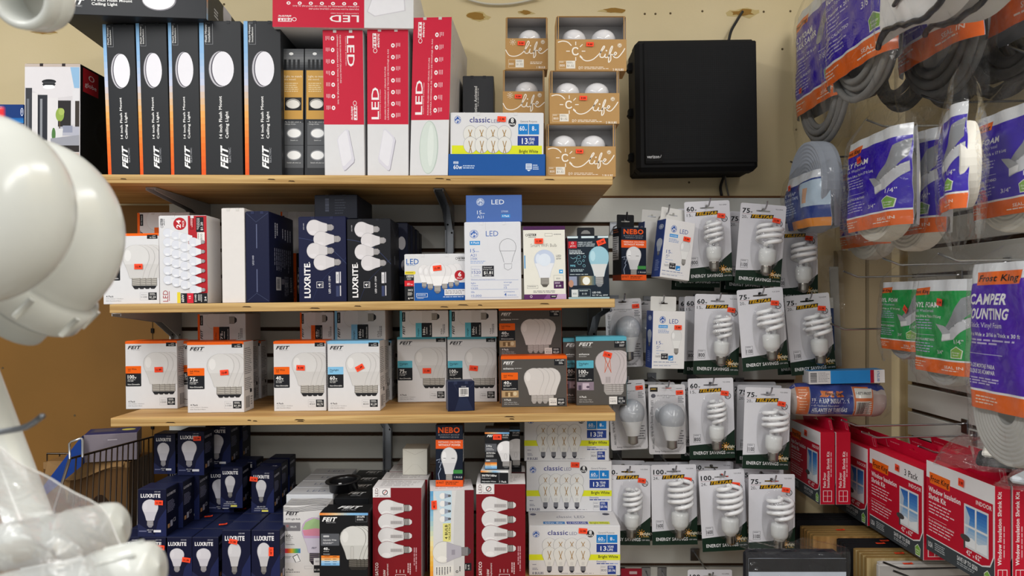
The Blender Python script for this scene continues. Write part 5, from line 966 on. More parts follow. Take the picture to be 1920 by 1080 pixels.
# boxes of eight clear filament bulbs, one on another
ct = art_classic_top(); tc_ = {'top': '#dedcde', 'right': '#d5d3d5'}
c3 = box('white eight pack of filament bulbs at the bottom of its stack', (992, 986, 1163, 1086), .13, WH, art_classic(), top=ct, Y=1.86, on=S4, st=[(.59, .1, 3, '11.99')], cols=tc_)
c2 = box('white eight pack of filament bulbs in the middle of its stack', (987, 865, 1147, 957), .13, WH, art_classic(), Y=1.98, on=c3, st=[(.57, .07, 2, '11.99')], cols=tc_)
ac = art_classic(); ac.b = (683, 739, 1308, 1098)
c1 = box('white eight pack of filament bulbs tucked up under the third shelf', (983, 774, 1142, 863), .13, WH, ac, Y=1.98, on=c2, st=[(.57, .05, 0, '11.99')], cols=tc_)
# ---------------------------------------------------------------- goods hanging on the slatwall
CW, CH = .1205, .2135
BLI = clear('blister_plastic', gloss=.03, haze=.02, rough=.06, bump=.35, scale=60)
def hole_card(w, h, hx, hz, hw, hh, r=.005):
    """two halves of a card outline that leave a hang slot open between them"""
    def arc(cx, cz, a0): return [(cx + r * math.cos(R(a0 + k * 22.5)), cz + r * math.sin(R(a0 + k * 22.5))) for k in range(5)]
    rh = [(hx, hz + hh), (hx + hw * .22, hz + hh * .9), (hx + hw * .26, hz + hh * .25), (hx + hw, hz + hh * .2), (hx + hw, hz - hh * .2), (hx, hz - hh * .3)]
    right = [(hx, h)] + rh + [(hx, 0)] + arc(w / 2 - r, r, -90) + arc(w / 2 - r, h - r, 0)
    lh = [(2 * hx - x, z) for x, z in rh]
    left = [(hx, 0)] + lh[::-1] + [(hx, h)] + arc(-w / 2 + r, h - r, 90) + arc(-w / 2 + r, r, 180)
    return right, left
def art_tel(watt, sub, lum):
    a = Art(0, 0, 300, 535); GN = '#172c20'
    a.p([(300, 345), (262, 376), (215, 412), (150, 436), (0, 446), (0, 535), (300, 535)], GN)
    a.t(watt, 14, 34, 64 if len(watt) < 3 else 84, 64, '#232328', b=1.6); x = 67 if len(watt) < 3 else 88; a.t('w', x, 48, x + 14, 62, '#232328', b=1); a.r(14, 70, x + 12, 72, '#9a5a60'); a.t(sub, 14, 80, 42, 100, '#3a3a40'); a.t('w', 44, 92, 53, 100, '#3a3a40')
    a.p([(76, 72), (222, 66), (216, 92), (70, 98)], '#2b2414'); a.t('TELSTAR', 78, 72, 214, 92, '#d3a01c', b=2.4, i=1); a.t('YLD-20NA', 230, 24, 280, 32, '#4a4a50', b=.5)
    a.ring(262, 122, 21, 21, 4, '#2a2a2e'); a.t('ETL', 249, 112, 275, 132, '#2a2a2e', b=1.4); a.fr(28, 372, 76, 428, 2, '#77777c'); a.ml(34, 378, 70, 386, 1, '#6a6a70'); a.t(lum, 32, 394, 72, 418, '#2a2a2e', b=1.2)
    a.t('ENERGY SAVINGS', 26, 486, 236, 507, '#e6e6e8', b=1); a.t('120V 60Hz', 244, 496, 296, 505, '#c4c4c8', b=.5)
    a.e(240, 456, 13, 13, '#e0982a')
    for k in range(9): q = R(k * 40); a.k([(240 + 17 * math.cos(q), 456 + 17 * math.sin(q)), (240 + 27 * math.cos(q), 456 + 27 * math.sin(q))], 4, '#e0982a', 0)
    a.t('Daylight', 232, 448, 298, 466, '#ece4cc', b=1); a.t('6500K', 254, 472, 292, 481, '#c9a75a', b=.5); return a
def blister(parent, cx, cz, w, h, d, m=BLI, top=.62):
    mb = MB(); n = 28; rings = []
    for k, (s, y) in enumerate(((1.08, 0), (1.0, -.002), (.97, -d * .5), (.86, -d * .88), (.6, -d), (.0, -d * 1.02))):
        rings.append([(cx + s * w / 2 * math.copysign(abs(math.cos(q)) ** .6, math.cos(q)) * (1 - .12 * (math.sin(q) < 0) * abs(math.sin(q))), y - .001, cz + s * h / 2 * math.copysign(abs(math.sin(q)) ** .75, math.sin(q))) for q in [2 * math.pi * i / n for i in range(n)]])
    vs = [v for r_ in rings for v in r_]
    mb.mesh(vs, [(i * n + k, i * n + (k + 1) % n, (i + 1) * n + (k + 1) % n, (i + 1) * n + k) for i in range(5) for k in range(n)], m, True); return mb.build('blister', parent)
def cfl(parent, x, z, rad, turns, y, tilt=0, k=1.0):
    """spiral lamp: ballast carries the tube and the screw cap"""
    WP = M('#e4e6e6', 'white_plastic'); mb = MB()
    mb.lathe([(.0001, .043 * k), (.0145 * k, .043 * k), (.0198 * k, .040 * k), (.0208 * k, .034 * k), (.0204 * k, .014 * k), (.0175 * k, .007 * k), (.0138 * k, .004), (.0125, 0)], WP, n=24)
    b = mb.build('ballast', parent, (x, y, z), (0, R(tilt), R(20)))
    mb = MB(); pr = [(.0128, .001)]
    for j in range(10): pr.append((.0125 + .0013 * (j % 2), -.001 - j * .0019))
    pr += [(.011, -.021), (.006, -.0255), (.0001, -.026)]; mb.lathe(pr, M('#948f88', 'metal'), n=18); mb.build('screw_cap', b)
    tr = .0052 * k; H0 = .05 * k; pitch = tr * 2.75; mb = MB(); N = int(26 * turns)
    for s in (0, math.pi):
        pts = [(.009 * math.cos(s), .009 * math.sin(s), .041 * k), (.010 * math.cos(s), .010 * math.sin(s), H0)]
        for i in range(N + 1):
            t = i / 26; a = s + t * 2 * math.pi; e = min(1, i / 8); e2 = min(1, (N - i) / 7); r_ = (.010 + (rad - .010) * (e * (2 - e))) * (.25 + .75 * (e2 * (2 - e2)))
            pts.append((r_ * math.cos(a), r_ * math.sin(a), H0 + .004 * e + t * pitch * 2 * (1)))
        mb.tube(pts, tr, M('#f0f0f2', 'gloss'), 8)
    mb.build('spiral_tube', b); return b
def telstar(watt, sub, lum, rad, turns, k, sx=.24, sz=-.1, cx=.015, top=.79):
    t = thing('bulb_blister_pack', 'x', 'bulb pack'); mb = MB(); w, h = CW, CH; m = M('#d9d8de')
    [mb.slab([(x, z - h) for x, z in ol], 0, .0008, m, back=M('#c9c8cc')) for ol in hole_card(w, h, 0, h * .915, .0185, .0085)]; art_tel(watt, sub, lum).paint(mb, lambda u, v, l: (-w / 2 + w * u, -l, -h * v)); mb.build('backing_card', t)
    blister(t, cx, -h * .525, max(.062, rad * 2.3), h * .62, .05 if rad > .025 else .045)
    cfl(t, cx, -h * .765, rad, turns, -.0275 if rad > .025 else -.024, 2, k); sticker(t, w * .3, -h * .19, -.0016, rot=8, w=.0205, h=.0125); return t
def led_proto():
    w, h = .098, .185; t = thing('bulb_blister_pack', 'x', 'bulb pack'); mb = MB(); [mb.slab([(x, z - h) for x, z in ol], 0, .0008, M('#d6d4d8'), back=M('#c4c2c6')) for ol in hole_card(w, h, 0, h * .95, .013, .006, .006)]
    a = Art(345, 572, 595, 1045); a.r(356, 590, 408, 620, '#2a2622'); a.ml(362, 598, 402, 612, 1, '#c9a44a'); a.t('LED-LIGHT BULB', 402, 642, 470, 651, '#4a4a50', b=.6); a.t('Daylight', 474, 642, 528, 651, '#4a4a50'); a.t('Lasts Longer', 440, 655, 492, 663, '#66666c'); a.e(378, 648, 16, 14, '#5a5a64'); a.ml(535, 598, 578, 606, 1, '#5a5a60'); a.ml(545, 655, 585, 700, 4, '#66666c')
    a.t('LED Energy Saving Light Bulb', 362, 680, 377, 925, '#4a4a50', b=.7, rot=-90); a.t('120W/10W', 368, 936, 382, 1010, '#3a3a40', b=1, rot=-90); a.ml(526, 884, 585, 985, 6, '#5f5f66'); a.t('Energy Saving and Heat Saving', 386, 1020, 548, 1030, '#4a4a50', b=.6); a.ring(470, 600, 60, 14, 1.5, '#bdbbc0')
    a.paint(mb, lambda u, v, l: (-w / 2 + w * u, -l, -h * v)); mb.build('backing_card', t); blister(t, .005, -h * .57, .084, h * .76, .07)
    mb = MB(); mb.lathe([(.0335 * v, .128 * (.75 - q_)) for q_, v in BULB if q_ < .47], M('#a3a7ae', 'gloss'), n=28); g_ = mb.build('glass_globe', t, (.005, -.036 * .95, -h * .905 + .026))
    mb = MB(); mb.lathe([(.0335 * v, .128 * (.75 - q_)) for q_, v in BULB if .42 < q_ < .75], M('#d3d4d6', 'plastic'), n=24); mb.build('neck', g_)
    mb = MB(); mb.lathe([(.0158, .002)] + [(.0125 + .0013 * (j % 2), -.001 - j * .002) for j in range(10)] + [(.008, -.023), (.0001, -.026)], M('#948f88', 'metal'), n=18); mb.build('screw_cap', g_); sticker(t, w * .34, -h * .115, -.0016, rot=-3, w=.019, h=.0115); return t
PK = {'60': telstar('60', '15', '800', .0215, 2.0, .95, cx=.006), '75': telstar('75', '20', '1100', .0295, 1.7, 1.05, cx=.010), '100': telstar('100', '24', '1600', .0290, 2.2, 1.08, cx=.008), 'led': led_proto()}
PKD = {'60': (CW, CH, .0183), '75': (CW, CH, .0183), '100': (CW, CH, .0183), 'led': (.098, .185, .009)}
pu = set()
def hook(x, z, y, label, m=CHROME, grp='peg hooks of the back slatwall', plate=True):
    t = thing('peg_hook', label, 'hook', (x, YW - .0005, z), (0, 0, 0), grp); L = YW - y; mb = MB()
    mb.tube([(0, -.003, .004), (0, -.012, .003), (0, -L + .004, 0), (0, -L - .006, .0015), (0, -L - .014, .008), (0, -L - .021, .0185)], .0022, m, 8); mb.build('wire', t)
    if plate: mb = MB(); mb.box(-.013, .013, -.0035, -.001, -.02, .016, STEEL, .0006); mb.box(-.013, .013, -.006, -.001, .012, .016, STEEL, .0006); mb.build('clip_plate', t)
    return t
def hang(k, rc, roll, Y, label, hk=None, grp='hanging bulb packs', tilt=0, yaw=0):
    w, h, hz = PKD[k]; cx, yt = rc; c = P(cx, yt, Y); a = R(roll); loc = (c.x, Y, c.z); rot = (R(tilt), a, R(yaw))
    if k in pu: r = dup(PK[k], loc, rot, label, grp)
    else: r = PK[k]; pu.add(k); r.location = loc; r.rotation_euler = rot; r['label'] = label; r['group'] = grp
    if hk: hook(c.x - math.sin(a) * hz, c.z - math.cos(a) * hz + .0035, Y - .012, hk)
    return r
# (kind, (centre x, top y), roll, depth, label, hook)
H = [('60', (1325, 377), -2.5, 1.985, 'spiral bulb pack reading 60w at the top left of the slatwall', 'hook through the 60w pack at the top of the slatwall'), ('60', (1311, 392), 1, 2.04, 'spiral bulb pack right behind the top 60w one', 0), ('60', (1304, 402), 2, 2.095, 'last spiral bulb pack on the top 60w hook', 0),
     ('75', (1432, 383), 4.5, 1.965, 'spiral bulb pack reading 75w at the top, tilted clockwise', 'hook through the tilted 75w pack at the top'), ('75', (1409, 398), 3, 2.035, 'spiral bulb pack just behind the tilted top 75w one', 0), ('75', (1396, 407), 2, 2.09, 'rearmost spiral bulb pack on the top 75w hook', 0),
     ('75', (1491, 419), -.5, 2.03, 'spiral bulb pack at the upper right under the blue wrap bag', 'hook under the blue pipe wrap bag'),
     ('60', (1346, 552), 1.5, 1.985, 'spiral bulb pack reading 60w in the second row', 'hook through the 60w pack in the second row'), ('60', (1325, 556), 1, 2.04, 'spiral bulb pack just behind the second row 60w one', 0), ('60', (1313, 557), 1, 2.095, 'third spiral bulb pack on the second row 60w hook', 0),
     ('75', (1424, 541), -4.5, 1.955, 'shiny spiral bulb pack reading 75w in the middle of the second row', 'hook through the shiny 75w pack'), ('75', (1512, 552), -5.5, 2.0, 'spiral bulb pack at the right end of the second row, tilted left', 'hook through the right end pack of the second row'), ('75', (1492, 556), -3, 2.055, 'spiral bulb pack behind the right end one of the second row', 0),
     ('60', (1332, 709), -1.5, 1.985, 'spiral bulb pack reading 60w in the third row', 'hook through the 60w pack in the third row'), ('60', (1318, 716), 0, 2.045, 'spiral bulb pack behind the third row 60w one', 0),
     ('75', (1440, 727), 2, 1.955, 'spiral bulb pack reading 75w in front of others in the third row', 'hook through the 75w packs of the third row'), ('75', (1424, 722), 1, 2.02, 'second spiral bulb pack on the third row 75w hook', 0), ('75', (1414, 716), 0, 2.08, 'third spiral bulb pack on the third row 75w hook', 0),
     ('60', (1178, 872), .5, 1.99, 'spiral bulb pack beside the eight pack stack in the lowest row', 'dark hook over the lowest row pack by the eight packs'), ('60', (1168, 863), 1, 2.05, 'spiral bulb pack behind the lowest row one by the eight packs', 0),
     ('100', (1263, 871), -1, 1.985, 'spiral bulb pack reading 100w, left one of two in the lowest row', 'long hook over the left 100w pack'), ('100', (1250, 866), 0, 2.05, 'spiral bulb pack behind the left 100w one', 0),
     ('100', (1352, 881), -3.2, 1.965, 'spiral bulb pack reading 100w, tilted, right one of two in the lowest row', 'hook through the right 100w pack'), ('100', (1334, 864), 2, 2.035, 'spiral bulb pack behind the tilted right 100w one', 0),
     ('75', (1447, 889), 0, 1.945, 'spiral bulb pack reading 75w at the right end of the lowest row', 'hook through the 75w packs of the lowest row'), ('75', (1427, 877), 0, 2.01, 'second spiral bulb pack on the lowest 75w hook', 0), ('75', (1412, 870), 0, 2.07, 'third spiral bulb pack on the lowest 75w hook', 0), ('75', (1398, 864), 0, 2.13, 'last spiral bulb pack on the lowest 75w hook', 0),
     ('100', (1331, 1068), 0, 2.03, 'spiral bulb pack at the very bottom of the slatwall', 'hook at the very bottom of the slatwall'),
     ('led', (1250, 721), -.8, 1.985, 'grey globe bulb pack in the third row, right one of two', 'hook through the right grey globe pack'), ('led', (1174, 713), -3, 1.99, 'grey globe bulb pack in the third row next to the shelf end', 'hook through the grey globe pack by the shelf end'), ('led', (1168, 560), -2, 2.02, 'grey globe bulb pack in the shade by the tall grey carton', 'hook in the shade by the second shelf end'), ('led', (1207, 564), 1, 2.08, 'grey globe bulb pack behind the hanging dimmable bulb carton', 0), ('led', (1232, 716), 1, 2.045, 'grey globe bulb pack behind the right one of two', 0)]
for k, rc, roll, Y, lab, hk in H: hang(k, rc, roll, Y, lab, hk)
for px, wd in ((1163, 'leftmost'), (1211, 'middle'), (1241, 'rightmost')): hook(P(px, 1066, YW).x, P(px, 1073, YW).z, 2.1, wd + ' of three empty hook clips at the bottom groove')
mb = MB(); mb.slab([(-.03, -.09), (.03, -.09), (.03, 0), (-.03, 0)], 0, .001, M('#a81c34')); ra = Art(0, 0, 60, 90); ra.r(24, 8, 46, 16, '#e6c6cc'); ra.r(30, 32, 56, 44, '#e6c6cc'); ra.paint(mb, lambda u, v, l: (-.03 + .06 * u, -l, -.09 * v))
tag(mb.build('hang_card', None, P(1184, 1066, 2.14)), 'small dark red card on a hook at the bottom of the slatwall', 'card')
# hanging cartons
def hang_box(label, px, yt, w, h, d, Y, yaw, roll, c, front, left, top=None, tab=('#e6e4e2', .9), cols=None, st=None, name='bulb_box', hk=None):
    c0 = P(px, yt, Y); t = thing(name, label, 'box', (c0.x, Y, c0.z - h), (0, R(roll), R(yaw)), 'hanging bulb cartons')
    carton('carton', t, w, d, h, c, {'front': front, 'left': left, 'top': top}, cols=cols); tw = w * tab[1] / 2; mb = MB(); th = .038
    [mb.slab(ol, -.0004, .0004, M(tab[0])) for ol in hole_card(tw * 2, th, 0, th * .52, .012, .0065, .003)]; o = mb.build('hang_tab', t); o.location = (0, d / 2 - .003, h)
    sticker(t, *st) if st else None
    if hk:
        y = Y; a = R(roll); hx = c0.x + math.sin(a) * (th * .55) - math.sin(R(yaw)) * (d / 2 - .003); hook(hx, c0.z + th * .62, Y + d / 2 - .014, hk)
    return t
hang_box('black and orange emergency bulb carton hanging beside the teal carton', 1180, 428, .0705, .137, .055, 1.955, 16, 0, '#141d2e', art_nebo(), art_nebo_side(), tab=('#17191d', .7), cols={'left': '#101824'}, hk='hook through the black tabbed orange carton')
ta = Art(0, 0, 100, 50); ta.ml(8, 8, 92, 44, 5, '#a9a6a0', fill=.3)
DL = {'left': '#2c458c', 'top': '#e2e0dc'}
hang_box('white and blue dimmable bulb carton hanging tilted in the top row', 1256, 415, .0855, .152, .05, 1.965, 15, 7, '#e6e4e4', art_dim(), art_dim_side(), ta, ('#e4e2de', .85), DL, (.022, .107, -.0267, .0195, .012, 3, '7.99'), hk='hook through the upper dimmable bulb carton')
hang_box('white and blue dimmable bulb carton hanging in the second row', 1246, 583, .0885, .15, .05, 1.965, 8, 1.5, '#e6e4e4', art_dim(), art_dim_side(), ta, ('#e4e2de', .8), DL, (.024, .108, -.0267, .0195, .012, 0, '7.99'), hk='hook through the lower dimmable bulb carton')
hang_box('white and navy carton behind the tilted dimmable bulb one', 1222, 418, .075, .14, .045, 2.06, 12, 3, '#dddbd9', None, art_dim_side(), None, ('#d9d7d4', .8), DL)
# ---------------------------------------------------------------- black cabinet on the wall
X0, X1 = P(1194, 0, 2.07).x, P(1423, 0, 2.07).x; z0, z1 = zpx(318, 2.07), zpx(74, 2.07); w, h = X1 - X0, z1 - z0
t = thing('equipment_cabinet', 'black plastic equipment cabinet mounted on the beige wall', 'cabinet', ((X0 + X1) / 2, YW + .021, z0), (0, R(-.8), 0))
BK = M('#0b0b0d', 'matte'); BK2 = M('#0d0d0f', 'matte')
mb = MB(); mb.box(-w / 2 + .004, w / 2 - .004, -.085, 0, 0, h, BK, .006); mb.build('housing', t)
mb = MB(); mb.box(-w / 2, w / 2, -.151, -.0855, -.004, h + .002, BK, .012); mb.box(-w / 2 + .022, w / 2 - .004, -.156, -.150, .016, h - .006, BK2, .003); dr = mb.build('door', t)
bm_ = M('#0b0c0e', 'matte').copy(); bm_.name = 'pinhole_black'
nt = bm_.node_tree; tcn = nt.nodes.new('ShaderNodeTexCoord'); vz = nt.nodes.new('ShaderNodeTexVoronoi'); vz.inputs['Scale'].default_value = 170; vz.inputs['Randomness'].default_value = 0; bp = nt.nodes.new('ShaderNodeBump'); bp.inputs['Strength'].default_value = .35; bp.inputs['Distance'].default_value = .002
nt.links.new(tcn.outputs['Object'], vz.inputs['Vector']); nt.links.new(vz.outputs['Distance'], bp.inputs['Height']); nt.links.new(bp.outputs[0], nt.nodes['Principled BSDF'].inputs['Normal'])
mb = MB(); mb.box(-w / 2 + .032, w / 2 - .012, -.1566, -.1558, .028, h - .02, bm_, .0003); mb.build('pinhole_panel', dr)
mb = MB(); lx, lz = -w / 2 + .024, .022; mb.box(lx, lx + .047, -.158, -.1564, lz, lz + .03, M('#060607', 'matte'), .0004); a = Art(0, 0, 85, 54); a.t('verizon', 7, 20, 68, 36, '#d4d4d6', b=1); a.k([(71, 30), (73, 34), (78, 20)], 1.6, '#d4d4d6', 0); a.paint(mb, lambda u, v, l: (lx + .047 * u, -.158 - l, lz + .03 * (1 - v))); mb.build('nameplate', dr)
for k in (.13, .48, .84):
    mb = MB(); mb.box(-w / 2 - .012, -w / 2 + .004, -.10, -.075, h * k - .013, h * k + .013, BK2, .003); mb.box(-w / 2 - .015, -w / 2 - .004, -.094, -.081, h * k - .009, h * k - .004, BK, .001); mb.build('hinge', t)
for k in (.2, .78): mb = MB(); mb.box(w / 2 - .001, w / 2 + .005, -.12, -.095, h * k - .012, h * k + .012, BK2, .002); mb.build('latch', t)
def cable(pts, r, c, label):
    p = [P(*q) for q in pts]; o = []
    for i in range(len(p) - 1):
        a, b, d, e = p[max(i - 1, 0)], p[i], p[i + 1], p[min(i + 2, len(p) - 1)]
        for m in range(6): u = m / 6; o.append(.5 * (2 * b + (d - a) * u + (2 * a - 5 * b + 4 * d - e) * u * u + (3 * b - a - 3 * d + e) * u ** 3))
    mb = MB(); mb.tube(o + [p[-1]], r, M(c, 'plastic'), 8); return tag(mb.build('cable'), label, 'cable')
cable([(1392, 22, 2.215), (1381, 40, 2.19), (1371, 58, 2.18), (1366, 78, 2.17)], .0042, '#141416', 'black cable from the torn wall hole into the top of the cabinet')
cable([(1367, 310, 2.16), (1358, 330, 2.185), (1351, 350, 2.205), (1353, 368, 2.212), (1354, 380, 2.2205)], .0042, '#141416', 'black cable leaving the bottom of the cabinet'); cable([(1362, 312, 2.18), (1360, 335, 2.205), (1364, 358, 2.216), (1368, 375, 2.2205)], .0026, '#77736c', 'thin grey cable leaving the bottom of the cabinet')
cable([(868, -4, 2.21), (910, 7, 2.212), (960, 7, 2.212), (1012, -4, 2.21)], .0035, '#cfc9b8', 'pale cable looping along the wall at the top edge')
# ---------------------------------------------------------------- the right-hand wall: weatherproofing goods
FILM = clear('bag_film', gloss=.015, haze=.012, rough=.08, bump=.9, scale=22)
FK = '#ee6a1a'
def side_place(X, pl, pr, yt, yb):
    """a face on the plane X running from far to near; pixel columns and the rows of its far edge"""
    Y1, Y2 = X * F / (pl - 960), X * F / (pr - 960); return (Y1 + Y2) / 2, Y1 - Y2, zpx(yt, Y1), zpx(yb, Y1)
def king(a, x0, y0, x1, y1, tilt=0):
    h = y1 - y0; a.p([(x0, y0 + tilt), (x1, y0), (x1 - 4, y1), (x0 + 4, y1 + tilt)], FK); a.t('Frost King', x0 + 8, y0 + h * .26 + tilt * .5, x1 - 8, y1 - h * .26 + tilt * .5, '#1c1410', b=1.2, i=.5)
def house(a, x, y, s):
    a.p([(x, y + s * .4), (x + s * .5, y), (x + s, y + s * .4), (x + s * .92, y + s * 1.2), (x + s * .08, y + s * 1.2)], '#e9efe2'); a.p([(x + s * .06, y + s * .43), (x + s * .5, y + s * .08), (x + s * .94, y + s * .43), (x + s * .86, y + s * 1.12), (x + s * .14, y + s * 1.12)], '#7fb24a'); a.t('Energy', x + s * .2, y + s * .55, x + s * .8, y + s * .7, '#eef4e6', b=.6); a.t('Saver', x + s * .25, y + s * .8, x + s * .75, y + s * .95, '#eef4e6', b=.6)
def art_foam(c, t1, t2, size, head=48, kind='strip', dk='#d4d6dc'):
    a = Art(0, 0, 300, 400); a.r(0, 0, 300, head, '#e3e6ea'); a.r(0, head, 300, 400, c); king(a, 16, 30, 122, 62, 6); n = 96
    for t_ in t1: a.t(t_, 14, n, 14 + 16 * len(t_), n + 22, '#f1f1f4', b=1.6); n += 30
    a.t(t2, 14, n, 150, n + 13, '#d6d4ec'); a.t(size, 14, n + 26, 190, n + 37, '#f0f0f4', b=.8); a.ml(14, n + 46, 150, n + 94, 4, '#b9b4e0', fill=.35); a.r(14, 238, 150, 239.5, '#cfcbea'); a.t('ESPUMA DE POLIURETANO' if kind == 'strip' else 'RELLENO CALAFATEO', 14, 254, 150, 264, '#e6e4f2', b=.8); a.ml(14, 274, 160, 322, 4, '#b9b4e0', fill=.35)
    if kind == 'strip':
        a.p([(300, 60), (296, 130), (262, 200), (236, 222), (200, 214), (246, 150), (270, 80)], '#8f9297'); a.p([(236, 222), (268, 206), (298, 150), (298, 190), (250, 250), (200, 262), (202, 232)], '#c9cbd0'); a.p([(170, 188), (206, 196), (236, 222), (200, 232)], '#aeb1b6'); a.p([(200, 232), (238, 226), (238, 250), (200, 258)], '#eceef0'); a.t('1/4"', 252, 250, 280, 268, '#eceaf4'); a.t('3/4"', 170, 300, 204, 316, '#eceaf4')
    else:
        a.k([(206, 170), (220, 130), (250, 80), (270, 20)], 34, '#8f9096'); a.e(206, 172, 17, 15, '#a6a7ac'); a.t('3/8"', 208, 228, 246, 248, '#eceaf4'); a.r(200, 214, 250, 216, '#eceaf4'); a.p([(262, 150), (298, 146), (298, 156), (268, 160)], '#cfd0ea')
    a.r(0, 336, 300, 343, '#eef0f2'); a.r(0, 343, 300, 400, FK); a.ml(14, 356, 110, 388, 3, '#f6d8c4', fill=.4); a.t('SEAL IN', 210, 362, 276, 374, '#f9e2d4', b=1); a.ml(190, 380, 282, 388, 1, '#f9e2d4'); house(a, 236, 278, 42); return a
def pouch(label, X, Yc, Z0, w, h, art, T=.03, yaw=-90, roll=('#e2ddd0', .44, .05), dz=0, name='weatherseal_pouch', grp='foam strip pouches on the right wall', st=None, bag=(1.15, -.16, 1.3), ang=0, wr=.0025, rods=0, wrap=True):
    """clear bag with a printed card over a coil: Z0 is the bottom of the card"""
    if roll: T = max(T, roll[2] * .62 + .010)
    t = thing(name, label, 'pouch', (X, Yc, Z0), (0, R(ang), R(yaw)), grp); ph = sum(map(ord, label)) % 17
    def B(u, q):
        u = min(1, max(0, u)); q = min(1, max(0, q)); return (1 - abs(2 * u - 1) ** 7) * (1 - max(0, abs(2 * q - .8) - .3) ** 2 * .35)
    wv = lambda x, z: wr * (math.sin(x * 95 + z * 40 + ph) + .6 * math.sin(z * 130 - x * 60 + ph * 2))
    def surf(u, q, l): x = -w / 2 + w * u; z = h * (1 - q); return (x, -T * B(u, 1 - q) - .004 + wv(x, z) * .5 - l, z)
    if art:
        mb = MB(); mb.grid(lambda a, b: surf(a, 1 - b, 0), 30, 30, M('#e3e6ea', 'card')); art.paint(mb, lambda u, q, l: surf(u, q, l + .0003), kind='gloss', eps=.00032, step=1 / 30)
        if wrap: mb.grid(lambda a, b: (-w / 2 + w * (1 - a), T * .75 * B(1 - a, b) + .003, h * b), 10, 6, M('#d5d7de', 'card'))
        pc = mb.build('printed_card', t)
        if st: sticker(pc, -w / 2 + w * st[0], h * (1 - st[1]), surf(st[0], st[1], 0)[1] - .004, rot=st[2], w=.02, h=.014)
    if roll:
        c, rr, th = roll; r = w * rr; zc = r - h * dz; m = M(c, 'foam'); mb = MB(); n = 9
        if rods:
            rn = random.Random(ph)
            for k in range(rods):
                ri = r * (1 - .1 * (k % 4)) - .008; ty = (k // 4 - .5) * th * .5; tl = (rn.random() - .5) * .5; tz = (rn.random() - .5) * .02
                mb = MB(); mb.tube([(ri * math.cos(q), ty + ri * math.sin(q) * tl * .3, zc + tz + ri * math.sin(q)) for q in [2 * math.pi * i / 40 for i in range(40)]], th * .26, m, 10, closed=True); mb.build('foam_rod', t)
        else:
            pr = []
            for k in range(n * 2 + 1):
                q = .25 + .75 * k / (n * 2); pr.append((r * q, -th / 2 - .0016 * (k % 2)))
            pr += [(r * 1.02, -th * .3), (r * 1.02, th * .3)] + [(r * (1 - .75 * k / (n * 2)), th / 2 + .0016 * (k % 2)) for k in range(n * 2 + 1)] + [(r * .25, -th / 2)]
            mb.lathe(pr, m, (0, 0, zc), 'Y', 36, smooth=False); mb.build('foam_coil', t)
    bw, b0, b1 = bag; mb = MB()
    def bg(sd):
        def f(a, b):
            u = (a - .5) * bw + .5; z = h * (b0 + (b1 - b0) * b); q = z / h; top = max(0, (q - 1) / max(b1 - 1, .01)); sq = 1 - .75 * top ** 1.5
            x = -w / 2 + w * (.5 + (u - .5) * sq); bo = max(0, -q / max(-b0, .01)); e = 1 - bo ** 2
            y = sd * (T * B(.5 + (u - .5) / bw * 1.0, min(max(q, 0), 1)) * (.85 if sd > 0 else 1.12) * (1 - .85 * top) * (.25 + .75 * e) + .0065) + wv(x, z) * .7
            return (x, y, z + .012 * math.sin(a * 9 + ph) * bo)
        return f
    mb.grid(bg(-1), 18, 22, FILM); mb.grid(bg(1), 18, 22, FILM); mb.build('plastic_bag', t); return t
def pch(label, X, pl, pr, yt, yb, art, **k):
    Yc, w, a, b = side_place(X, pl, pr, yt, yb); return pouch(label, X, Yc, b, w, a - b, art, **k)
PU, GNN, BP = '#3314b2', '#0a9c46', '#4a14ac'
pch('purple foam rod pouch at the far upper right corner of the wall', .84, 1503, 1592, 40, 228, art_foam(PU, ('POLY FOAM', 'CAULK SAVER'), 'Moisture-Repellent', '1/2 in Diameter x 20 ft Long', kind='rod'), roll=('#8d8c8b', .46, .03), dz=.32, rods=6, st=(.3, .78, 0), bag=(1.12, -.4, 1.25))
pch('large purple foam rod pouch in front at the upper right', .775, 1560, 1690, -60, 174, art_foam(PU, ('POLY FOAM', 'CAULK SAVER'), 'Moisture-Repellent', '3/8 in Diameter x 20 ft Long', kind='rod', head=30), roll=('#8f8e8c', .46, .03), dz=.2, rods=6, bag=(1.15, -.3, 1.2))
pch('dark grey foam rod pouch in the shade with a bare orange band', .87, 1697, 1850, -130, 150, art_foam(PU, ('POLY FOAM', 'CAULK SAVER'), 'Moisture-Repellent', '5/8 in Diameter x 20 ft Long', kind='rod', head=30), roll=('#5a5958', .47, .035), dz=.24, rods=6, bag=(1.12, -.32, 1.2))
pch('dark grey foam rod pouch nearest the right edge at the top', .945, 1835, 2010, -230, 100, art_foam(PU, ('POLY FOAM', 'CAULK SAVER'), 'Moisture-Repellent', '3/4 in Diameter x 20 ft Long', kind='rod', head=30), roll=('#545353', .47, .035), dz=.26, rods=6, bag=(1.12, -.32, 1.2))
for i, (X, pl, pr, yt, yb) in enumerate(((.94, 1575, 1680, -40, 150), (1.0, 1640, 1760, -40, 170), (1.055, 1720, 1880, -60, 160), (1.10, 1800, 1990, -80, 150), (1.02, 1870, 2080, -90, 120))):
    pch('dark foam rod pouch deep in the shade behind the purple ones, %s' % ('leftmost', 'second from the left', 'third from the left', 'fourth from the left', 'rightmost')[i], X, pl, pr, yt, yb, None, roll=('#4a4948', .47, .035), dz=.3, rods=6, bag=(1.1, -.3, 1.1))
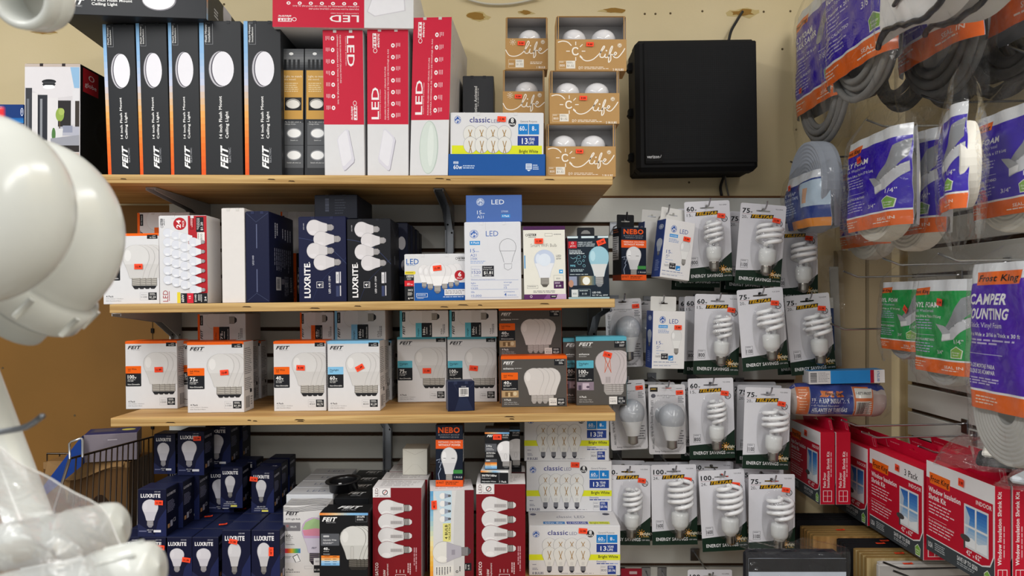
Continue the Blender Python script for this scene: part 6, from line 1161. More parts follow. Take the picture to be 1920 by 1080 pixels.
# bags of white batting hanging in front at the top right
for i, (X, Yc, zr) in enumerate(((.715, 1.27, 92), (.795, 1.25, 84))):
    w = .36; zb0 = zpx(zr, 1.46); t = thing('batting_bag', ('nearest clear bag of white batting edged in black at the top right', 'second bag of batting, its underside showing at the top right')[i], 'bag', (X, Yc, zb0), (0, 0, R(-90)), 'bags of white batting')
    def bt(a, b, k=1.0, o=0.0): return ((a - .5) * w * k, (-.03 - o) * (1 - min(1, abs(2 * a - 1)) ** 3) * max(0, math.sin(math.pi * min(1, max(0, .12 + b)))) ** .5 - .005 * math.sin(b * 11 + a * 9) * math.sin(a * 13), .34 * b + .012 * math.sin(a * 9 + i))
    mb = MB(); mb.grid(lambda a, b: bt(a, b), 26, 18, M('#f4f3f1', 'foam')); mb.grid(lambda a, b: ((.5 - a) * w, .028 * (1 - abs(2 * a - 1) ** 3), .34 * b + .012 * math.sin((1 - a) * 9 + i)), 20, 4, M('#d2d0ce', 'foam')); mb.grid(lambda a, b: ((a - .5) * w, (.028 - (.028 + .012) * (1 - b)) * (1 - abs(2 * a - 1) ** 3), .012 * math.sin(a * 9 + i)), 20, 3, M('#cfcdcb', 'foam')); mb.build('white_batting', t)
    mb = MB(); mb.tube([Vector(bt(j / 24, .0)) + Vector((0, -.004, -.002 + .002 * math.sin(j * 1.9))) for j in range(25)], .0055, M('#1d1f28', 'plastic'), 8); mb.build('black_edging', t)
    mb = MB(); mb.tube([Vector(bt(.3 + j / 30, .10 + .012 * j)) + Vector((0, -.004, 0)) for j in range(18)], .004, M('#2a2c36', 'plastic'), 8); mb.build('black_fold', t)
    mb = MB(); mb.grid(lambda a, b: tuple(Vector(bt(a, b * 1.3 - .2 + .06 * math.sin(a * 8), 1.07, .014)) + Vector((0, -.006 - .004 * math.sin(a * 43 + b * 17), 0))), 34, 24, FILM); mb.build('plastic_bag', t)
# white foam strip pouches
WF = ('#e3dfd3', .43, .042)
pch('purple foam strip pouch mostly hidden at the left of the white coil row', .955, 1588, 1690, 322, 470, art_foam(PU, ('POLY FOAM',), 'Self-Stick Weatherseal', '3/8 in Wide x 17 ft Long'), roll=WF, dz=.14, T=.026)
pch('purple foam strip pouch with a red sticker over its title', .81, 1606, 1716, 277, 440, art_foam(PU, ('POLY FOAM',), 'Self-Stick Weatherseal', '1/2 in Wide x 1/4 in Thick x 17 ft Long'), roll=WF, dz=.12, st=(.42, .24, -8))
pch('purple foam strip pouch in the middle of the white coil row', .90, 1662, 1779, 282, 452, art_foam(PU, ('POLY FOAM',), 'Self-Stick Weatherseal', '3/4 in Wide x 17 ft Long'), roll=WF, dz=.14, st=(.58, .26, -4))
Yc, w, a, b = side_place(.90, 1843, 1990, 233, 417)
pouch('purple foam strip pouch turned edge-on showing its white coil', .80, 1.325, zpx(402, 1.36), .15, .18, art_foam(PU, ('POLY FOAM',), 'Self-Stick Weatherseal', '1 in Wide x 17 ft Long'), T=.026, yaw=-112, roll=('#eae7df', .5, .03), dz=-.05, bag=(1.12, -.3, 1.45), wrap=False)
pouch('purple foam strip pouch at the right edge with the widest strip', .90, Yc, b, w, a - b, art_foam(PU, ('POLY FOAM',), 'Self-Stick Weatherseal', '1 in Wide x 1/4 in Thick x 17 ft Long'), roll=WF, dz=.14)
# round blue wrap
ab = Art(0, 0, 300, 300); ab.r(0, 0, 300, 300, '#27408c'); ab.p([(0, 0), (300, 0), (300, 40), (0, 70)], '#dfe3ea'); ab.p([(180, 60), (300, 50), (300, 190), (200, 190)], '#bcd0e2'); ab.r(214, 90, 240, 170, '#d6a88a'); ab.t('PIPE WRAP', 20, 90, 150, 108, '#cdd8ee', b=1); ab.t('INSULATION TAPE', 20, 118, 170, 134, '#cdd8ee', b=1); ab.ml(20, 150, 170, 220, 5, '#9fb0d8'); ab.r(120, 255, 300, 300, '#e08a2a')
pch('round blue pipe wrap bag above the spiral bulb packs', .80, 1494, 1562, 342, 438, ab, T=.045, roll=('#a2a8b4', .5, .05), dz=.05, name='pipe_wrap_bag', st=(.35, .2, -6), bag=(1.2, -.15, 1.35))
# slim strip bag hanging at the end of the slatwall
t = thing('strip_bag', 'narrow clear strip bag with a blue label at the end of the slatwall', 'bag', P(1566, 690, 2.12), (0, R(-2), R(-20))); w, h = .05, .32
mb = MB(); la = Art(0, 0, 40, 130); la.r(0, 0, 40, 26, '#d6d4cc'); la.r(0, 26, 40, 130, '#1d3f7c'); la.ml(6, 40, 34, 70, 4, '#9fb4d8'); la.r(10, 92, 30, 100, '#d8b23a'); mb.box(-w / 2, -w / 2 + .026, -.004, -.003, .05, .2, M('#1d3f7c')); la.paint(mb, lambda u, v, l: (-w / 2 + .026 * u, -.004 - l, .2 - .15 * v)); mb.build('label_card', t)
mb = MB(); mb.box(-.006, .018, -.002, .008, .004, h * .9, M('#a9a59c', 'foam'), .002); mb.build('grey_strip', t)
mb = MB(); mb.grid(lambda a, b: ((a - .5) * w * 1.2, -.009 - .003 * math.sin(b * 31 + a * 5), h * b), 8, 30, FILM); mb.build('plastic_bag', t)
# green vinyl foam
GF = ('#b4b3b0', .42, .03)
pch('green vinyl foam pouch with an orange sticker turned as a diamond', .95, 1665, 1745, 530, 651, art_foam(GNN, ('VINYL FOAM',), 'Self-Stick Weatherseal', '3/8 in Wide x 17 ft Long'), roll=GF, dz=.13, st=(.78, .4, 35), T=.022)
pch('larger green vinyl foam pouch in front with a dark strip', .885, 1731, 1838, 527, 690, art_foam(GNN, ('VINYL FOAM',), 'Self-Stick Weatherseal', '3/8 in Wide x 3/16 in Thick x 17 ft Long'), roll=GF, dz=.14, st=(.62, .24, 8), T=.022)
ap = Art(0, 0, 300, 400); ap.r(0, 0, 300, 60, '#e3e6ea'); ap.p([(0, 90), (40, 55), (300, 40), (300, 400), (0, 400)], BP); king(ap, 60, 22, 240, 58, 2); ap.t('CAMPER', 40, 84, 190, 112, '#f1f1f4', b=1.8, i=.6); ap.t('MOUNTING', 20, 124, 200, 152, '#f1f1f4', b=1.8, i=.6); ap.t('Self-Stick Vinyl Foam', 16, 162, 180, 176, '#e4def2'); ap.t('1-1/4 in Wide x 3/16 in Thick x 30 ft', 16, 190, 240, 200, '#f0f0f4', b=.8); ap.ml(16, 208, 230, 226, 2, '#c9bfe6'); ap.r(16, 248, 180, 249.5, '#cfcbea'); ap.t('CINTA DE MONTAJE PARA', 16, 276, 150, 287, '#f0eef6', b=.8); ap.t('REMOLQUE DE ACAMPAR', 16, 292, 150, 303, '#f0eef6', b=.8); ap.ml(16, 314, 180, 336, 3, '#c9bfe6'); ap.r(0, 346, 300, 352, '#eef0f2'); ap.r(0, 352, 300, 400, FK); ap.t('USA', 10, 368, 46, 388, '#f6e2d4', b=1.6); ap.ml(70, 364, 160, 390, 3, '#f6d8c4', fill=.4)
pch('tall purple camper mounting foam pouch at the right edge', .84, 1838, 1985, 497, 757, ap, roll=('#bdbcb8', .47, .034), dz=.36, T=.02, bag=(1.1, -.42, 1.12))

# ---------------------------------------------------------------- red shrink kit cartons
KRD, KG = '#c0122e', '#3f464b'
def art_kit(t3=0, patio=0):
    a = Art(0, 0, 430, 360); a.r(0, 0, 430, 66, '#e6e4e6'); a.r(0, 66, 430, 300, KRD); a.p([(0, 300), (360, 300), (405, 285), (422, 250), (422, 66), (430, 66), (430, 360), (0, 360)], '#e6e4e6'); a.p([(0, 304), (362, 304), (408, 290), (428, 252), (430, 252), (430, 360), (0, 360)], KG)
    king(a, 22, 44, 165, 88, -2); a.r(310, 68, 422, 96, KRD); a.t('INDOOR', 326, 76, 416, 91, '#f0e2e4', b=1)
    if t3: a.t('3 Pack', 292, 26, 392, 52, '#2a2a2e', b=.6)
    t1, t2 = ('Patio Door Insulation', 'Shrink Kit') if patio else ('Window Insulation', 'Shrink Kit')
    a.t(t1, 16, 100, 232, 120, '#f4eef0', b=1.6); a.t(t2, 16, 128, 136, 148, '#f4eef0', b=1.6); a.ml(18, 160, 222, 212, 4, '#eccdd2', fill=.35); a.r(16, 222, 140, 223.5, '#eccdd2'); a.t('Kit de aislamiento para ventanas', 16, 230, 190, 239, '#f0dfe2', b=.8); a.ml(18, 246, 200, 284, 3, '#eccdd2', fill=.35)
    a.r(254, 106, 398, 266, '#d9dce0'); a.g(262, 114, 390, 258, ['#2a66b4', '#4a8ad0', '#a9c6e0', '#e2e9f0'], 1, 12); a.p([(262, 114), (290, 150), (280, 200), (262, 230)], '#b9c9da')
    a.p([(262, 258), (262, 232), (300, 222), (340, 234), (390, 218), (390, 258)], '#eef2f6'); a.r(320, 108, 330, 262, '#e6e8ea')
    if not patio: a.r(256, 180, 396, 188, '#e6e8ea')
    a.e(262, 232, 30, 12, '#4a4848'); a.r(252, 240, 262, 272, '#4a4848'); a.t('42"', 268, 272, 300, 290, '#f4eef0', b=1); a.t('x', 306, 278, 316, 290, '#f4eef0', b=.6); a.t('62"', 322, 272, 356, 290, '#f4eef0', b=1)
    a.t('USA', 12, 322, 46, 342, '#d6d8da', b=1.4); a.ml(60, 316, 150, 348, 4, '#aab0b4'); a.t('SAVE UP TO $500', 210, 314, 334, 330, '#e6e8ea', b=1); a.ml(210, 336, 330, 350, 2, '#aab0b4'); house(a, 372, 306, 40); return a
def art_spine(patio=0):
    a = Art(0, 0, 60, 360); t_ = ('Patio Door', 'Insulation Shrink Kit') if patio else ('Window Insulation Shrink Kit',)
    a.r(0, 0, 1.5, 360, '#e9d6d9'); a.r(58, 0, 60, 360, '#8f1022')
    if patio: a.t(t_[0], 12, 200, 23, 276, '#f2e6e8', b=1.2, rot=90); a.t(t_[1], 27, 96, 38, 276, '#f2e6e8', b=1.2, rot=90); a.ml(43, 100, 50, 270, 1, '#e2b9c0', rot=1)
    else: a.t(t_[0], 12, 20, 26, 276, '#f2e6e8', b=1.4, rot=90); a.ml(34, 140, 41, 272, 1, '#e2b9c0', rot=1)
    a.fr(12, 290, 48, 346, 2.5, '#eed6da'); a.r(29, 290, 31, 346, '#eed6da'); a.r(12, 317, 48, 319, '#eed6da'); return a
def art_kittop():
    a = Art(0, 0, 400, 60); a.r(150, 26, 250, 34, '#4a0a14'); a.fr(370, 8, 390, 50, 2, '#e2b9c0'); a.ml(20, 14, 130, 24, 1, '#d87a86'); return a
def kit_proto(w, h, d, t3, patio):
    t = thing('shrink_kit_box', 'x', 'box'); carton('carton', t, w, d, h, KRD, {'front': art_kit(t3, patio), 'right': art_spine(patio)}, cols={'bottom': '#e6e4e6', 'top': '#cc1834'})
    mb = MB(); hh = .034; ol = hole_card(w * .97, hh, 0, hh * .55, .02, .006, .004); [mb.slab(o_, 0, .0008, M('#c8163a')) for o_ in ol]
    at = Art(0, 0, 400, 60); at.fr(366, 10, 388, 52, 2, '#e2b9c0'); at.ml(20, 20, 110, 30, 1, '#d87a86'); at.paint(mb, lambda u, v, l: (-w * .485 + w * .97 * u, -l, hh * (1 - v))); mb.build('hang_tab', t, (0, d / 2 - .002, h), (R(12), 0, 0))
    sticker(t, w * .06, h * .905, -d / 2 - .0014, rot=2, w=.02, h=.016); return t
KT = {}
def kit(k, X, Yc, z, label, d, grp):
    if k not in KT:
        w, h, d_, t3, pa = k; r = KT[k] = kit_proto(*k); r.location = (X + d_ / 2, Yc, z); r.rotation_euler = (0, 0, R(-90)); r['label'] = label; r['group'] = grp
    else: r = dup(KT[k], (X + k[2] / 2, Yc, z), (0, 0, R(-90)), label, grp)
    return r
KW = (.236, .2, .031, 0, 0); K3 = (.252, .204, .052, 1, 0); KP = (.206, .188, .0385, 0, 1)
Yk, _, zt, zbm = side_place(.93, 1737, 1865, 862, 1029)
for i, lab in enumerate(('red window shrink kit carton nearest the camera', 'second red window shrink kit carton in the nearest row', 'third red window shrink kit carton in the nearest row', 'fourth red window shrink kit carton in the nearest row', 'fifth red window shrink kit carton in the nearest row')): kit(KW, .93 + .0345 * i, Yk, zbm, lab, 0, 'red window shrink kits, nearest row')
Y3, _, zt3, zb3 = side_place(.93, 1632, 1733, 842, 988)
for i, lab in enumerate(('red shrink kit carton reading 3 pack in the middle row', 'red shrink kit carton behind the 3 pack one', 'last red shrink kit carton of the middle row')): kit(K3, .93 + .056 * i, Y3 + .004, zb3, lab, 0, 'red shrink kits, middle row')
for i, lab in enumerate(('red patio door shrink kit carton at the left of the red kits', 'second red patio door shrink kit carton, spine showing')): kit(KP, .80 + .041 * i, 2.042, ZC - .535, lab, 0, 'red patio door shrink kits')
for i, lab in enumerate(('red window shrink kit carton half hidden left of the 3 pack one', 'red window shrink kit carton behind the half hidden one')): kit(KW, .925 + .036 * i, 2.062, ZC - .592, lab, 0, 'red window shrink kits, rear row')
# pipe wrap roll lying on the patio kits with a slim carton on it
pw = Art(0, 0, 680, 260); O2 = '#d9733a'; B2 = '#2a3f92'
pw.r(0, 0, 680, 40, '#27398a'); pw.r(30, 40, 118, 230, O2); pw.r(124, 20, 430, 220, B2); pw.p([(200, 72), (360, 72), (366, 108), (194, 108)], '#e07a34'); pw.t('Frost King', 232, 80, 348, 98, '#1e1824', b=1.2, i=.5); pw.t('PIPE WRAP INSULATION', 134, 116, 402, 142, '#e6eaf4', b=1.8); pw.t('Foil-Backed Fiberglass', 134, 150, 330, 163, '#d6dcec'); pw.t('AISLANTE DE TUBERÍAS', 138, 172, 390, 198, '#e6eaf4', b=1.8); pw.ml(138, 206, 390, 214, 1, '#c4cce2')
pw.r(436, 40, 575, 230, O2); pw.r(446, 52, 566, 112, '#e2dfd6'); pw.t('1-877-FROST', 452, 76, 560, 92, '#2a2a2e', b=.8); pw.r(446, 130, 566, 224, '#e2dfd6'); pw.bars(456, 136, 558, 218); pw.p([(500, 0), (680, 0), (680, 40), (610, 70), (540, 50)], '#27398a'); pw.ml(46, 60, 108, 200, 8, '#f0c4a4', fill=.35); pw.r(580, 90, 680, 260, '#a8938e')
t = thing('pipe_wrap_roll', 'blue and orange wrapped pipe insulation lying on the patio door kits', 'insulation', (.862, 1.99, ZC - .312), (0, 0, R(-3))); w, h, dd = .245, .088, .075
def pil(u, q, l, k=1.0):
    x = (u - .5) * w * k; e = (1 - abs(2 * u - 1) ** 6) ** .35 if abs(2 * u - 1) < 1 else 0; an = (q - .5) * 2.6; return (x, -(dd / 2 * k + l) * math.cos(an) * (.55 + .45 * e) + .004 * math.sin(u * 21 + q * 5), h / 2 + (h / 2 * k + l) * math.sin(-an) / math.sin(1.3) * (.72 + .28 * e))
mb = MB(); mb.grid(lambda a, b: pil(a, 1 - b, 0), 20, 12, M('#b9aca6', 'card')); mb.grid(lambda a, b: ((.5 - a) * w, dd / 2 * math.cos((b - .5) * 2.6), h / 2 + h / 2 * math.sin((b - .5) * 2.6) / math.sin(1.3) * .95), 10, 8, M('#b0a39e', 'card')); pw.paint(mb, lambda u, q, l: pil(u, q, l + .0004), 'gloss', .0002, 1 / 18); mb.build('printed_wrap', t)
mb = MB(); mb.grid(lambda a, b: tuple(Vector(pil(a * 1.0, 1 - b, .004, 1.06)) + Vector((0, -.003 * math.sin(a * 37 + b * 11), -.002))), 34, 16, FILM)
for sx in (-1, 1): mb.grid(lambda a, b: (sx * (w / 2 + .022 * a), -.034 * math.cos((b - .5) * 2.6) * (1 - a * .4), h / 2 + .042 * math.sin((b - .5) * 2.6) * (1 - .25 * a) + .004 * math.sin(a * 9)), 4, 12, FILM)
mb.build('plastic_bag', t)
sb = Art(0, 0, 530, 100); sb.r(0, 0, 152, 100, '#dcdadb'); sb.bars(10, 14, 56, 90, '#2a2a2e', 0); sb.ml(66, 12, 146, 90, 7, '#8a8a90', fill=.35); sb.r(152, 0, 430, 100, '#2f8cd6'); sb.r(430, 0, 456, 100, '#a81c34'); sb.r(456, 0, 530, 100, '#e6e4e4'); sb.t('17x2.00', 478, 12, 494, 90, '#2f6ab0', b=1, rot=-90)
t = thing('slim_carton', 'slim white and bright blue carton lying on the pipe wrap', 'box', (.88, 1.985, ZC - .2225), (0, R(-1.5), R(-2))); w, h, d = .196, .034, .05; carton('carton', t, w, d, h, '#dcdadb', {'front': sb}, cols={'top': '#3a94da'}); 
for sx in (-1, 1): mb = MB(); mb.box(sx * w / 2 - .0002, sx * w / 2 + .0004, -d / 2 + .002, d / 2 - .002, .002, h - .002, M('#d2d0d2')); mb.build('end_flap', t)
# limp bags lying on the nearest kits
def limp(label, X, Y, Z, w, d, h, items, yaw=0, name='parts_bag'):
    t = thing(name, label, 'bag', (X, Y, Z), (0, 0, R(yaw))); mb = MB()
    f = lambda a, b: ((a - .5) * w, (b - .5) * d, h * math.sin(math.pi * a) ** .6 * math.sin(math.pi * b) ** .6 * (1 + .15 * math.sin(a * 17 + b * 9)) + .004 * math.sin(a * 41 + b * 23) + .003)
    mb.grid(f, 26, 16, FILM); mb.grid(lambda a, b: ((.5 - a) * w, (b - .5) * d, .001 + .002 * math.sin(a * 20)), 10, 6, FILM); mb.build('plastic_bag', t)
    for nm, (x0, x1, y0, y1, z0, z1), c, k in items: mb = MB(); mb.box(x0, x1, y0, y1, z0, z1, M(c, k), min(.004, (z1 - z0) * .4)); mb.build(nm, t)
    return t
zk = zbm + .2 + .034
limp('crumpled clear bag of black and white pads lying on the red kits', .945, 1.46, zk + .002, .2, .15, .055, [('white_pad', (-.02, .09, -.05, .05, .022, .034), '#dedcd4', 'foam'), ('black_pad', (-.03, .09, -.055, .05, .005, .019), '#1f1f22', 'foam'), ('orange_card', (.02, .08, .03, .055, .036, .04), '#e08a2a', 'card')], -35)
t = limp('white printed bag lying across the nearest red kits', .93, 1.27, zk + .002, .16, .12, .035, [('printed_label', (-.06, .06, -.045, .045, .008, .02), '#d6dee6', 'card'), ('green_strip', (.0, .03, -.046, -.02, .007, .0205), '#4a8a68', 'card')], -50)
# ---------------------------------------------------------------- peg hooks of the right wall
def rhook(px, py, xt, label, m=CHROME):
    Y = xt * F / (px - 960); z = zpx(py, Y); t = thing('peg_hook', label, 'hook', (XR - .001, Y, z - .012), (0, 0, 0), 'peg hooks of the right wall'); L = XR - xt; mb = MB()
    mb.tube([(-.001, 0, .006), (-.012, 0, .004), (-L + .045, 0, -.001), (-L + .036, 0, 0), (-L + .026, 0, .004), (-L, 0, .014)], .0024, m, 8); mb.lathe([(.0001, -.0006), (.0024, 0), (.0001, .0006)], m, (-L, 0, .014), 'X', 8); mb.build('wire', t)
    mb = MB(); mb.box(-.004, -.001, -.013, .013, -.02, .016, STEEL, .0006); mb.build('clip_plate', t); return t
for px, py, xt, lab in ((1512, 46, .85, 'hook by the beige wall at the upper right corner'), (1482, 304, .79, 'hook reaching over the blue pipe wrap bag'), (1532, 285, .82, 'dark hook above the blue pipe wrap bag'), (1625, 226, .80, 'hook above the purple pouch with the stickered title'), (1727, 180, .83, 'long bright hook under the dark foam rods'), (1890, 88, .86, 'short bright hook tip among the dark foam rods'),
        (1582, 510, .85, 'hook above the left green pouch, upper left of three'), (1656, 486, .86, 'hook above the green pouches, middle of three'), (1760, 477, .86, 'hook above the green pouches, right of three'), (1557, 608, .82, 'lone hook left of the green pouches'), (1578, 789, .835, 'hook over the patio door kits'), (1616, 811, .87, 'hook over the 3 pack kit'), (1722, 838, .915, 'hook tip through the tab of the 3 pack kit'), (1657, 1056, .84, 'dark hook low in front of the grey board'), (1676, 1072, .84, 'dark hook lowest in front of the grey board')):
    rhook(px, py, xt, lab, DSTEEL if 'dark' in lab else CHROME)
# ---------------------------------------------------------------- sample boards standing on the low shelf and the bag in front
LOW = ZC - .822; t = thing('shelf_board', 'low shelf at the right carrying the sample boards', 'shelf', (.84, 1.62, LOW), (0, 0, 0), 'plywood shelf boards'); mb = MB(); mb.box(-.32, .3, 0, .55, -.02, 0, PLY, .001); mb.build('plywood_board', t)
OAK = wood('oak_print', '#8a6434', '#b98f56', 40, 3, axis='X'); ASH = wood('ash_print', '#a08a58', '#c9b488', 40, 3, axis='X'); BB = M('#17171a', 'matte'); GB = M('#a9a6a4', 'plastic')
def board(x, y, h, m, w, label, grp, th=.012, edge=None):
    t = thing('sample_board', label, 'board', (x, y, LOW + .0004), (0, 0, 0), grp); mb = MB(); mb.box(0, w, 0, th, 0, h, edge or m, .0008, mats={'front': m, 'back': m}); mb.build('panel', t)
    mb = MB(); mb.box(.003, w - .003, th * .2, th * .8, h - .0002, h + .0014, edge or m); mb.build('top_edge', t); return t
EK = M('#8f7444', 'matte'); n = 0
for j in range(4): board(.775, 2.035 + .02 * (3 - j), .216, BB, .33, ('frontmost', 'second', 'third', 'rearmost')[3 - j] + ' black sample board at the back of the left group', 'black sample boards of the left group')
for j in range(5): board(.778, 1.93 + .019 * j, .208, OAK, .33, 'oak sample board at the front of the left group' if j == 0 else ('second', 'third', 'fourth', 'rearmost')[j - 1] + ' oak sample board from the front of the left group', 'oak sample boards', edge=EK)
for j in range(4): board(.833, 1.845 + .02 * j, .206, BB, .3, ('frontmost', 'second', 'third', 'rearmost')[j] + ' black sample board in the middle of the right group', 'black sample boards of the right group')
for j in range(4): tb_ = board(.838, 1.765 + .019 * j, .209, ASH, .3, ('frontmost', 'second', 'third', 'rearmost')[j] + ' pale ash sample board in front of the black ones', 'ash sample boards', edge=EK)
for j in range(2): board(.846 + .01 * j, 1.722 + .018 * j, .206, GB, .29, 'grey sample board at the very front' if j == 0 else 'grey sample board just behind the front grey one', 'grey sample boards', edge=M('#c4c2be', 'matte'))
for k_, o_ in enumerate([o for o in COL.objects if o.name.startswith('sample_board')]):
    if k_ in (6, 10, 11, 14, 17): q_ = sticker(o_, .03 + .012 * (k_ % 3), 0, 0, w=.022, h=.010); q_.rotation_euler = (R(-90), 0, 0); q_.location = (.05 + .02 * (k_ % 4), .006, .2115 if k_ > 12 else .2085); q_.location.z = o_.children[0].dimensions.z + .0022 if o_.children[0].dimensions.z else .211
fk = Art(0, 0, 420, 200); fk.r(0, 0, 420, 24, '#1c1c20'); fk.r(0, 24, 420, 200, '#c3cbd8'); fk.p([(60, 33), (250, 33), (256, 67), (54, 67)], FK); fk.t('Frost King', 82, 41, 240, 61, '#1c1410', b=1.2, i=.5); fk.r(262, 33, 300, 50, '#ff4f2e'); fk.e(372, 52, 16, 18, '#2f6ab0'); fk.p([(372, 34), (388, 48), (386, 64), (372, 70)], '#e0982a')
Yb = 1.66; xa, xb = P(1399, 0, Yb).x, P(1588, 0, Yb).x; zt = zpx(1036, Yb); t = thing('cover_bag', 'clear bag with a pale blue card at the bottom edge by the sample boards', 'bag', ((xa + xb) / 2, Yb, LOW + .0004), (0, 0, 0)); w = xb - xa; h = zt - LOW
mb = MB(); mb.box(-w / 2 + .006, w / 2 - .006, 0, .05, .002, h - .006, M('#23242a', 'foam'), .008); mb.build('folded_cover', t)
mb = MB(); mb.grid(lambda a, b: ((a - .5) * (w - .008), -.004 + .001 * math.sin(a * 9), (h - .012) * b), 8, 6, M('#c3cbd8', 'card')); fk.paint(mb, lambda u, v, l: ((u - .5) * (w - .008), -.0052 - l, (h - .012) * (1 - v) if v < .5 else (h - .012) * (1 - v))); mb.build('printed_card', t)
mb = MB(); mb.grid(lambda a, b: ((a - .5) * w * 1.03, -.009 - .003 * math.sin(a * 23 + b * 7) * math.sin(b * 19), (h + .004) * b), 26, 14, FILM); mb.grid(lambda a, b: ((a - .5) * w * 1.03, -.008 + .085 * b, h + .003 + .006 * math.sin(a * 19 + b * 7)), 22, 6, FILM); mb.build('plastic_bag', t)
# ---------------------------------------------------------------- white plumbing close to the camera on the left
PVC = M('#cccec9', 'white_plastic')
def elbow(label, cx, cy, Rpx, Y, k=.44, a0=-75, a1=100, collar=True):
    c = P(cx, cy, Y); Ro = Rpx / F * Y; Rm = Ro * k; r = Ro - Rm; t = thing('pipe_elbow', label, 'pipe fitting', c, (0, 0, 0), 'white pipe elbows'); mb = MB()
    pts = [(Rm * math.cos(R(a0 + (a1 - a0) * i / 30)), .0, Rm * math.sin(R(a0 + (a1 - a0) * i / 30))) for i in range(31)]
    d0 = Vector((math.sin(R(a0)), 0, -math.cos(R(a0)))); e = Vector(pts[0]); d1 = Vector((-math.sin(R(a1)), 0, math.cos(R(a1)))); f = Vector(pts[-1])
    mb.tube([e + d0 * .04] + pts + [f + d1 * .12], r, PVC, 40); mb.build('bend', t)
    if collar:
        mb = MB(); mb.tube([e + d0 * .008, e + d0 * .010, e + d0 * .034, e + d0 * .038], [r * 1.0, r * 1.13, r * 1.13, r * 1.05], PVC, 40); cl = mb.build('slip_nut', t)
        for q in range(8):
            an = R(q * 45 + 12); u = Vector((d0.z, 0, -d0.x)); v = Vector((0, 1, 0)); n = u * math.cos(an) + v * math.sin(an); mb = MB(); p = e + n * r * 1.14; mb.tube([p + d0 * .012, p + d0 * .032], r * .06, PVC, 6); mb.build('grip_rib', cl)
        mb = MB(); mb.tube([e + d0 * .03, e + d0 * .06], r * .8, PVC, 36); mb.build('tail_pipe', t)
    return t
elbow('large white pipe elbow with a ribbed nut, the one further right', 40, 440, 183, .64, a0=-45, a1=128)
elbow('large white pipe elbow nearest the left edge', -52, 390, 182, .50, a0=-100, a1=120, collar=False)
t = thing('price_tag', 'small red tag edge above the left white elbow', 'tag', P(2, 211, .505)); mb = MB(); mb.box(-.03, .0022, -.0008, .0008, -.004, .0035, M('#d8222e', 'plastic'), .0006); mb.build('tag_plate', t)
# open socket hanging at the top left
c = P(33, -14, .62); t = thing('pipe_socket', 'open white pipe socket at the top left corner', 'pipe fitting', c, (R(18), 0, R(-8))); mb = MB(); r = .0295
mb.lathe([(r * .74, .032), (r * .74, .002), (r * .86, -.001), (r * .98, .001), (r, .006), (r, .03), (r * .9, .034)], PVC, (0, 0, 0), 'Y', 44); mb.build('socket', t); mb = MB(); mb.lathe([(.0001, .031), (r * .74, .031)], M('#b9b8b0', 'plastic'), (0, 0, 0), 'Y', 32); mb.build('inner_stop', t)
mb = MB(); mb.lathe([(r * 1.0, .014), (r * 1.04, .017), (r * 1.04, .026), (r * 1.0, .029)], PVC, (0, 0, 0), 'Y', 44); mb.build('rim_band', t)
# pipes in a bag, lower left
def pipe(label, a, b, Y, rpx, Yb=None, cap=True, hex_=False):
    A, B = P(*a, Y), P(*b, Yb or Y); r = rpx / F * Y; d = (B - A).normalized(); t = thing('white_pipe', label, 'pipe', A, (0, 0, 0), 'white pipes at the lower left'); mb = MB(); L = (B - A).length; D = lambda x: d * x
    mb.tube([D(0), D(L - .004)], r * .93, PVC, 36); mb.build('tube', t)
    if cap:
        mb = MB(); mb.tube([D(L - .045), D(L - .043), D(L - .012), D(L - .004), D(L), D(L + .001)], [r * .95, r, r, r * .93, r * .72, .0002], PVC, 36); cp = mb.build('end_cap', t)
        if hex_:
            u = d.cross(Vector((0, 1, 0))).normalized(); v = d.cross(u)
            for q in range(8): an = R(q * 45); n = u * math.cos(an) + v * math.sin(an); mb = MB(); mb.tube([n * r + D(L - .034), n * r + D(L - .006)], r * .07, PVC, 6); mb.build('grip_rib', cp)
    return t
pipe('white pipe with a rounded end, upper one of two pointing right', (-330, 1088), (228, 985), .60, 47)
pipe('white pipe with a ribbed end cap, lower one of two pointing right', (-360, 1206), (296, 1062), .52, 52, hex_=True)
pipe('white pipe leaning diagonally at the left edge', (-100, 562), (98, 1090), .72, 42, cap=False)
t = thing('clear_bag', 'hazy clear bag draped over the white pipes', 'bag', P(100, 980, .5)); hz = clear('hazy_film', gloss=.05, haze=.16, rough=.2, bump=.8, scale=30); mb = MB(); o = P(100, 980, .5)
tp = [(-60, 835), (10, 850), (70, 880), (130, 915), (190, 965), (240, 1022), (290, 1090)]
def bgf(a, b):
    i = min(int(a * 6), 5); f = a * 6 - i; px = tp[i][0] * (1 - f) + tp[i + 1][0] * f; py = tp[i][1] * (1 - f) + tp[i + 1][1] * f
    q = P(px - b * 150 * (1 - a * .2), py + b * (190 - 40 * a), .5 - .06 * math.sin(math.pi * b) + .08 * (1 - b)); return q - o + Vector((0, .004 * math.sin(a * 21 + b * 13), .0035 * math.sin(a * 13 - b * 19)))
mb.grid(bgf, 40, 24, hz); mb.build('film_sheet', t); mb = MB(); mb.tube([bgf(i / 30, 0) for i in range(31)], .0006, M('#d9d8d4', 'gloss'), 6); mb.build('film_seam', t)
t = thing('peg_hook', 'thick grey hook over the white pipes at the left edge', 'hook', P(0, 811, .58)); o = P(0, 811, .58); mb = MB(); mb.tube([P(q, y_, .58) - o for q, y_ in ((-90, 812), (0, 810), (36, 804), (52, 799), (64, 792), (78, 781))], .0024, M('#6f7276', 'metal'), 12); mb.build('wire', t); mb = MB(); mb.lathe([(.0001, .0024), (.0018, .0018), (.0026, 0), (.0018, -.0018), (.0001, -.0024)], M('#6f7276', 'metal'), P(79, 780.5, .58) - o, 'Z', 12); mb.build('ball_tip', t)
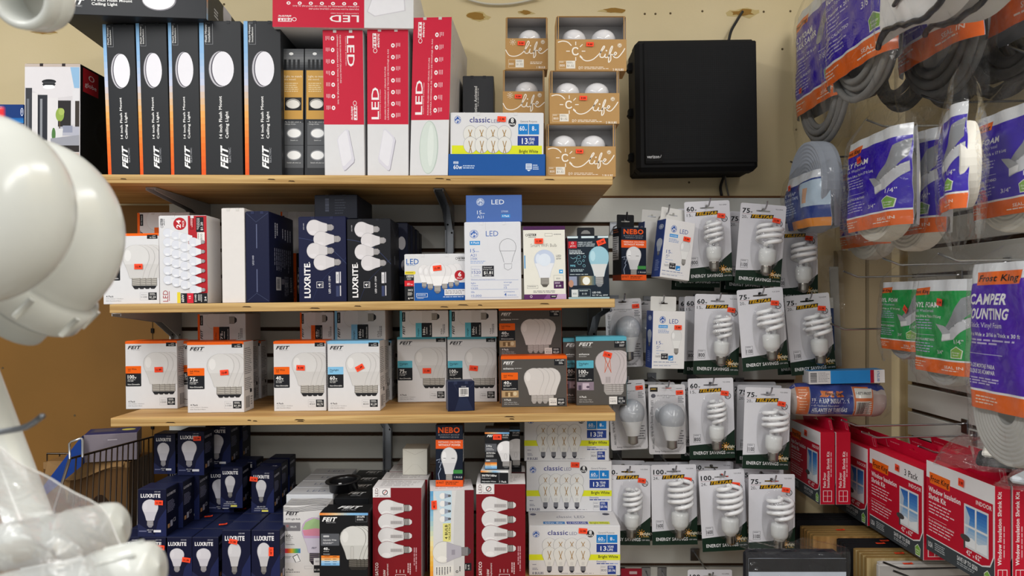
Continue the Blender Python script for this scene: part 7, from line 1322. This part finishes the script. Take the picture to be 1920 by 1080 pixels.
# ---------------------------------------------------------------- wire basket and what it holds
zb_ = S4.z(0); A, B = P(131, 861, 1.76), P(297, 813, 2.06); A.z = B.z = ZC - .377
t = thing('wire_basket', 'bent wire basket holding old cartons left of the navy stack', 'basket', (A.x, 1.9, zb_)); o = Vector((A.x, 1.9, zb_)); GW = M('#77706a', 'metal'); L = lambda v: Vector(v) - o
def bar(nm, pts, r=.0022, m=GW): mb = MB(); mb.tube([L(p) for p in pts], r, m, 7); return mb.build(nm, t)
bar('top_rail', [A, B], .0028); bar('bottom_rail', [(A.x - .02, A.y, zb_ + .004), (B.x, B.y, zb_ + .004)], .0028)
C1 = Vector((-1.32, 2.12, ZC - .44)); C2 = Vector((B.x - .06, 2.12, ZC - .44)); bar('rear_rail', [C1, C2], .0028)
bar('corner_post', [A, (A.x - .03, A.y - .01, ZC - .49), (A.x - .05, A.y - .01, zb_ + .004)], .0036, CHROME); bar('handle', [A, P(130, 832, 1.76), P(134, 828, 1.76), P(153, 821, 1.76), P(155, 824, 1.76), P(155, 856, 1.78)], .0028, CHROME)
for i in range(1, 16): f = i / 16; p = A.lerp(B, f); bar('wire', [p, (p.x - .02 * (1 - f), p.y, zb_ + .004)], .0019)
for i in range(9): f = i / 8; p = C1.lerp(C2, f); bar('rear_wire', [p, (p.x, p.y, zb_ + .004)], .0019)
cb = Art(0, 0, 180, 140); cb.e(120, 120, 34, 70, '#2a1a0e'); cb.p([(0, 0), (180, 0), (180, 8), (60, 16), (50, 60), (40, 20), (0, 10)], '#8f6f48'); cb.r(0, 90, 50, 140, '#4a321c')
bx = box('worn brown cardboard box inside the wire basket', (122, 876, 286, 1050), .13, '#5f4324', cb, Y=1.95, on=None, name='cardboard_box', cols={'top': '#7d5d38'}, X=-1.112); bx.root.location = (-1.135, 2.055, zb_ + .012); mb = MB(); mb.grid(lambda a, b: ((a - .5) * bx.w * .9, -bx.d / 2 - .012 * b + .004 * math.sin(a * 9), bx.h + .002 - .03 * b * (1 + .6 * math.sin(a * 5))), 12, 3, M('#8a6a42', 'matte')); mb.build('torn_flap', bx.root)
t2 = Art(0, 0, 90, 60); t2.r(6, 4, 84, 40, '#3a3f5c'); t2.e(70, 22, 12, 9, '#d6c860'); t2.p([(10, 8), (50, 8), (46, 34), (12, 34)], '#55505c')
fb = Art(0, 0, 90, 60); fb.r(40, 12, 56, 14, '#b9b2ba')
zq = bx.root.location.z + bx.h
q = box('blue and grey fixture carton lying on the worn brown box', (168, 821, 252, 872), .10, '#837b84', fb, top=t2, Y=1.99, on=None, yaw=20, name='light_fixture_box', cols={'left': '#143a86', 'top': '#1d2a5e', 'right': '#6c6570'}); q.root.location.z = zq + .004; q.root.location.y = 2.03
mb = MB(); mb.slab([(0, q.h), (-.09, -.055), (-.078, -.07), (.004, 0)], -q.d / 2 - .03, -q.d / 2 + .004, M('#143a86')); o_ = mb.build('open_flap', q.root, (-q.w / 2 - .001, 0, 0))
# ---------------------------------------------------------------- light and camera
def area(name, loc, rot, sx, sy, e, col=(1, .97, .92)):
    l = bpy.data.lights.new(name, 'AREA'); l.shape = 'RECTANGLE'; l.size = sx; l.size_y = sy; l.energy = e; l.color = col
    o = bpy.data.objects.new(name, l); COL.objects.link(o); o.location = loc; o.rotation_euler = rot; return o
for lx, k in ((-1.35, 1.3), (.95, .95)):
    for ly, e in ((.75, 15 * k), (-.5, 22 * k), (-1.75, 26), (-3.0, 28)): area('tube_light', (lx, ly, 2.8), (0, 0, 0), .3, 1.1, e, (1, .985, .96))
w = bpy.data.worlds.new('store_air'); S.world = w; w.use_nodes = True
bg = w.node_tree.nodes['Background']; bg.inputs[0].default_value = (.98, 1, .98, 1); bg.inputs[1].default_value = .47
cam = bpy.data.cameras.new('camera'); co = bpy.data.objects.new('camera', cam); COL.objects.link(co); S.camera = co
co.location = (0, 0, ZC); co.rotation_euler = (R(90), 0, 0); cam.sensor_width = 36; cam.lens = 36 * F / 1920; cam.shift_y = (HY - 540) / 1920
cam.clip_start = .02; cam.dof.use_dof = True; cam.dof.focus_distance = 1.85; cam.dof.aperture_fstop = cam.lens / 1000 / .0036
S.view_settings.view_transform = 'Standard'; S.view_settings.look = 'None'; S.view_settings.gamma = 1; S.view_settings.exposure = -.07
S.view_settings.use_curve_mapping = False
S.cycles.use_denoising = True; S.cycles.max_bounces = 8; S.cycles.transparent_max_bounces = 40; S.cycles.caustics_reflective = False; S.cycles.caustics_refractive = False
for o in list(S.objects):
    if o.name.startswith('lettering'): bpy.data.objects.remove(o)
